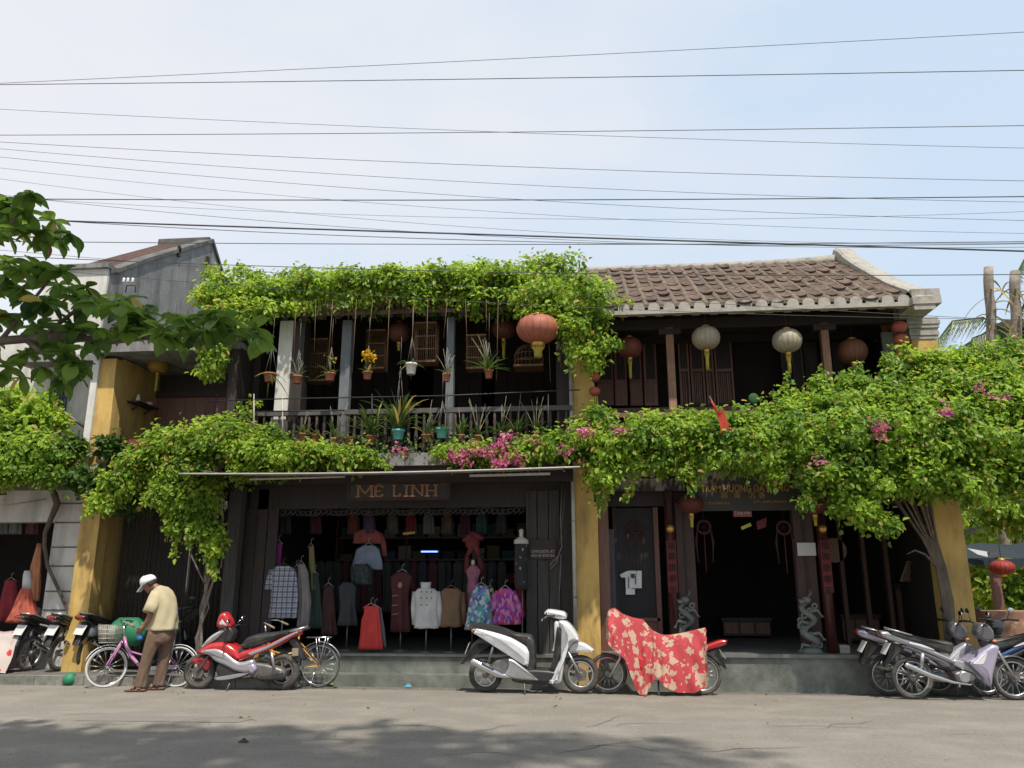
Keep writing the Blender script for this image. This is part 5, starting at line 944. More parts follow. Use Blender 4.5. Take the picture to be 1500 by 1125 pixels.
ws = thing('side_step', 'pale stone step with a red edge at the far right', 'step', P(1490, 990, 12.9)); q0, q1 = P(1462, 960, 12.9), P(1600, 960, 12.9); hp(B(q0.x, q1.x, 12.9, 13.6, 0, P(1490, 950, 12.9).z), 'block', M['oldwhite'], ws); hp(B(q0.x, q1.x, 12.88, 12.9, .02, .12), 'red_edge', plain('rededge', (.3, .05, .06)), ws)
# palm stumps and frond
def palm(px0, px1, pyt, Y, r_, label, fr=True):
    b, t_ = P(px1, 700, Y), P(px0, pyt, Y); d = t_-b; base = b-d*(b.z/d.z); t = thing('palm_tree', label, 'palm', base); g = MB(); n = 26; g.tube([base+(t_-base)*i/n+Vector((.015*math.sin(i*2), 0, 0)) for i in range(n+1)], [r_*(1.12-.2*i/n+(.07 if i % 2 else 0)) for i in range(n+1)], 10); hp(g, 'trunk', M['bark_pale'], t)
    g = MB()
    for i in range(20):
        z = rnd.uniform(.75, .97); q = base+(t_-base)*z; a = rnd.uniform(0, 6.28); strap(g, q, a, rnd.uniform(.5, 1.0), rnd.uniform(-.2, .9), .035, 1.6)
    hp(g, 'dead_fronds', M['leaf_straw'], t, kind='stuff'); return t
palm(1447, 1466, 392, 17, .10, 'leaning pale palm trunk without a crown at the right, the left one')
palm(1486, 1496, 398, 17.5, .11, 'upright pale palm trunk at the right edge of the picture')
fp = thing('coconut_palm', 'drooping feathery palm fronds behind the right yellow column', 'palm', (13.5, 19, 0)); g = MB(); g.tube([(13.8, 19, 0), (13.7, 19, 2.5), (13.6, 19, 6.0)], [.16, .14, .12], 9); hp(g, 'trunk', M['bark_pale'], fp)
def frond(pts, Lf):
    g = MB(); pts = [Vector(p) for p in pts]; g.tube(pts, [.03, .022, .015, .006][:len(pts)], 5); n = 46
    for i in range(n):
        t = (i+1)/n*(len(pts)-1); k = min(int(t), len(pts)-2); p = pts[k].lerp(pts[k+1], t-k); d = (pts[k+1]-pts[k]).normalized()
        for s_ in (-1, 1):
            e = p+d*Lf*.45+Vector((0, s_*Lf*.35, -Lf*(.75+.2*rnd.random()))); w_ = Vector((d.x, 0, d.z))*.016; g.add([p-w_, p+w_, e], [(0, 1, 2)])
    return g
for pts, L_f in (([P(1500, 500, 18), P(1440, 465, 18), P(1395, 470, 18), P(1372, 500, 18)], .55), ([P(1495, 520, 18), P(1465, 480, 18), P(1425, 495, 18), P(1400, 540, 18)], .6), ([P(1490, 470, 18.4), P(1520, 400, 18.4), P(1560, 430, 18.4)], .7), ([P(1488, 480, 18.4), P(1480, 420, 18.4), P(1500, 380, 18.4)], .5)): hp(frond(pts, L_f), 'frond', M['leaf_orchid'], fp)
sd_ = thing('side_shed', 'dark wooden shed gable with grey roof at the right edge behind the palms', 'shed', P(1510, 700, 19)); q0 = P(1478, 485, 19); hp(B(q0.x, q0.x+4, 19, 23, 0, q0.z), 'wall', M['wood_grey'], sd_); hp(B(q0.x-.25, q0.x+4.2, 18.7, 23.2, q0.z, q0.z+.18), 'roof', M['concrete_dk'], sd_)
# ================================================================ wheels and vehicles
def spokes(g, c, r0, r1, n, w_=.0018, y=.02):
    for i in range(n):
        a = 2*math.pi*i/n; b = a+(.35 if i % 2 else -.35); s_ = y if (i//2) % 2 else -y
        g.tube([(c[0]+r0*math.cos(a), c[1]+s_, c[2]+r0*math.sin(a)), (c[0]+r1*math.cos(b), c[1], c[2]+r1*math.sin(b))], w_, 4)
def wheel(par, c, r_, tw_, kind='spoke', rimm='alu', disc=False, tyre='rubber'):
    """sub-parts hang on the wheel's tyre"""
    w_ = MB().torus(c, r_-tw_, tw_, seg=36, n=8, squash=.95).build('wheel', M[tyre], par)
    MB().torus(c, r_-tw_*2.0, tw_*.42, seg=36, n=6, squash=1.6).build('rim', M[rimm], w_)
    MB().lathe([(.03, -.06), (.045, -.05), (.045, .05), (.03, .06)], c, 12, 'y').build('hub', M['steel_dull'], w_)
    if kind == 'spoke':
        g = MB(); spokes(g, c, .035, r_-tw_*2.2, 28, .0022); g.build('spokes', M['alu'], w_, kind='stuff')
    elif kind == 'mag':
        for i in range(5):
            a = 2*math.pi*i/5+.35; d = Vector((math.cos(a), 0, math.sin(a))); n_ = Vector((-d.z, 0, d.x)); g = MB()
            pts = [Vector(c)+d*.02+n_*.018, Vector(c)+d*.02-n_*.018, Vector(c)+d*(r_-tw_*2)-n_*.012, Vector(c)+d*(r_-tw_*2)+n_*.012]
            g.prism([(p.x, p.z) for p in pts], c[1]-.022, c[1]+.022); g.build('wheel_spoke', M[rimm], w_)
    if disc: MB().lathe([(.085, -.004), (.085, .004)], (c[0], c[1]-.05, c[2]), 20, 'y').build('brake_disc', M['steel_dull'], w_)
    return w_
def bike_root(name, label, cat, group=None): return thing(name, label, cat, (0, 0, 0), group)
def place(t, x, y, z=0, rz=0, lean=0): t.location = (x, y, z); t.rotation_euler = (lean, 0, rz); return t
def cv(pts, x0, g0, k): return [((x-x0)/k, (g0-y)/k) for x, y in pts]

def scooter():
    S = lambda pts: cv(pts, 755, 857, 647)
    t = bike_root('motor_scooter', 'white large-wheeled scooter with chrome exhaust parked in front of the grey planks', 'scooter')
    p = lambda x, y: ((x-755)/647, (857-y)/647)
    rw, fw_ = p(315, 700), p(1195, 687)
    wheel(t, (rw[0], 0, .243), .243, .045, 'mag'); wheel(t, (fw_[0], 0, .262), .262, .045, 'mag', disc=True)
    pr = lambda nm, pts, w_, m, bev=.03, y=0, par=t: MB().shell(S(pts), w_, bev, y).build(nm, M[m], par)
    pr('rear_body', [(190, 285), (250, 272), (400, 305), (560, 352), (680, 422), (738, 475), (740, 530), (722, 618), (695, 622), (640, 560), (560, 520), (500, 455), (420, 408), (300, 372), (215, 330)], .155, 'paint_white', .07)
    pr('seat', [(165, 262), (300, 258), (450, 283), (600, 328), (735, 340), (765, 390), (735, 440), (680, 415), (560, 348), (400, 296), (240, 275)], .125, 'seat', .045)
    pr('under_seat_panel', [(700, 360), (770, 390), (785, 640), (700, 645), (728, 560)], .14, 'plastic_bk')
    pr('floorboard', [(690, 640), (930, 648), (1010, 680), (1000, 745), (850, 750), (700, 725), (560, 700)], .15, 'plastic_bk')
    pr('side_cover', [(535, 545), (590, 555), (655, 600), (730, 660), (815, 725), (740, 732), (600, 722), (500, 690), (535, 620)], .165, 'alu', .03)
    pr('leg_shield', [(1000, 215), (1060, 212), (1115, 250), (1172, 330), (1188, 385), (1135, 398), (1085, 460), (1052, 560), (1030, 690), (1010, 755), (912, 760), (905, 742), (962, 640), (1012, 540), (1048, 430), (1050, 345), (1018, 285)], .17, 'paint_white', .06)
    pr('inner_shield', [(985, 262), (1020, 285), (1052, 350), (1045, 440), (1005, 550), (950, 645), (915, 645), (955, 520), (1000, 400)], .15, 'plastic_bk', .03)
    pr('knee_panel', [(962, 232), (1000, 222), (1018, 300), (1008, 380), (952, 490), (960, 400)], .135, 'paint_white', .03)
    pr('handlebar_cover', [(865, 150), (905, 112), (1000, 122), (1062, 138), (1078, 188), (1030, 205), (960, 192), (900, 172)], .10, 'paint_white', .05)
    pr('handlebar_underside', [(870, 165), (960, 190), (1040, 208), (1020, 230), (960, 215), (900, 195)], .07, 'plastic_bk', .02)
    MB().ell((p(1050, 165)[0], 0, p(1050, 165)[1]), .05, .09, .045).build('headlight', M['lens_clear'], t)
    for s_ in (-1, 1):
        g = MB(); g.tube([(p(960, 165)[0], s_*.1, p(960, 165)[1]), (p(905, 160)[0], s_*.27, p(905, 160)[1]), (p(865, 185)[0], s_*.34, p(865, 185)[1])], .017, 8); g.build('handle_grip', M['plastic_bk'], t)
    g = MB(); g.tube([(p(900, 150)[0], -.28, p(900, 150)[1]), (p(858, 185)[0], -.34, p(858, 185)[1]), (p(858, 200)[0], -.36, p(858, 200)[1])], .007, 5); g.build('brake_lever', M['chrome'], t)
    pr('front_fender', [(1080, 500), (1105, 432), (1160, 398), (1240, 415), (1312, 462), (1322, 488), (1225, 490), (1140, 500)], .075, 'paint_white', .035)
    for s_ in (-1, 1): g = MB(); g.tube([(p(1075, 470)[0], s_*.085, p(1075, 470)[1]), (fw_[0], s_*.085, .262)], .018, 8); g.build('fork_leg', M['alu'], t)
    g = MB(); a, b = p(195, 560), p(470, 690); g.tube([(a[0], -.17, a[1]), (a[0]+.02, -.17, a[1]-.01), (b[0]-.05, -.16, b[1]+.02), (b[0], -.15, b[1]), (p(640, 720)[0], -.1, p(640, 720)[1])], [.045, .055, .052, .035, .016], 12); ex = g.build('exhaust', M['chrome'], t)
    a, b = p(300, 560), p(410, 620); g = MB(); g.tube([(a[0], -.225, a[1]-.02), (b[0], -.215, b[1]-.02)], .018, 8); g.build('heat_guard', M['steel_dull'], ex)
    pr('rear_mudguard', [(250, 385), (190, 430), (150, 520), (100, 585), (85, 602), (118, 600), (180, 530), (235, 430), (400, 425), (330, 385)], .08, 'plastic_bk', .02)
    pr('tail_light', [(190, 290), (245, 300), (250, 325), (220, 338), (195, 315)], .13, 'lens_orange', .03)
    g = MB(); a, b = p(165, 415), p(128, 510); g.add([(a[0], -.09, a[1]), (a[0], .09, a[1]), (b[0], .09, b[1]), (b[0], -.09, b[1]), (a[0]+.006, -.09, a[1]), (a[0]+.006, .09, a[1]), (b[0]+.006, .09, b[1]), (b[0]+.006, -.09, b[1])], [(0, 1, 2, 3), (7, 6, 5, 4), (0, 4, 5, 1), (1, 5, 6, 2), (2, 6, 7, 3), (3, 7, 4, 0)]); g.build('number_plate', M['paper'], t)
    g = MB(); g.tube([(p(400, 420)[0], -.12, p(400, 420)[1]), (p(350, 590)[0], -.12, p(350, 590)[1])], .02, 8); g.build('rear_shock', M['steel_dull'], t)
    pr('engine', [(430, 560), (560, 540), (640, 600), (640, 700), (420, 700), (330, 690), (340, 640)], .10, 'steel_dull', .03)
    pr('belly_pan', [(640, 640), (1000, 690), (960, 770), (700, 770), (560, 740)], .11, 'plastic_bk', .03)
    g = MB(); g.tube([(p(680, 730)[0], -.1, p(680, 730)[1]), (p(690, 850)[0], -.2, .01)], .01, 6); g.build('side_stand', M['steel_dull'], t)
    g = MB(); g.tube([(p(170, 262)[0], -.1, p(170, 262)[1]), (p(140, 275)[0], -.05, p(140, 270)[1]), (p(140, 275)[0], .05, p(140, 270)[1]), (p(170, 262)[0], .1, p(170, 262)[1])], .012, 6); g.build('grab_rail', M['alu'], t)
    return t
sc1 = scooter(); place(sc1, P(750+5/6.25*0+30.8, 1000, 11.85).x+0.0, 11.85, 0, 0, R(3))

def red_bike():
    x0, g0, k = 880, 712, 388
    S = lambda pts: cv(pts, x0, g0, k); p = lambda x, y: ((x-x0)/k, (g0-y)/k)
    t = bike_root('motorbike', 'red and silver sporty motorbike with black seat parked right of the stooping man', 'motorbike')
    rw, fw_ = p(1115, 612), p(625, 618)
    wheel(t, (rw[0], 0, .262), .262, .05, 'mag', 'steel_dull'); wheel(t, (fw_[0], 0, .245), .245, .045, 'mag', 'steel_dull', True)
    pr = lambda nm, pts, w_, m, bev=.03, y=0, par=t: MB().shell(S(pts), w_, bev, y).build(nm, M[m], par)
    pr('headlamp_cowl', [(720, 360), (735, 300), (768, 286), (800, 325), (810, 368), (755, 376)], .10, 'paint_red', .045)
    pr('cowl_flash', [(735, 345), (760, 315), (785, 340), (800, 362), (750, 362)], .105, 'paint_white', .03)
    pr('windscreen', [(645, 472), (690, 420), (745, 388), (772, 392), (720, 440), (655, 480)], .12, 'lens_clear', .03)
    pr('steering_column', [(690, 440), (740, 385), (800, 365), (830, 400), (810, 450), (720, 470)], .09, 'plastic_bk')
    pr('front_fairing', [(630, 492), (700, 455), (790, 450), (860, 490), (885, 540), (860, 548), (800, 520), (700, 515), (640, 520)], .15, 'paint_red', .05)
    pr('side_sweep', [(650, 492), (740, 478), (812, 508), (882, 555), (960, 540), (968, 590), (930, 612), (860, 602), (800, 575), (740, 552), (700, 520)], .165, 'paint_silver', .04)
    pr('lower_fairing', [(740, 600), (760, 560), (830, 585), (930, 610), (900, 640), (770, 645)], .13, 'plastic_bk', .04)
    pr('chin_strip', [(740, 640), (830, 625), (900, 612), (960, 606), (905, 630), (830, 648), (760, 654)], .145, 'paint_silver', .012)
    pr('purple_cover', [(930, 570), (965, 562), (985, 590), (965, 615), (940, 605)], .17, 'paint_lilac', .03)
    pr('front_mudguard', [(585, 552), (640, 532), (690, 548), (695, 590), (675, 608), (640, 590), (605, 572)], .07, 'paint_red', .03)
    pr('rear_body', [(862, 545), (880, 500), (950, 482), (1050, 452), (1150, 402), (1198, 392), (1210, 402), (1150, 440), (1050, 490), (950, 522), (890, 548)], .13, 'paint_red', .04)
    pr('tail_stripe', [(930, 505), (1030, 468), (1130, 420), (1200, 388), (1210, 396), (1140, 432), (1040, 482), (950, 515)], .138, 'paint_silver', .01)
    pr('seat', [(880, 480), (905, 428), (960, 408), (1060, 398), (1150, 384), (1165, 398), (1050, 448), (950, 478)], .12, 'seat', .04)
    pr('footwell', [(780, 450), (850, 490), (890, 470), (900, 500), (880, 560), (800, 530)], .10, 'plastic_bk')
    g = MB(); a, b = p(1160, 390), p(1252, 368); g.tube([(a[0], -.1, a[1]), (b[0]-.03, -.08, b[1]), (b[0], 0, b[1]), (b[0]-.03, .08, b[1]), (a[0], .1, a[1])], .016, 8); g.build('grab_rail', M['alu'], t)
    pr('tail_light', [(1195, 388), (1215, 392), (1222, 410), (1195, 415)], .07, 'lens_red', .02)
    pr('rear_mudguard', [(1150, 440), (1190, 430), (1230, 500), (1250, 545), (1225, 540), (1190, 490)], .07, 'plastic_bk', .02)
    g = MB(); a, b = p(1180, 480), p(1215, 520); g.box(a[0], b[0], -.09, .09, b[1], a[1]); g.build('number_plate', plain('plate_tan', (.32, .25, .17)), t)
    pr('engine', [(950, 560), (1050, 570), (1140, 600), (1130, 650), (1040, 650), (960, 640), (930, 610)], .12, 'steel_dull', .03)
    pr('engine_case', [(985, 620), (1060, 610), (1130, 600), (1135, 645), (1060, 650), (990, 648)], .15, 'plastic_bk', .03)
    g = MB(); a, b = p(1065, 500), p(1085, 590); g.tube([(a[0], -.12, a[1]), (b[0], -.12, b[1])], .022, 10); g.build('rear_shock', M['alu'], t)
    g = MB(); a, b = p(830, 655), p(818, 714); g.tube([(a[0], -.08, a[1]), (b[0], -.16, .008)], .012, 6); g.build('side_stand', M['steel_dull'], t)
    for s_ in (-1, 1):
        g = MB(); a = p(790, 372); g.tube([(a[0], s_*.05, a[1]), (a[0]+.04, s_*.25, a[1]+.01), (a[0]+.10, s_*.34, a[1]-.01)], .015, 8); g.build('handle_grip', M['plastic_bk'], t)
        g = MB(); a = p(800, 360); g.tube([(a[0], s_*.2, a[1]), (p(815, 335)[0], s_*.24, p(815, 335)[1])], .006, 5); g.build('mirror_stalk', M['chrome'], t)
        MB().ell((p(825, 330)[0], s_*.25, p(825, 330)[1]), .02, .05, .035).build('mirror', M['chrome'], t)
        g = MB(); a, b = p(690, 520), fw_; g.tube([(a[0], s_*.075, a[1]), (b[0], s_*.075, .245)], .016, 8); g.build('fork_leg', M['steel_dull'], t)
    pr('exhaust', [(930, 640), (1040, 660), (1130, 655), (1180, 640), (1182, 668), (1040, 682), (940, 668)], .03, 'steel_dull', .02, y=.15)
    return t
rb1 = red_bike(); place(rb1, P(120+880/3.75, 1000, 11.8).x, 11.8, 0, R(0), R(4))

def underbone(body='paint_silver', stripe='paint_grey', shield='paint_lilac', label='', seat='seat', tail='lens_red', name='motorbike', group=None):
    S = lambda pts: cv(pts, 960, 868, 647); p = lambda x, y: ((x-960)/647, (868-y)/647)
    t = bike_root(name, label, 'motorbike', group)
    r_ = .275; rw, fw_ = p(520, 690), p(1370, 690)
    wheel(t, (rw[0], 0, r_), r_, .032, 'spoke'); wheel(t, (fw_[0], 0, r_), r_, .030, 'spoke')
    pr = lambda nm, pts, w_, m, bev=.03, y=0, par=t: MB().shell(S(pts), w_, bev, y).build(nm, M[m], par)
    pr('rear_body', [(265, 302), (330, 298), (450, 345), (560, 378), (700, 448), (862, 528), (872, 562), (800, 545), (640, 470), (500, 422), (350, 372), (280, 340)], .10, body, .03)
    pr('side_panel', [(430, 410), (500, 420), (640, 470), (800, 545), (830, 590), (770, 590), (690, 530), (560, 475), (450, 430)], .092, stripe, .02)
    pr('side_stripe', [(500, 385), (600, 402), (690, 440), (700, 452), (600, 425), (510, 402)], .108, 'paint_white', .006)
    pr('seat', [(335, 288), (420, 305), (520, 335), (700, 368), (862, 385), (872, 425), (845, 485), (700, 445), (560, 382), (420, 345)], .115, seat, .04)
    g = MB(); a, b = p(345, 285), p(520, 345); g.tube([(b[0], -.12, b[1]+.03), (a[0], -.11, a[1]+.015), (a[0]-.03, 0, a[1]+.01), (a[0], .11, a[1]+.015), (b[0], .12, b[1]+.03)], .012, 6); g.build('grab_rail', M['alu'], t)
    pr('tail_light', [(262, 300), (325, 308), (345, 365), (300, 355), (275, 338)], .085, tail, .03)
    pr('rear_mudguard', [(350, 378), (450, 420), (470, 440), (420, 480), (360, 540), (300, 590), (285, 600), (300, 560), (355, 480), (370, 430)], .06, 'plastic_bk', .02)
    g = MB(); a, b = p(352, 395), p(298, 490); g.add([(a[0]-.02, -.085, a[1]), (a[0]-.02, .085, a[1]), (b[0]-.02, .085, b[1]), (b[0]-.02, -.085, b[1]), (a[0]-.014, -.085, a[1]), (a[0]-.014, .085, a[1]), (b[0]-.014, .085, b[1]), (b[0]-.014, -.085, b[1])], [(0, 1, 2, 3), (7, 6, 5, 4), (0, 4, 5, 1), (1, 5, 6, 2), (2, 6, 7, 3), (3, 7, 4, 0)]); g.build('number_plate', M['paper'], t)
    pr('leg_shield', [(1130, 430), (1190, 398), (1245, 420), (1215, 520), (1170, 640), (1142, 748), (1080, 702), (1095, 620), (1000, 572), (955, 545), (1000, 520), (1080, 462)], .15, shield, .04)
    pr('shield_trim', [(1090, 480), (1130, 462), (1090, 560), (1000, 558), (1040, 520)], .157, 'paint_white', .012)
    pr('backbone', [(860, 530), (960, 545), (1100, 610), (1130, 690), (1080, 700), (1000, 640), (870, 580)], .07, body, .02)
    pr('engine', [(850, 645), (900, 625), (1000, 630), (1040, 665), (1000, 715), (880, 715)], .11, 'steel_dull', .03)
    g = MB(); g.lathe([(.06, -.13), (.075, -.12), (.075, .12), (.06, .13)], (p(930, 668)[0], 0, p(930, 668)[1]), 16, 'y'); g.build('crankcase', M['alu'], t)
    g = MB(); a, b, c_ = p(430, 560), p(640, 655), p(830, 712); g.tube([(a[0], -.14, a[1]), (a[0]+.02, -.14, a[1]-.01), (b[0], -.14, b[1]), (c_[0], -.12, c_[1]), (p(980, 735)[0], -.08, p(980, 735)[1]), (p(1040, 690)[0], -.03, p(1040, 690)[1])], [.028, .038, .036, .02, .014, .014], 10); g.build('exhaust', M['chrome'], t)
    for s_ in (-1, 1):
        g = MB(); a, b = p(592, 475), p(560, 640); g.tube([(a[0], s_*.13, a[1]), ((a[0]*.4+b[0]*.6), s_*.13, a[1]*.4+b[1]*.6)], .026, 10); g.tube([((a[0]+b[0])/2, s_*.13, (a[1]+b[1])/2), (b[0], s_*.13, b[1])], .014, 8); g.build('rear_shock', M['alu'], t)
        g = MB(); a = p(1225, 420); g.tube([(a[0], s_*.075, a[1]), (p(1275, 520)[0], s_*.075, p(1275, 520)[1]), (fw_[0], s_*.075, r_)], [.022, .02, .015], 8); g.build('fork_leg', M['alu'], t)
        g = MB(); a = p(1150, 250); g.tube([(a[0], s_*.04, a[1]), (a[0]-.03, s_*.2, a[1]+.035), (a[0]-.09, s_*.33, a[1]+.03)], .015, 8); g.build('handle_grip', M['plastic_bk'], t)
        g = MB(); a = p(1140, 240); g.tube([(a[0]-.02, s_*.19, a[1]+.03), (a[0]-.02, s_*.24, a[1]+.14)], .005, 5); g.build('mirror_stalk', M['metal_dk'], t)
        MB().ell((a[0]-.02, s_*.26, a[1]+.16), .015, .055, .035).build('mirror', M['chrome'] if s_ < 0 else M['plastic_bk'], t)
        g = MB(); a = p(1215, 370); g.ell((a[0], s_*.11, a[1]), .03, .025, .02); g.build('indicator', M['lens_orange'], t)
    pr('headlight_cowl', [(1080, 300), (1110, 235), (1165, 225), (1215, 260), (1235, 330), (1215, 370), (1150, 380), (1100, 350)], .10, stripe, .04)
    MB().ell((p(1215, 300)[0], 0, p(1215, 300)[1]), .04, .075, .055).build('headlight', M['lens_clear'], t)
    pr('steering_head', [(1120, 370), (1200, 375), (1245, 430), (1190, 470), (1140, 430)], .06, 'plastic_bk', .02)
    g = MB(); c = (fw_[0], r_); pts = [(c[0]+.30*math.cos(a), c[1]+.30*math.sin(a)) for a in [R(30+12*i) for i in range(9)]]+[(c[0]+.285*math.cos(a), c[1]+.285*math.sin(a)) for a in [R(30+12*i) for i in range(8, -1, -1)]]
    g.shell(pts, .05, .004, sub=1); g.build('front_mudguard', M[stripe], t)
    g = MB(); a, b = p(900, 720), p(860, 745); g.tube([(a[0], -.05, a[1]), (b[0], -.18, b[1])], .011, 6); g.tube([(a[0]+.02, .0, a[1]), (a[0]+.03, .17, .01)], .012, 6); g.build('stand_and_pegs', M['steel_dull'], t, kind='stuff')
    g = MB(); g.bar((rw[0], .1, r_), (p(900, 690)[0], .1, p(900, 690)[1]), .05, .09); g.build('chain_case', M['steel_dull'], t)
    return t
ub = underbone(label='silver and lilac motorbike at the right with its chrome exhaust towards the street')
place(ub, P(1260+960/6.25-1, 1000, 11.75).x, 11.75, 0, R(2), R(3))
ub2 = underbone('paint_lilac', 'paint_grey', 'paint_silver', 'greyish motorbike with a pinkish tail tucked behind the silver one at the right', group=None); place(ub2, P(1378, 1000, 12.05).x-.02, 12.08, 0, R(2), R(4))
ub3 = underbone('paint_blue', 'paint_black', 'paint_blue', 'blue motorbike with black mirrors standing behind the two silver ones'); place(ub3, P(1392, 950, 12.2).x+.42, 12.2, 0, R(176), R(3))
ubk = underbone('paint_black', 'paint_black', 'paint_black', 'leftmost black motorbike parked tail out on the pavement, beside the pale cover')
def tail_at(t, px, py, Y, rz, z=.125, lean=4):
    q = P(px, py, Y); h = Vector((math.cos(R(rz)), math.sin(R(rz)), 0)); place(t, q.x+h.x*1.0, q.y+h.y*1.0, z, R(rz), R(lean))
tail_at(ubk, 24, 930, 12.35, 84)
u2 = copy_tree(ubk); u2['label'] = 'second black motorbike from the left, tail out before the yellow column'; tail_at(u2, 71, 930, 12.35, 84)
u3 = copy_tree(ubk); u3['label'] = 'black motorbike mostly hidden behind the green bag and the pink bicycle basket'; tail_at(u3, 112, 935, 12.5, 84)
ubd = underbone('paint_black', 'paint_grey', 'paint_black', 'dark motorbike with chrome mirror facing the street behind the stooping man'); place(ubd, P(254, 950, 12.9).x, 13.1, .125, R(-78), R(3))
ubr = underbone('paint_grey', 'paint_black', 'paint_grey', 'dim motorbike parked on the lane at the far right behind the silver motorbikes'); place(ubr, P(1478, 950, 12.6).x, 12.6, 0, R(100), R(2))
# white helmets
for (px, py, Y, m, lb) in ((52, 900, 13.6, 'paint_white', 'white helmet resting on the leftmost black motorbike'), (134, 925, 12.75, 'paint_silver', 'silver grey helmet hanging beside the green bag'), (90, 895, 13.9, 'paint_lilac', 'shiny white visor helmet between the two black motorbikes')):
    q = P(px, py, Y); h = thing('helmet', lb, 'helmet', q); g = MB(); g.lathe([(.118, -.07), (.128, -.02), (.122, .04), (.09, .09), (.04, .115), (.002, .12)], tuple(q), 18, cap=True); g.build('shell', M[m], h); MB().torus((q.x, q.y, q.z-.07), .115, .012, 'z', 18, 5).build('trim', M['plastic_bk'], h); MB().lathe([(.012, -.005), (.012, .005)], (q.x-.03, q.y-.125, q.z), 8, 'y').build('badge', M['plastic_bk'], h)
# covered red motorbike
cb = underbone('paint_red', 'paint_red', 'paint_red', 'red motorbike under the flowery cover in front of the craft shop'); cb.rotation_euler = (0, 0, R(180)); x_ = (P(885, 990, 11.85).x+P(1029, 990, 11.85).x)/2
place(cb, x_, 11.86, 0, R(180), R(-2))
S = lambda pts: cv(pts, 375, 1056, 323)
for o_ in list(cb.children):
    if o_.name.split('.')[0] in ('mirror', 'mirror_stalk', 'handle_grip', 'seat', 'side_stripe', 'shield_trim', 'grab_rail', 'rear_shock', 'exhaust', 'side_panel'): bpy.data.objects.remove(o_); continue
    if not o_.name.startswith('wheel'): o_.scale = (.97, .72, .84); o_.location = (o_.location.x*.97, o_.location.y*.72, o_.location.z*.84)
cx_ = P(840+375/3.125, 1000, 11.8).x
tops = S([(158, 765), (172, 692), (205, 679), (240, 706), (285, 722), (330, 730), (352, 755), (372, 776), (400, 792), (430, 799), (470, 795), (520, 786), (570, 774), (614, 764)])
bots = S([(158, 808), (172, 830), (192, 850), (236, 890), (262, 965), (290, 1030), (322, 1060), (350, 1010), (372, 965), (412, 1008), (470, 1034), (540, 1036), (600, 1004), (606, 860)])
def lerp_curve(c, t):
    k = t*(len(c)-1); i = min(int(k), len(c)-2); f = k-i; return (c[i][0]*(1-f)+c[i+1][0]*f, c[i][1]*(1-f)+c[i+1][1]*f)
g = MB(); rows = []; nu = 72
for i in range(nu+1):
    u = i/nu; a = lerp_curve(tops, u); b = lerp_curve(bots, u); row = []
    wtop = .30*math.exp(-((u-.1)/.13)**2)+.09
    for j in range(-12, 13):
        s_ = abs(j)/12; sg = -1 if j < 0 else 1; fold = .05*s_*math.sin(u*38+2.2*math.sin(u*11)+2*sg)+.022*s_*math.sin(u*83+j*.6)+.012*math.sin(u*29+j)
        spread = wtop*min(1, s_*2.2)**.7+.06*s_+fold
        z = a[1]+(b[1]-a[1])*max(0, s_-.13)/.87 - .02*s_*s_; x = a[0]+(b[0]-a[0])*s_+.008*math.sin(j*1.9+u*20)
        row.append((cx_+x, 11.85+sg*(spread*.75+.05*s_), max(.012, z)))
    rows.append(row)
g.grid(rows); cov = g.build('motorbike_cover', M['cover_red']); tag(cov, 'red cloth with large cream flowers draped over the red motorbike', 'cover')
# plastic draped bike at the far left edge
g = MB(); rows = []
c0 = P(-8, 990, 12.2)
for i in range(31):
    u = i/30; row = []; zt = .75+.45*math.exp(-((u-.35)/.2)**2)-.15*u
    for j in range(-8, 9):
        s_ = abs(j)/8; sg = -1 if j < 0 else 1; row.append((c0.x-1.55+1.75*u+.03*s_*math.sin(j), 12.45+sg*(.06+.22*s_+.035*s_*math.sin(u*34+j*.5)), max(.14, .12+zt*(1-s_**1.3*.95)+.02*math.sin(u*23))))
    rows.append(row)
g.grid(rows); tag(g.build('motorbike_cover', M['cover_pale']), 'pale cover with red patches draped over a parked bike at the left edge', 'cover')
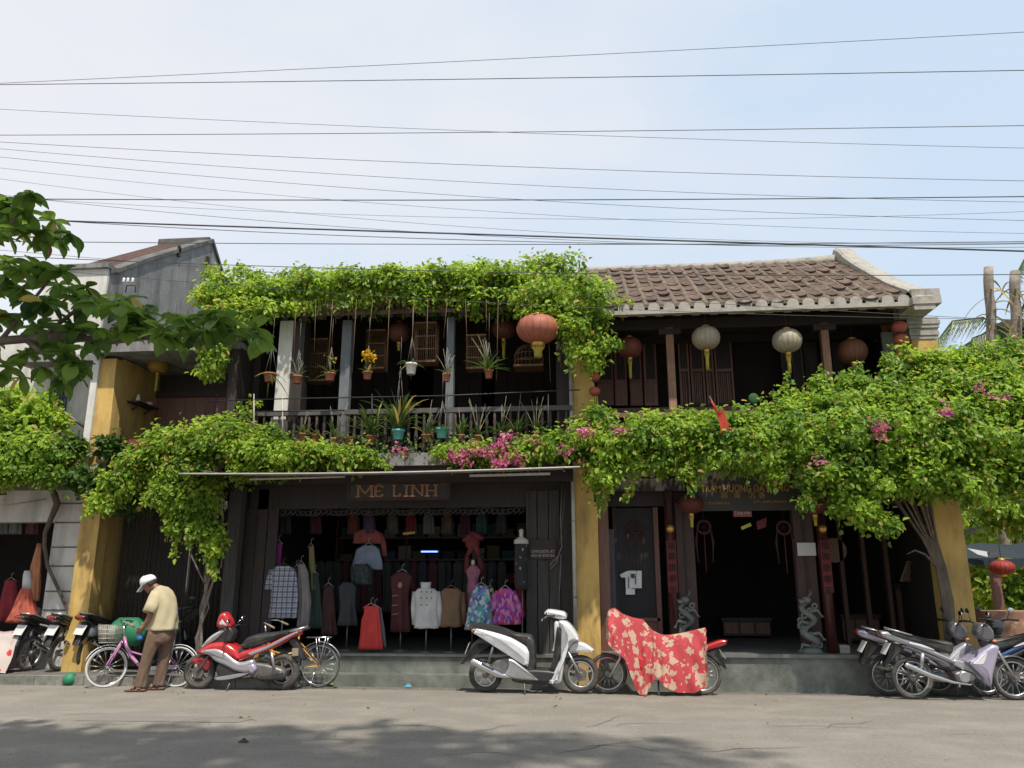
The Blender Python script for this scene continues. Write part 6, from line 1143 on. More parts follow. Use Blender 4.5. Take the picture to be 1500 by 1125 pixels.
# ---------------------------------------------------------------- bicycles
def bicycle(label, fm, rack, basket, wb=1.02, r_=.30, steer=0, mud='paint_white', rm='pot_white'):
    t = thing('bicycle', label, 'bicycle', (0, 0, 0)); rw, fw_ = wb/2, -wb/2
    def whl(par, cx):
        w_ = MB().torus((0, 0, r_), r_-.016, .016, seg=40, n=6).build('wheel', M[rm], par, center=(0, 0, r_)); w_.location = (cx, 0, r_); WL[w_.name] = Vector((0, 0, r_))
        MB().torus((0, 0, r_), r_-.036, .010, seg=40, n=5).build('rim', M['chrome'], w_); MB().lathe([(.02, -.05), (.02, .05)], (0, 0, r_), 10, 'y').build('hub', M['alu'], w_); g = MB(); spokes(g, (0, 0, r_), .02, r_-.04, 30, .0022, .025); g.build('spokes', M['alu'], w_, kind='stuff')
        g = MB(); n = 16; pts = [((r_+.022)*math.cos(R(20+i*9.5)), r_+(r_+.022)*math.sin(R(20+i*9.5))) for i in range(n)]
        g.rings([[(x, y, z) if k < 2 else (x*1.025, y, (z-r_)*1.025+r_) for k, y in ((0, -.028), (1, .028), (2, .016), (3, -.016))] for x, z in pts], smooth=True)
        g.build('mudguard', M[mud], w_); return w_
    a = whl(t, fw_); a.rotation_euler.z = steer; whl(t, rw)
    hx, hz = fw_+.20, .72
    g = MB(); g.tube([(hx, 0, hz), (hx+.05, 0, hz-.14), (hx+.16, 0, .42), (hx+.3, 0, .29), (.08, 0, .27)], [.022, .024, .026, .024, .02], 10); g.tube([(.08, 0, .27), (.2, 0, .78)], .017, 8); g.tube([(hx+.08, 0, hz-.2), (hx+.3, 0, .46), (.14, 0, .5)], .014, 8); g.build('frame', M[fm], t)
    for s_ in (-.045, .045): g = MB(); g.tube([(.08, s_, .27), (rw, s_*1.3, r_)], .010, 6); g.tube([(.17, s_, .66), (rw, s_*1.3, r_)], .009, 6); g.build('rear_stay', M[fm], t)
    for s_ in (-.045, .045): g = MB(); g.tube([(hx-.01, s_*.6, hz-.04), (fw_+.02, s_, r_+.05), (fw_, s_, r_)], .011, 6); g.build('fork_leg', M[fm], t)
    g = MB(); g.tube([(hx, 0, hz), (hx-.03, 0, hz+.18)], .013, 8); g.build('stem', M['chrome'], t)
    g = MB(); z = hz+.2; g.tube([(hx+.20, -.27, z-.04), (hx+.08, -.25, z+.02), (hx-.05, -.12, z+.04), (hx-.04, 0, z-.02), (hx-.05, .12, z+.04), (hx+.08, .25, z+.02), (hx+.20, .27, z-.04)], .011, 8); g.build('handlebar', M['chrome'], t)
    for s_ in (-1, 1): g = MB(); g.tube([(hx+.12, s_*.255, z), (hx+.23, s_*.275, z-.05)], .016, 8); g.build('grip', plain('grip', (.3, .22, .15)), t)
    MB().shell([(.06, .80), (.2, .80), (.34, .83), (.34, .87), (.2, .86), (.06, .84)], .06, .02).build('saddle', M['seat'], t)
    g = MB(); g.tube([(.19, 0, .74), (.2, 0, .81)], .012, 8); g.build('seat_post', M['chrome'], t)
    g = MB(); g.lathe([(.075, -.004), (.075, .004)], (.08, -.05, .27), 18, 'y'); g.build('chainring', M['steel_dull'], t)
    for s_ in (-1, 1): g = MB(); g.bar((.08, s_*.06, .27), (.08-s_*.12, s_*.075, .27-s_*.11), .014, .02); g.box(.04-s_*.12, .12-s_*.12, s_*.075-.0+(-.07 if s_ < 0 else .01), s_*.075+(-.01 if s_ < 0 else .07), .262-s_*.11, .278-s_*.11); g.build('pedal', M['plastic_bk'], t)
    MB().bar((.08, -.055, .27), (rw, -.055, r_), .012, .055).build('chain_guard', M[mud], t)
    g = MB(); g.tube([(rw-.05, -.03, .28), (rw-.09, -.12, .01)], .008, 6); g.build('stand', M['chrome'], t)
    if rack:
        g = MB()
        for s_ in (-.06, -.02, .02, .06): g.tube([(rw-.2, s_, 2*r_+.09), (rw+.17, s_, 2*r_+.09)], .006, 5)
        for x in (-.2, -.05, .08, .17): g.tube([(rw+x, -.065, 2*r_+.09), (rw+x, .065, 2*r_+.09)], .006, 5)
        g.build('rear_rack', M['chrome'], t, kind='stuff')
        for s_ in (-.065, .065):
            for x in (-.05, .1): g = MB(); g.tube([(rw+x, s_, 2*r_+.09), (rw, s_, r_)], .006, 5); g.build('rack_stay', M['chrome'], t)
    if basket:
        g = MB(); x0, x1, y0, y1, z0, z1 = hx-.34, hx-.07, -.16, .16, hz-.08, hz+.17
        n = 9
        for i in range(n+1):
            f = i/n
            for y in (y0, y1): g.tube([(x0+.03+(x1-x0-.06)*f, y*.85, z0), (x0+(x1-x0)*f, y, z1)], .004, 4)
            for x, xx in ((x0, x0+.03), (x1, x1-.03)): g.tube([(xx, (y0+(y1-y0)*f)*.85, z0), (x, y0+(y1-y0)*f, z1)], .004, 4)
            g.tube([(x0+.03+(x1-x0-.06)*f, y0*.85, z0), (x0+.03+(x1-x0-.06)*f, y1*.85, z0)], .004, 4)
        for f in (0, .25, .5, .75, 1):
            e = .03*(1-f); yy = .85+.15*f; z = z0+(z1-z0)*f; g.tube([(x0+e, y0*yy, z), (x1-e, y0*yy, z), (x1-e, y1*yy, z), (x0+e, y1*yy, z), (x0+e, y0*yy, z)], .005, 4, cap=False)
        g.build('basket', M['metal_lt'], t, kind='stuff')
    return t
pb_ = bicycle('pink step-through bicycle with white tyres and a wire basket held by the stooping man', 'paint_pink', False, True, 1.04, .29, R(32)); 
q0, q1 = P(157, 975, 11.8), P(262, 970, 12.02); place(pb_, (q0.x+q1.x)/2, 11.88, 0, math.atan2(.16, 1.0), R(-3))
yb_ = bicycle('orange framed bicycle with silver rear rack standing behind the red and silver motorbike', 'paint_orange', True, False, 1.05, .315, 0, 'alu', 'rubber'); q0 = P(468, 970, 12.1); place(yb_, q0.x-.525, 12.12, 0, 0, R(2))
# green bag in the basket, green box behind
gb = MB(); q = P(178, 925, 12.05); rr = []
for i in range(8):
    t = i/7; a_, b_ = .30*math.sin(math.pi*(.12+.8*t))**.5, .17*math.sin(math.pi*(.12+.8*t))**.5; rr.append([(q.x+.03+a_*math.cos(2*math.pi*k/22)*(1+.05*math.sin(k*2.3+i)), q.y+.12+b_*math.sin(2*math.pi*k/22)*(1+.07*math.sin(k*3+i*2)), q.z-.22+.42*t) for k in range(22)])
gb.rings(rr); tag(gb.build('green_bag', plain('bag_green', (.02, .20, .09), .6)), 'bulging green plastic bag behind the basket of the pink bicycle', 'bag')
gb = MB(); q = G(157, 993); gb.lathe([(.06, .01), (.10, .05), (.10, .12), (.05, .17), (.01, .19)], (q.x-.02, 12.02, 0), 12); tag(gb.build('green_bag', plain('bag_green', (.02, .20, .09), .6)), 'small green bag lying on the ground behind the front wheel of the pink bicycle', 'bag')
for (px, py, m, lb, s_) in ((482, 1003, plain('lettuce', (.22, .36, .09), trans=.3), 'crumpled pale green scrap at the foot of the orange bicycle wheel', .09), (598, 1006, plain('litter_blue', (.1, .32, .45)), 'small light blue plastic scrap on the ground below the shop step', .055), (357, 1088, plain('litter_dark', (.05, .045, .035)), 'small dark clump of litter lying on the road', .05)):
    q = G(px, py); g = MB(); rr = []
    for i in range(5): rr.append([(q.x+s_*(1-.2*i)*math.cos(k*.7)*(1+.3*math.sin(k*2.7+i)), q.y+s_*.6*(1-.2*i)*math.sin(k*.7)*(1+.3*math.sin(k*3.1)), .004+i*s_*.16*(1+.3*math.sin(k*1.7))) for k in range(9)])
    g.rings(rr, smooth=False); tag(g.build('litter', m), lb, 'litter')

# ================================================================ the stooping man
x0m, g0m, km = 418, 722, 388
mx_ = P(120+418/3.75, 950, 11.55).x; MY = 11.55
pm = lambda x, y, d=0: Vector(((x-x0m)/km*.985, d, (g0m-y)/km*.985))
man = thing('person', 'stooping man in a pale yellow T-shirt, brown trousers and white cap beside the pink bicycle', 'person', (0, 0, 0))
def oring(c, rx, ry, d=Vector((0, 0, 1)), n=20, ex=2.0):
    d = Vector(d).normalized(); u = Vector((1, 0, 0)); u = (u-d*u.dot(d)).normalized(); v = d.cross(u); out = []
    for k in range(n):
        a = 2*math.pi*k/n; ca, sa = math.cos(a), math.sin(a); out.append(Vector(c)+u*rx*math.copysign(abs(ca)**(2/ex), ca)+v*ry*math.copysign(abs(sa)**(2/ex), sa))
    return out
bd = MB()
# trunk and neck
bd.rings([oring(pm(415, 400), .105, .15), oring(pm(425, 330), .10, .14), oring(pm(420, 270), .11, .15), oring(pm(408, 215), .11, .17, (-.3, 0, 1)), oring(pm(396, 178), .075, .15, (-.5, 0, 1)), oring(pm(384, 162), .055, .07, (-.8, 0, 1)), oring(pm(362, 145), .05, .055, (-.9, 0, 1)), oring(pm(345, 138), .05, .055, (-.9, 0, 1))])
hc = pm(330, 132); hd = Vector((-.55, 0, -.83))                    # head bowed: hd points from crown to chin
def HV(f, s_, u): # local head axes: f forward(face), s side, u up
    fw = Vector((-.80, 0, -.60)); up = Vector((-.60, 0, .80)); return hc+fw*f+Vector((0, 1, 0))*s_+up*u
rr = []
for u, ff, bb, ww in [(-.115, .055, -.01, .02), (-.105, .085, .02, .035), (-.075, .095, .055, .052), (-.04, .094, .075, .064), (0, .096, .09, .072), (.04, .092, .096, .074), (.08, .072, .085, .064), (.105, .04, .05, .04), (.118, .01, .015, .01)]:
    ring = []
    for k in range(20):
        a = 2*math.pi*k/20; f = math.cos(a); ring.append(HV((ff if f > 0 else bb)*f, ww*math.sin(a), u))
    rr.append(ring)
bd.rings(rr)
bd.rings([[HV(.09+e, s_, u) for e, s_, u in q] for q in ([(0, -.012, .02), (0, .012, .02), (.004, .0, .022)], [(.022, -.017, -.028), (.022, .017, -.028), (.03, 0, -.024)], [(.0, -.015, -.04), (.0, .015, -.04), (.01, 0, -.042)])])   # nose
for s_ in (-1, 1): bd.ell(HV(-.005, s_*.074, -.005), .022, .012, .03, 8, 6)
bd.ell(HV(.092, 0, -.062), .012, .024, .008, 8, 6); bd.ell(HV(.075, 0, -.10), .022, .028, .02, 8, 6)   # lips and chin
# arms and hands
def arm(side, sh, el, wr, hand_dir):
    bd.tube([sh, sh.lerp(el, .5), el, el.lerp(wr, .4), wr], [.042, .042, .037, .035, .024], 12)
    hd_ = hand_dir.normalized(); n_ = Vector((0, side, 0)); c = wr+hd_*.045; bd.rings([oring(wr, .022, .018, hd_, 10), oring(wr+hd_*.03, .036, .017, hd_, 10), oring(wr+hd_*.075, .040, .016, hd_, 10), oring(wr+hd_*.095, .034, .013, hd_, 10)])
    side_v = Vector((1, 0, 0)); side_v = (side_v-hd_*side_v.dot(hd_)).normalized()
    for i, L in enumerate((.062, .072, .068, .052)):
        b = wr+hd_*.088+side_v*(-.028+.0185*i); m_ = b+hd_*L*.5; e = m_+(hd_*.7-n_*.7)*L*.5; bd.tube([b-hd_*.02, b, m_, e], [.010, .0095, .0088, .007], 7)
    b = wr+hd_*.03-side_v*.03; bd.tube([b, b-side_v*.02+hd_*.025, b-side_v*.02+hd_*.058-n_*.012], [.012, .011, .008], 7)
arm(-1, pm(392, 200, -.155), pm(380, 310, -.19), pm(345, 378, -.15), Vector((-.75, .35, -.6)))
arm(1, pm(392, 200, .155), pm(362, 310, .19), pm(325, 372, .12), Vector((-.8, -.3, -.5)))
# legs and feet
LG = [(-.085, [(408, 400), (375, 545), (352, 690)], .0), (.085, [(455, 400), (447, 550), (430, 700)], .0)]
for y, pts, _ in LG:
    a, b, c = [pm(*p_, y) for p_ in pts]; bd.tube([a, a.lerp(b, .5), b, b.lerp(c, .35), c], [.085, .072, .055, .052, .034], 12)
    c = Vector((c.x, c.y, .07)); bd.rings([oring(c+Vector((.045, 0, -.03)), .03, .032, (-1, 0, .2), 10), oring(c+Vector((0, 0, -.02)), .042, .036, (-1, 0, 0), 10), oring(c+Vector((-.09, 0, -.035)), .026, .042, (-1, 0, 0), 10), oring(c+Vector((-.15, 0, -.045)), .017, .045, (-1, 0, 0), 10)])
    for i in range(5): bd.tube([c+Vector((-.14, -.034+.017*i, -.048)), c+Vector((-.178+.008*abs(i-1), -.034+.017*i, -.052))], [.011, .009], 6)
body = bd.build('body', M['skin'], man); rm_ = body.modifiers.new('remesh', 'REMESH'); rm_.mode = 'VOXEL'; rm_.voxel_size = .0075; rm_.use_smooth_shade = True; sm_ = body.modifiers.new('smooth', 'SMOOTH'); sm_.factor = .5; sm_.iterations = 2
def fold_ring(ring, c, amp, ph, f=5): return [p_+(p_-Vector(c)).normalized()*amp*math.sin(i*2*math.pi/len(ring)*f+ph) for i, p_ in enumerate(ring)]
sh_ = MB(); rr = []
for (x, y, rx, ry, dx, am) in [(430, 392, .232*.9, .185, 0, .012), (428, 380, .212, .182, 0, .012), (430, 340, .200, .180, -.02, .012), (430, 300, .192, .180, -.05, .010), (424, 260, .188, .182, -.12, .007), (414, 225, .178, .19, -.22, .005), (403, 195, .158, .192, -.38, .003), (392, 172, .115, .165, -.55, .002), (382, 160, .072, .10, -.7, .0), (376, 155, .060, .07, -.75, 0)]:
    c = pm(x, y); rr.append(fold_ring(fold_ring(oring(c, rx, ry, (dx, 0, 1), 40, 2.3), c, am*1.2, y*.03, 6), c, am*.7, y*.11, 3))
sh_.rings(rr, cap=False); shirt = sh_.build('t_shirt', M['shirt'], man); so_ = shirt.modifiers.new('thick', 'SOLIDIFY'); so_.thickness = .006
for s_, e in ((-1, (376, 292)), (1, (362, 285))):
    a, b = pm(398, 182, s_*.105), pm(e[0], e[1], s_*.215); g = MB(); d = (b-a)
    g.rings([fold_ring(oring(a+d*t, r1, r2, -d, 20), a+d*t, am, t*5+s_, 4) for t, r1, r2, am in ((0, .085, .075, 0), (.3, .092, .075, .002), (.65, .090, .066, .004), (1, .092, .066, .006))], cap=False); sl_o = g.build('sleeve', M['shirt'], man); so_ = sl_o.modifiers.new('thick', 'SOLIDIFY'); so_.thickness = .005
tr_ = MB(); tr_.rings([fold_ring(oring(pm(425, y), rx, ry, (0, 0, 1), 32, 2.4), pm(425, y), .004, y, 7) for y, rx, ry in ((372, .165, .155), (395, .178, .165), (430, .19, .17), (452, .175, .165), (468, .14, .14))])
for y, pts, _ in LG:
    a, b, c = [pm(*p_, y) for p_ in pts]; pth = [a+Vector((0, 0, -.03)), a.lerp(b, .5), b, b.lerp(c, .4), b.lerp(c, .8), Vector((c.x+.005, c.y, .055))]; rs = [(.105, .092), (.098, .085), (.080, .075), (.076, .07), (.075, .068), (.082, .07)]
    tr_.rings([fold_ring(oring(q, r1, r2, (pth[max(i-1, 0)]-pth[min(i+1, 5)]), 28, 2.2), q, .004+.006*(i > 3), i*2.2+y*9, 4+i % 3) for i, (q, (r1, r2)) in enumerate(zip(pth, rs))][::-1])
trs = tr_.build('trousers', M['trousers'], man); rm2 = trs.modifiers.new('remesh', 'REMESH'); rm2.mode = 'VOXEL'; rm2.voxel_size = .012; rm2.use_smooth_shade = True
belt = MB(); belt.rings([oring(pm(425, y), r_, r_*.93, (0, 0, 1), 28, 2.3) for y, r_ in ((385, .17), (376, .17))], cap=False); belt.build('belt', M['plastic_bk'], man)
hr = MB(); hr.rings([[HV(f*math.cos(a), .079*math.sin(a)*w_, u+.01*math.cos(a)) for a in [2*math.pi*k/20 for k in range(20)]] for u, f, w_ in ((-.02, .05, .85), (.02, .088, 1), (.06, .094, 1.02))], cap=False)
hb = MB()
rr = []
for u, bb, ww in ((-.05, .080, .062), (-.03, .09, .072), (-.01, .094, .078), (.02, .094, .08)):
    rr.append([HV(-bb*math.sin(math.pi*k/12), ww*math.cos(math.pi*k/12)*1.02, u) for k in range(13)])
hb.grid(rr); ho = hb.build('hair', M['hair'], man); s3_ = ho.modifiers.new('thick', 'SOLIDIFY'); s3_.thickness = .012
cp_ = MB(); cp_.rings([[HV(((.112 if math.cos(a) > 0 else .118)*math.cos(a))*f, 0.098*math.sin(a)*f, u+.012*math.cos(a)) for a in [2*math.pi*k/24 for k in range(24)]] for u, f in ((.012, 1.0), (.05, 1.02), (.09, .93), (.118, .72), (.134, .42), (.139, .06))]); capo = cp_.build('cap', M['cap_white'], man)
g = MB(); g.grid([[HV(.07+.125*j/5*(1-.25*abs(i-6)/6)+.02, .082*(i-6)/6*(1-.18*(j/5)**2), .038-.035*(j/5)-.02*((i-6)/6)**2) for j in range(6)] for i in range(13)]); pk = g.build('cap_peak', M['cap_white'], capo); s4_ = pk.modifiers.new('thick', 'SOLIDIFY'); s4_.thickness = .006
for y, pts, _ in LG:
    c = pm(*pts[2], y); g = MB(); g.shell([(c.x+.07, .004), (c.x-.19, .004), (c.x-.20, .022), (c.x-.1, .024), (c.x+.07, .034)], .05, .012, y=y); sd2 = g.build('sandal', M['sandal'], man); g = MB(); g.rings([[Vector((c.x+dx, y+.05*math.cos(a), .03+.052*math.sin(a))) for a in [math.pi*k/8 for k in range(9)]] for dx in (-.07, -.11)], cap=False); g.build('strap', M['sandal'], sd2)
place(man, mx_, MY, .006, R(8))
bc = MB(); q = P(205, 932, MY-.12); rr = [[(q.x+r_*math.cos(k*.63)*(1+.15*math.sin(k*2+i)), q.y+r_*.6*math.sin(k*.63), q.z-.06+.11*i/4) for k in range(10)] for i, r_ in enumerate((.02, .045, .04, .03, .012))]; bc.rings(rr); tag(bc.build('blue_bag', plain('bag_blue', (.03, .16, .42), .6)), 'small blue plastic bag in the stooping man\'s hand', 'bag')

gr = MB()
for i in range(260):
    q = G(rnd.uniform(-40, 1540), 1016+rnd.random()**1.6*100); a = rnd.uniform(.003, .010); 
    gr.add([(q.x+a*math.cos(t)*rnd.uniform(.7, 1.3), q.y+a*math.sin(t)*rnd.uniform(.7, 1.3), .006) for t in (0, 1.57, 3.14, 4.71)]+[(q.x, q.y, .010+a*.6)], [(0, 1, 4), (1, 2, 4), (2, 3, 4), (3, 0, 4)])
tag(gr.build('road_grit', plain('grit', (.22, .19, .15)), kind='stuff'), 'small stones and grit scattered on the road', 'grit')
n = 60; pos = np.array([list(G(rnd.uniform(-20, 1520), 1006+rnd.random()**2.5*60)) for _ in range(n)]); pos[:, 2] = .012
dl = foliage('fallen_leaves', None, (pos, np.tile([0, 0, 1.], (n, 1))+nr.normal(size=(n, 3))*.3, nr.normal(size=(n, 3))), .045, M['leaf_straw']); tag(dl, 'small dry fallen leaves along the street edge', 'leaves')
# ================================================================ clothes on display
def garment(name, label, rows, Y, mat, depth=.09, folds=6, amp=.012, sleeves=(), hanger=True, group=None, cat='clothes', rod=None, ex=2.4):
    k = Y/FPX*1.03; top = P((rows[0][1]+rows[0][2])/2, rows[0][0], Y); t = thing(name, label, cat, top, group); g = MB(); rr = []; N = 44
    # resample the outline
    R_ = []
    for a_, b_ in zip(rows[:-1], rows[1:]):
        for j in range(4): R_.append([a_[i]+(b_[i]-a_[i])*j/4 for i in range(3)])
    R_.append(list(rows[-1])); ph = rnd.uniform(0, 6)
    for i, (py, l, r_) in enumerate(R_):
        A_, B_ = P(l, py, Y), P(r_, py, Y); cx, rx = (A_.x+B_.x)/2, (B_.x-A_.x)/2; f = i/(len(R_)-1); ring = []
        for q in range(N):
            a = 2*math.pi*q/N; ca, sa = math.cos(a), math.sin(a); am = amp*f*math.sin(a*folds+ph+.8*math.sin(f*5)+f)+amp*.4*math.sin(a*3+f*9)
            x = rx*math.copysign(abs(ca)**(2/ex), ca); y = depth*(.55+.45*f)*math.copysign(abs(sa)**(2/ex), sa)
            ring.append((cx+x+ca*am, Y+y+sa*am*1.6, A_.z*(1-(x/rx+1)/2 if rx else 1)+B_.z*((x/rx+1)/2 if rx else 0)+(.008*math.sin(a*folds+ph) if i == len(R_)-1 else 0)))
        rr.append(ring)
    g.rings(rr[::-1]); hp(g, 'body', mat, t)
    for s_ in sleeves:
        pts = [P(x, y, Y) for x, y in s_[0]]; g = MB(); n = len(pts); ring = []
        for i, q in enumerate(pts):
            d = pts[min(i+1, n-1)]-pts[max(i-1, 0)]; r2 = (s_[1]+(s_[2]-s_[1])*i/(n-1))*k; rg = oring(q, r2, r2*.6, d, 16); ring.append([p_+(p_-q)*.08*math.sin(kk*2.1+i*2) for kk, p_ in enumerate(rg)])
        g.rings(ring); hp(g, 'sleeve', mat, t)
    if hanger:
        g = MB(); a, b = P(rows[0][1]-1, rows[0][0]+2, Y), P(rows[0][2]+1, rows[0][0]+2, Y); c_ = Vector((top.x, Y, top.z+.05)); g.tube([a, c_, b], .006, 5); g.tube([c_, c_+Vector((0, 0, .06)), c_+Vector((.03, 0, .09)), c_+Vector((.04, 0, .06))], .004, 4); hp(g, 'hanger', M['metal_lt'] if hanger == 1 else M['bamboo'], t)
    if rod:
        b = P((rows[-1][1]+rows[-1][2])/2, rows[-1][0], Y); g = MB(); g.tube([(b.x, Y, b.z+.1), (b.x, Y, .46)], .014, 6); g.lathe([(.13, 0), (.12, .015), (.02, .03)], (b.x, Y, .44), 14); hp(g, 'stand', M['steel_dull'], t, kind='stuff')
    return t
Yf = 12.95
garment('hanging_shirt', 'plaid short sleeved shirt on a wooden hanger at the left of the clothes shop', [(829, 405, 425), (836, 397, 433), (850, 398, 436), (880, 397, 436), (905, 394, 434)], Yf, M['plaid'], sleeves=[(((401, 835), (396, 850), (394, 864)), 6, 7)], hanger=2, rod=1)
garment('hanging_dress', 'long purple dress just behind the plaid shirt', [(795, 404, 413), (830, 399, 411), (862, 393, 402)], 13.15, plain('cl_purple', (.26, .03, .22)), .06)
garment('hanging_shirt', 'pale grey beige shirt right next to the plaid shirt', [(826, 436, 446), (840, 437, 452), (880, 438, 455), (918, 436, 452)], 13.05, plain('cl_beige', (.26, .23, .22)), .05)
garment('hanging_shirt', 'maroon striped shirt edge between the plaid and the beige shirt', [(832, 430, 438), (870, 433, 440), (905, 432, 438)], 13.1, plain('cl_maroon', (.18, .04, .05)), .05)
garment('hanging_dress', 'olive narrow dress above the dark green one at the left of the shop', [(800, 452, 459), (830, 454, 462), (864, 456, 462)], 13.2, plain('cl_olive', (.20, .18, .08)), .04)
garment('hanging_dress', 'dark green long coat at the left of the shop under the olive dress', [(840, 453, 466), (880, 452, 470), (920, 450, 472)], 13.2, plain('cl_dgreen', (.03, .05, .045)), .06)
garment('hanging_dress', 'very dark brown long coat left of the red tank top', [(858, 474, 488), (900, 470, 492), (930, 470, 494)], 13.3, plain('cl_dbrown', (.06, .025, .02)), .08, rod=1)
garment('hanging_coat', 'charcoal coat on a stand left of the red tank top', [(853, 502, 516), (860, 496, 522), (890, 498, 521), (916, 494, 524)], 13.2, plain('cl_char', (.04, .045, .05)), .1, rod=1, hanger=0)
garment('hanging_shirt', 'dark checked shirt hanging below the light blue one', [(826, 520, 538), (832, 514, 544), (856, 516, 544)], 13.4, pattern('cl_check', (.035, .05, .05), [(.05, .06, .065), (.02, .03, .03), (.03, .04, .05)], 30), .08)
garment('hanging_shirt', 'light blue shirt hanging high in the left half of the shop', [(799, 531, 549), (805, 522, 556), (820, 518, 560), (834, 515, 560)], 13.6, plain('cl_lblue', (.22, .27, .36)), .09)
garment('hanging_shirt', 'brick red top hanging above the light blue shirt', [(775, 530, 550), (782, 519, 560), (796, 517, 563)], 13.7, plain('cl_brick', (.24, .06, .05)), .07, sleeves=[(((557, 783), (562, 798), (563, 815)), 4, 4)])
garment('hanging_tank_top', 'bright red tank top hanging low at the front of the shop', [(888, 533, 554), (898, 533, 555), (908, 530, 557), (930, 528, 558), (951, 525, 560)], 12.85, plain('cl_red', (.56, .045, .04)), .05, folds=8)
garment('hanging_tank_top', 'grey tank top half hidden behind the bright red one', [(890, 540, 558), (910, 538, 562), (948, 540, 566)], 12.95, plain('cl_grey', (.16, .15, .17)), .04)
t = garment('hanging_jacket', 'maroon jacket with gold trimmings between the red tank top and the white coat', [(838, 580, 598), (846, 573, 605), (870, 574, 600), (925, 572, 602)], 13.2, plain('cl_wine', (.075, .018, .022)), .1, rod=1)
for py in (873, 887, 900): q = P(577, py, 13.08); hp(MB().bar((q.x-.03, 13.09, q.z), (q.x+.07, 13.08, q.z+.01), .012), 'gold_trim', plain('trim', (.40, .2, .12)), t)
hp(MB().ell(P(586, 857, 13.09), .04, .02, .05, 10, 6), 'collar_trim', plain('trim', (.40, .2, .12)), t)
garment('hanging_shirt', 'wine red shawl collar top directly above the maroon jacket', [(838, 581, 590), (845, 572, 603), (862, 580, 606)], 13.35, plain('cl_wine2', (.17, .025, .035)), .06, hanger=0)
# white double-breasted coat on its stand
t = garment('display_coat', 'white double breasted coat with high collar on a stand', [(862, 612, 636), (868, 607, 643), (885, 609, 641), (900, 608, 641), (920, 606, 643)], 12.95, plain('cl_white', (.56, .55, .54)), .12, amp=.006, sleeves=[(((609, 867), (606, 890), (608, 915)), 4.5, 4), (((640, 867), (643, 890), (642, 917)), 4.5, 4)], hanger=0, rod=1)
g = MB(); q = P(623.5, 862, 12.95); g.rings([oring(q+Vector((0, 0, z)), rx, rx*.75, (0, 0, 1), 20) for z, rx in ((-.03, .10), (.02, .08), (.07, .085), (.10, .092), (.09, .07))]); hp(g, 'collar', M['cl_white'], t)
for bx in (617, 625, 632):
    for py in (867, 876, 886):
        if bx == 632 and py == 886: continue
        q = P(bx, py, 12.83); hp(MB().lathe([(.012, -.006), (.012, .006)], tuple(q), 8, 'y'), 'button', M['plastic_bk'], t)
garment('display_coat', 'brown jacket with a draped collar beside the white coat', [(862, 650, 672), (868, 645, 678), (890, 647, 676), (918, 644, 678)], 13.0, plain('cl_brown', (.19, .115, .065)), .12, amp=.006, sleeves=[(((646, 868), (644, 890), (645, 912)), 4.5, 4), (((676, 868), (679, 890), (678, 915)), 4.5, 4)], hanger=2, rod=1)
# long mauve dress on mannequin with red garland above
t = garment('display_dress', 'slender dusty pink dress on a mannequin right of the brown jacket', [(828, 689, 698), (836, 682, 704), (850, 686, 700), (862, 684, 702), (893, 682, 702)], 13.25, plain('cl_mauve', (.36, .13, .20)), .10, hanger=0, rod=1); hp(MB().ell(P(693, 824, 13.25), .035, .035, .05, 10, 6), 'mannequin_neck', M['mannequin'], t)
t = thing('red_garland', 'dim red garland ornament hanging above the dusty pink dress', 'ornament', P(692, 800, 13.4)); g = MB()
for a_, b_ in (((692, 780), (678, 792)), ((692, 780), (708, 790)), ((692, 790), (684, 815)), ((692, 790), (702, 816)), ((684, 815), (682, 840)), ((702, 816), (704, 842))): g.tube([P(*a_, 13.4), P((a_[0]+b_[0])/2+2, (a_[1]+b_[1])/2+2, 13.38), P(*b_, 13.4)], [.04, .055, .03], 7)
g.ell(P(692, 795, 13.4), .13, .07, .13, 12, 8); hp(g, 'garland', plain('cl_garland', (.17, .03, .03)), t, kind='stuff')
garment('display_skirt', 'long gathered floral skirt in blue and turquoise', [(858, 696, 714), (865, 693, 716), (885, 688, 720), (905, 684, 722), (922, 681, 723)], 12.75, M['skirt_blue'], .11, 13, .022)
garment('display_skirt', 'narrow yellow green patterned skirt between the blue and the pink one', [(862, 714, 722), (890, 716, 726), (920, 718, 727)], 12.85, pattern('skirt_yellow', (.35, .36, .08), [(.05, .05, .05), (.4, .4, .2), (.1, .2, .1)], 30), .05, 9, .01)
garment('display_dress', 'bright pink and purple ruffled child dress', [(862, 732, 748), (868, 727, 752), (880, 730, 752), (895, 726, 758), (914, 722, 762)], 12.75, M['skirt_pink'], .12, 11, .022, sleeves=[(((730, 866), (724, 880), (721, 895)), 4, 6), (((750, 866), (758, 884), (764, 904)), 4, 5)])
t = garment('display_dress', 'long black dress with white print on a white bust', [(790, 757, 770), (797, 754, 772), (830, 753, 772), (864, 757, 773)], 12.8, M['dress_black'], .10, hanger=0, amp=.006, rod=0); g = MB(); q = P(763.5, 793, 12.8); g.rings([oring(q+Vector((0, 0, z)), rx, ry, (0, 0, 1), 16) for z, rx, ry in ((-.04, .12, .08), (.02, .115, .075), (.05, .07, .05), (.07, .035, .035), (.13, .033, .033), (.17, .04, .04), (.2, .02, .02))]); hp(g, 'bust', M['mannequin'], t); g = MB(); b = P(765, 864, 12.8); g.tube([(b.x, 12.8, b.z+.1), (b.x, 12.8, .45)], .014, 6); hp(g, 'stand', M['steel_dull'], t)
garment('hanging_dress', 'deep red dress hanging behind the black dress', [(826, 754, 762), (850, 754, 768), (905, 758, 770)], 13.05, plain('cl_dred', (.28, .02, .03)), .05)
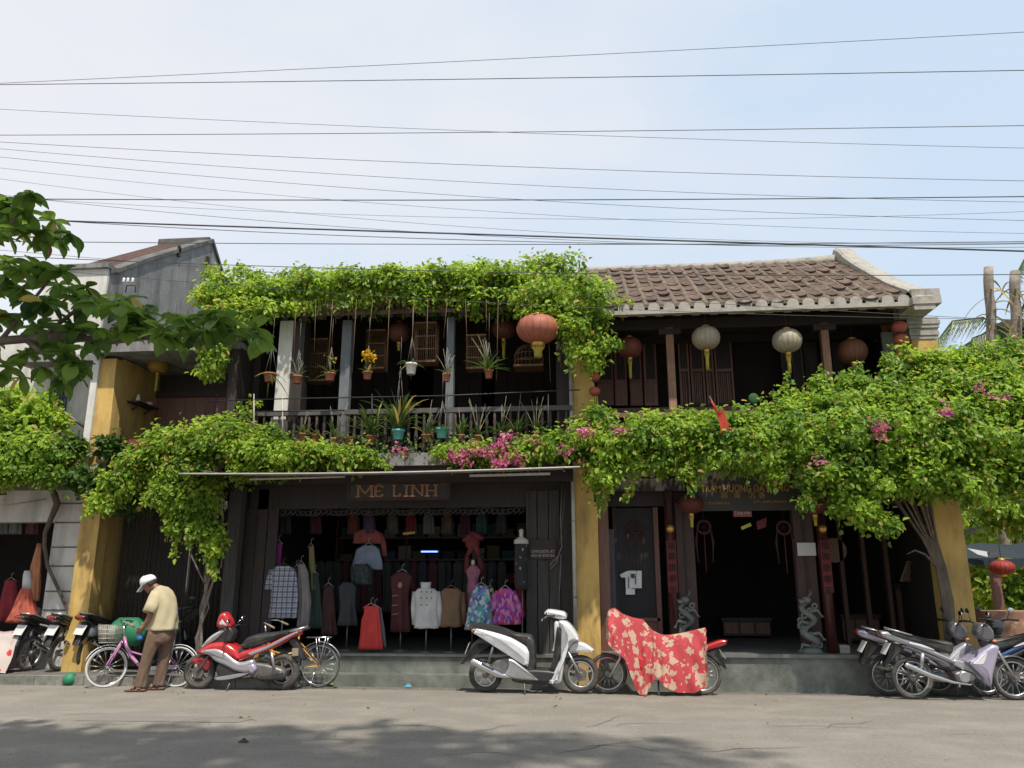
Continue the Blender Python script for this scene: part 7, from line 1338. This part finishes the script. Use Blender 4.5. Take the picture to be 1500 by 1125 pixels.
for i, (px, col, lb) in enumerate([(418, (.05, .05, .055), 'dark sheer top hanging highest at the left of the shop'), (462, (.12, .02, .04), 'dark wine top hanging under the lintel, second from the left'), (518, (.28, .085, .05), 'orange red top hanging under the lintel above the left rack'), (541, (.10, .05, .11), 'dull purple top hanging under the lintel'), (575, (.10, .10, .06), 'olive brown top hanging under the lintel'), (602, (.28, .03, .035), 'red top with yellow hem hanging under the lintel'), (628, (.12, .12, .12), 'grey top hanging under the lintel in the middle of the shop'), (655, (.14, .10, .05), 'tan top hanging under the lintel right of the middle'), (682, (.14, .03, .05), 'maroon top hanging under the lintel above the garland'), (706, (.03, .07, .07), 'teal top hanging under the lintel'), (735, (.08, .08, .085), 'grey blouse hanging under the lintel at the right of the shop')]):
    t = garment('blouse', lb, [(754, px-5, px+5), (759, px-8, px+8), (782, px-8, px+8)], 13.7+.25*(i % 3), plain('cl_top%d' % i, tuple(c*.6 for c in col)), .06, group='tops hanging under the shop lintel')  # all tops darkened alike, putting the shop's shade into their colour
    if i == 5: q0, q1 = P(px-8, 783, 13.6), P(px+9, 781, 13.6); hp(MB().bar((q0.x, 13.42, q0.z), (q1.x, 13.42, q1.z), .02, .04), 'hem', plain('hemyellow', (.35, .28, .08)), t)
# rear rail crowded with dim coats, and shelves of folded clothes on the back wall
for i in range(26):
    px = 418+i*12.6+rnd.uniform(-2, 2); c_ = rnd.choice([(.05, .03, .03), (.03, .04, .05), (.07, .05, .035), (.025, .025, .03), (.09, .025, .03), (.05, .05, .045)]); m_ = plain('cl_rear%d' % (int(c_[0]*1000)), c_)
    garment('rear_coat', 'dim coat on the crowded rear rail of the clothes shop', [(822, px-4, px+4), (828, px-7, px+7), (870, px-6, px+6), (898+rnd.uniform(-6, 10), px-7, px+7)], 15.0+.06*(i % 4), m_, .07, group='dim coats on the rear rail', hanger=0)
sf = thing('shop_shelf', 'dim wall shelf with folded clothes at the back of the clothes shop', 'shelf', (-3, 16.6, .5))
for z in (1.5, 1.95, 2.4): hp(B(-5.3, -.8, 16.4, 16.9, z, z+.03), 'shelf_board', M['wood_door'], sf)
for x in (-5.3, -3.8, -2.3, -.82): hp(B(x, x+.03, 16.4, 16.9, .5, 2.8), 'upright', M['wood_door'], sf)
for z in (1.53, 1.98, 2.43):
    for i in range(14):
        x = -5.2+.31*i; n_ = rnd.randint(2, 5); c_ = rnd.choice([(.30, .06, .05), (.08, .12, .2), (.3, .28, .25), (.06, .06, .07), (.2, .15, .08), (.05, .14, .12)])
        g = MB(); [g.box(x, x+.25+rnd.uniform(-.02, .02), 16.42, 16.8, z+.055*k+.002, z+.055*k+.05) for k in range(n_)]; fs = hp(g, 'folded_clothes', plain('fold%d' % int(c_[0]*1000+c_[2]*37), c_), None, 'small stack of folded clothes on the back shelf of the clothes shop', 'stuff'); tag(fs, None, 'clothes', 'folded clothes on the back shelf')
# rails carrying the clothes
rk = thing('clothes_rail', 'dark horizontal clothes rail across the shop ceiling', 'rail', (-3, 13.4, 2.45)); g = MB(); g.tube([(xc0+.3, 13.45, P(600, 748, 13.45).z), (xc1-.3, 13.45, P(600, 748, 13.45).z)], .014, 6); hp(g, 'rail', M['metal_dk'], rk)
# loose cable with a coil on the right jamb
cb_ = thing('cable', 'looped grey cable hanging down the right jamb of the clothes shop', 'cable', P(818, 800, 12.7)); g = MB(); g.tube([P(824, 700, 12.6), P(821, 760, 12.65), P(823, 800, 12.7), P(815, 824, 12.72), P(806, 834, 12.72), P(807, 826, 12.72), P(816, 816, 12.72), P(822, 812, 12.72), P(820, 860, 12.75), P(819, 905, 12.75)], .011, 6); g.tube([P(832, 690, 12.6), P(824, 760, 12.7), P(820, 800, 12.75)], .008, 5); hp(g, 'wire', M['steel_dull'], cb_)
# ================================================================ craft shop front things
def ornament(px, py, Y, label):
    q = P(px, py, Y); t = thing('hanging_ornament', label, 'ornament', q, 'ring ornaments with red fringes'); m = plain('orn', (.065, .02, .016)); MB().torus(tuple(q), .10, .018, seg=24, n=6).build('ring', m, t); g = MB()
    for i in range(8): a = i*.785; g.tube([q, q+Vector((.1*math.cos(a), 0, .1*math.sin(a)))], .003, 4)
    g.build('web', m, t, kind='stuff')
    for dx, L in ((-.12, .35), (-.11, .5), (0, .65), (.11, .5), (.12, .35)): g = MB(); g.tube([q+Vector((dx*.9, 0, -.05)), q+Vector((dx*1.15, .0, -.05-L*.5)), q+Vector((dx, 0, -.05-L))], [.008, .011, .007], 5); g.build('fringe', m, t)
    g = MB(); g.tube([q+Vector((0, 0, .1)), q+Vector((0, 0, .28))], .004, 4); g.build('cord', m, t)
ornament(930, 772, 12.95, 'ring ornament hanging before the dark cabinet left of the couplet post'); ornament(1031, 772, 12.8, 'ring ornament hanging at the left side of the craft shop door'); ornament(1148, 773, 12.8, 'ring ornament hanging at the right side of the craft shop door')
def couplet(px0, px1, label):
    a, b = P(px0, 775, 12.6), P(px1, 958, 12.6); a = Vector((a.x, 12.6, a.z)); t = thing('couplet_post', label, 'post', (b.x, 12.6, .51)); g = MB(); g.tube([Vector((a.x, 12.6, 2.9)), Vector((a.x, 12.6, .51))], .075, 16); hp(g, 'shaft', plain('maroon_post', (.06, .016, .015), .35), t)
    hp(MB().ell((a.x, 12.53, a.z), .065, .065, .065), 'gold_ball', M['gold'], t); hp(MB().box(a.x-.07, a.x+.07, 12.50, 12.525, P(px0, 868, 12.5).z, P(px0, 792, 12.5).z), 'couplet_board', plain('couplet', (.13, .02, .02)), t)
    for i, ch in enumerate('福壽康寧安'):
        text_part(ch, .125, a.x, 12.497, P(px0, 800, 12.5).z-.165*i, plain('couplet_ink', (.02, .008, .008)), t, name='character')
couplet(981, 986, 'maroon couplet post with gold ball left of the craft shop door'); couplet(1203, 1215, 'maroon couplet post with gold ball right of the craft shop door')
def dragon(px, label):
    q = P(px, 955, 12.62); t = thing('dragon_carving', label, 'carving', (q.x, 12.62, .51)); m = plain('dragonstone', (.17, .185, .165)); g = MB(); H_ = P(px, 880, 12.62).z-.51; pts = []; rs = []
    for i in range(46):
        f = i/45; pts.append((q.x+.10*math.sin(f*13)*(1-.25*f), 12.62+.05*math.cos(f*13), .56+f*(H_-.06))); rs.append(.052*(1-.35*f)*(1+.12*(i % 2)))
    g.tube(pts, rs, 10); hp(g, 'body', m, t); g = MB()
    for i in range(2, 44, 2):
        p_ = Vector(pts[i]); n_ = Vector((math.sin(i/45*13+1.2), -.4, .5)).normalized(); s_ = Vector((0, 0, 1)).cross(n_)*.02; e = p_+n_*.11; g.add([p_+s_, p_-s_, p_+Vector((0, -.02, .03)), e], [(0, 1, 3), (1, 2, 3), (2, 0, 3), (0, 2, 1)])
    hp(g, 'crest_spikes', m, t, kind='stuff'); g = MB(); p_ = Vector(pts[-1]); g.ell(p_+Vector((-.03, -.04, .02)), .07, .055, .05); g.tube([p_+Vector((-.06, -.06, .01)), p_+Vector((-.13, -.09, -.01)), p_+Vector((-.15, -.1, .03))], [.035, .03, .012], 8)
    for s_ in (-1, 1): g.tube([p_+Vector((0, s_*.02, .05)), p_+Vector((.05, s_*.04, .12)), p_+Vector((.04, s_*.05, .17))], [.014, .01, .004], 5)
    hp(g, 'head', m, t, kind='stuff'); g = MB()
    for k in range(4):
        z = .60+H_*.22*k; s_ = 1 if k % 2 else -1; g.tube([(q.x, 12.6, z), (q.x+s_*.13, 12.56, z+.03), (q.x+s_*.16, 12.52, z-.03)], [.03, .024, .014], 7)
        for c_ in (-1, 0, 1): g.tube([(q.x+s_*.16, 12.52, z-.03), (q.x+s_*.18+.02*c_, 12.49, z-.07)], [.01, .004], 4)
    hp(g, 'legs', m, t, kind='stuff'); hp(MB().lathe([(.19, 0), (.17, .03), (.15, .05), (.11, .07)], (q.x, 12.64, .51), 14), 'base', m, t); g = MB()
    for k in range(9): a = k*.7; g.torus((q.x+.13*math.cos(a), 12.60+.02*math.sin(a), .62+.07*k), .035, .016, seg=10, n=5)
    hp(g, 'cloud_scrolls', m, t, kind='stuff')
dragon(1007, 'grey green carved dragon at the foot of the pillar left of the craft shop door'); dragon(1188, 'grey green carved dragon at the foot of the pillar right of the craft shop door')
x0, x1, z0, z1 = XZ(1168, 795, 1195, 814, 12.82); tag(B(x0, x1, 12.82, 12.828, z0, z1).build('paper_notice', M['paper']), 'blank white paper sheet fixed to the pillar right of the craft shop door', 'paper')
t = thing('cabinet_reflection', 'white shirt shaped reflection with dark lines, built as a sheet before the dark cabinet', 'paper', P(928, 853, 13.02)); g = MB(); o_ = [(915, 838), (921, 836), (940, 836), (940, 862), (930, 862), (930, 871), (917, 871), (916, 846), (910, 846), (908, 842)]; g.prism([(P(x, y, 13.02).x, P(x, y, 13.02).z) for x, y in o_], 13.02, 13.032); hp(g, 'sheet', plain('reflection_white', (.85, .86, .85)), t)  # reflection in the cabinet door, modelled as a flat white sheet
for a_, b_ in (((921, 845), (921, 862)), ((931, 843), (931, 856)), ((925, 862), (940, 862)), ((923, 841), (933, 841))): hp(MB().bar(P(*a_, 13.01), P(*b_, 13.01), .014, .01), 'line', M['plastic_bk'], t)
q = P(927, 844, 13.0); hp(MB().lathe([(.035, -.006), (.035, .006)], tuple(q), 12, 'y'), 'knot', M['leaf_dark'] if False else M['plastic_bk'], t)
g = MB(); g.bar(P(1086, 774, 12.7), P(1100, 768, 12.7), .012, .05); tag(g.build('yellow_slip', plain('slip', (.45, .45, .09))), 'small yellow slip hanging askew below the pink plate', 'paper')
g = MB(); g.prism([(P(x, y, 12.9).x, P(x, y, 12.9).z) for x, y in ((1108, 764), (1123, 758), (1122, 772), (1110, 776))], 12.9, 12.93); tag(g.build('maroon_cloth', plain('mcloth', (.16, .03, .04))), 'maroon cloth scrap hanging in the craft shop doorway', 'cloth')
# dim furniture inside
for px0, py0, px1, py1, Y, nm, lb, m in ((905, 905, 965, 945, 13.0, 'wooden_chest', 'low dark chest below the cabinet in the craft shop', 'wood_door'), (1060, 905, 1130, 950, 15.5, 'display_counter', 'dim wooden counter inside the craft shop doorway', 'wood_dk'), (1315, 855, 1340, 930, 14.2, 'display_shelf', 'dim tall shelf at the right of the craft shop', 'wood_dk'), (1235, 900, 1290, 945, 14.5, 'wooden_bench', 'dark bench right of the craft shop door', 'wood_dk')):
    x0, x1, z0, z1 = XZ(px0, py0, px1, py1, Y); t = thing(nm, lb, nm.split('_')[-1], ((x0+x1)/2, Y, .5)); hp(B(x0-.03, x1+.03, Y-.02, Y+.45, z1-.05, z1), 'top', M[m], t); hp(B(x0, x1, Y+.02, Y+.42, max(.56, z0-.1), z1-.05), 'carcass', M[m], t)
    for k in range(3): hp(B(x0+(x1-x0)*(k+.08)/3, x0+(x1-x0)*(k+.92)/3, Y, Y+.02, max(.6, z0-.05), z1-.09), 'panel', M['wood_red'], t)
g = MB(); q = P(1222, 806, 13.6); g.lathe([(.20, 0), (.19, .015), (.02, .14), (.001, .145)], (q.x, 13.6, q.z), 20, 'y'); tag(g.build('conical_hat', plain('hatpalm', (.16, .10, .06))), 'large dim woven hat hung on the wall right of the right couplet post', 'hat')
fr = thing('leaning_frames', 'stack of pale sloping frames in the dark right of the craft shop', 'frames', P(1330, 840, 13.6))
for k in range(4): hp(MB().bar(P(1319+k*4, 852, 13.6+.05*k), P(1330+k*4, 822, 13.6+.05*k), .03, .02), 'slat', plain('palefr', (.20, .13, .08)), fr)
# ================================================================ things in the white house's shop
t = garment('display_dress', 'coral skirt with white top in the shop at the far left', [(862, 33, 46), (872, 30, 47), (890, 22, 50), (912, 12, 54)], 13.0, plain('cl_coral', (.52, .12, .07)), .16, 12, .02, hanger=0); g = MB(); g.rings([oring(P(40, y, 13.0), r_, r_*.7, (0, 0, 1), 16) for y, r_ in ((863, .085), (850, .08), (842, .07), (836, .05))]); hp(g, 'white_top', M['cl_white'], t)
garment('hanging_dress', 'peach coloured dress hanging at the edge of the white pier', [(796, 55, 60), (830, 46, 60), (862, 42, 58), (880, 46, 56)], 13.05, plain('cl_peach', (.42, .17, .08)), .06, hanger=0)
for i, (px, col, lb) in enumerate([(6, (.11, .12, .11), 'grey blouse hanging in the far left shop next to the frame edge'), (24, (.13, .14, .12), 'pale grey blouse hanging in the far left shop'), (48, (.10, .03, .03), 'maroon blouse hanging in the far left shop near the pier')]): garment('blouse', lb, [(752, px-6, px+6), (758, px-9, px+9), (782, px-9, px+8)], 13.6, plain('cl_l%d' % i, col), .06, group='tops hanging in the far left shop')
garment('hanging_dress', 'dark red dress deep in the far left shop', [(850, 8, 24), (880, 2, 28), (910, -2, 30)], 13.8, plain('cl_dred', (.28, .02, .03)), .1)
um = thing('red_awning', 'slanting red awning corner over the far left shop', 'awning', P(0, 730, 12.4)); g = MB(); g.grid([[P(-120+130*i/8, 716+3*j+(6 if j else 0)*(1-i/8), 12.3+.3*(1-j/3)) for j in range(4)] for i in range(9)]); hp(g, 'cloth', plain('awnred', (.25, .03, .03)), um); g = MB(); g.tube([P(-60, 752, 12.5), P(68, 731, 13.0)], .012, 6); hp(g, 'support_rod', M['metal_lt'], um)
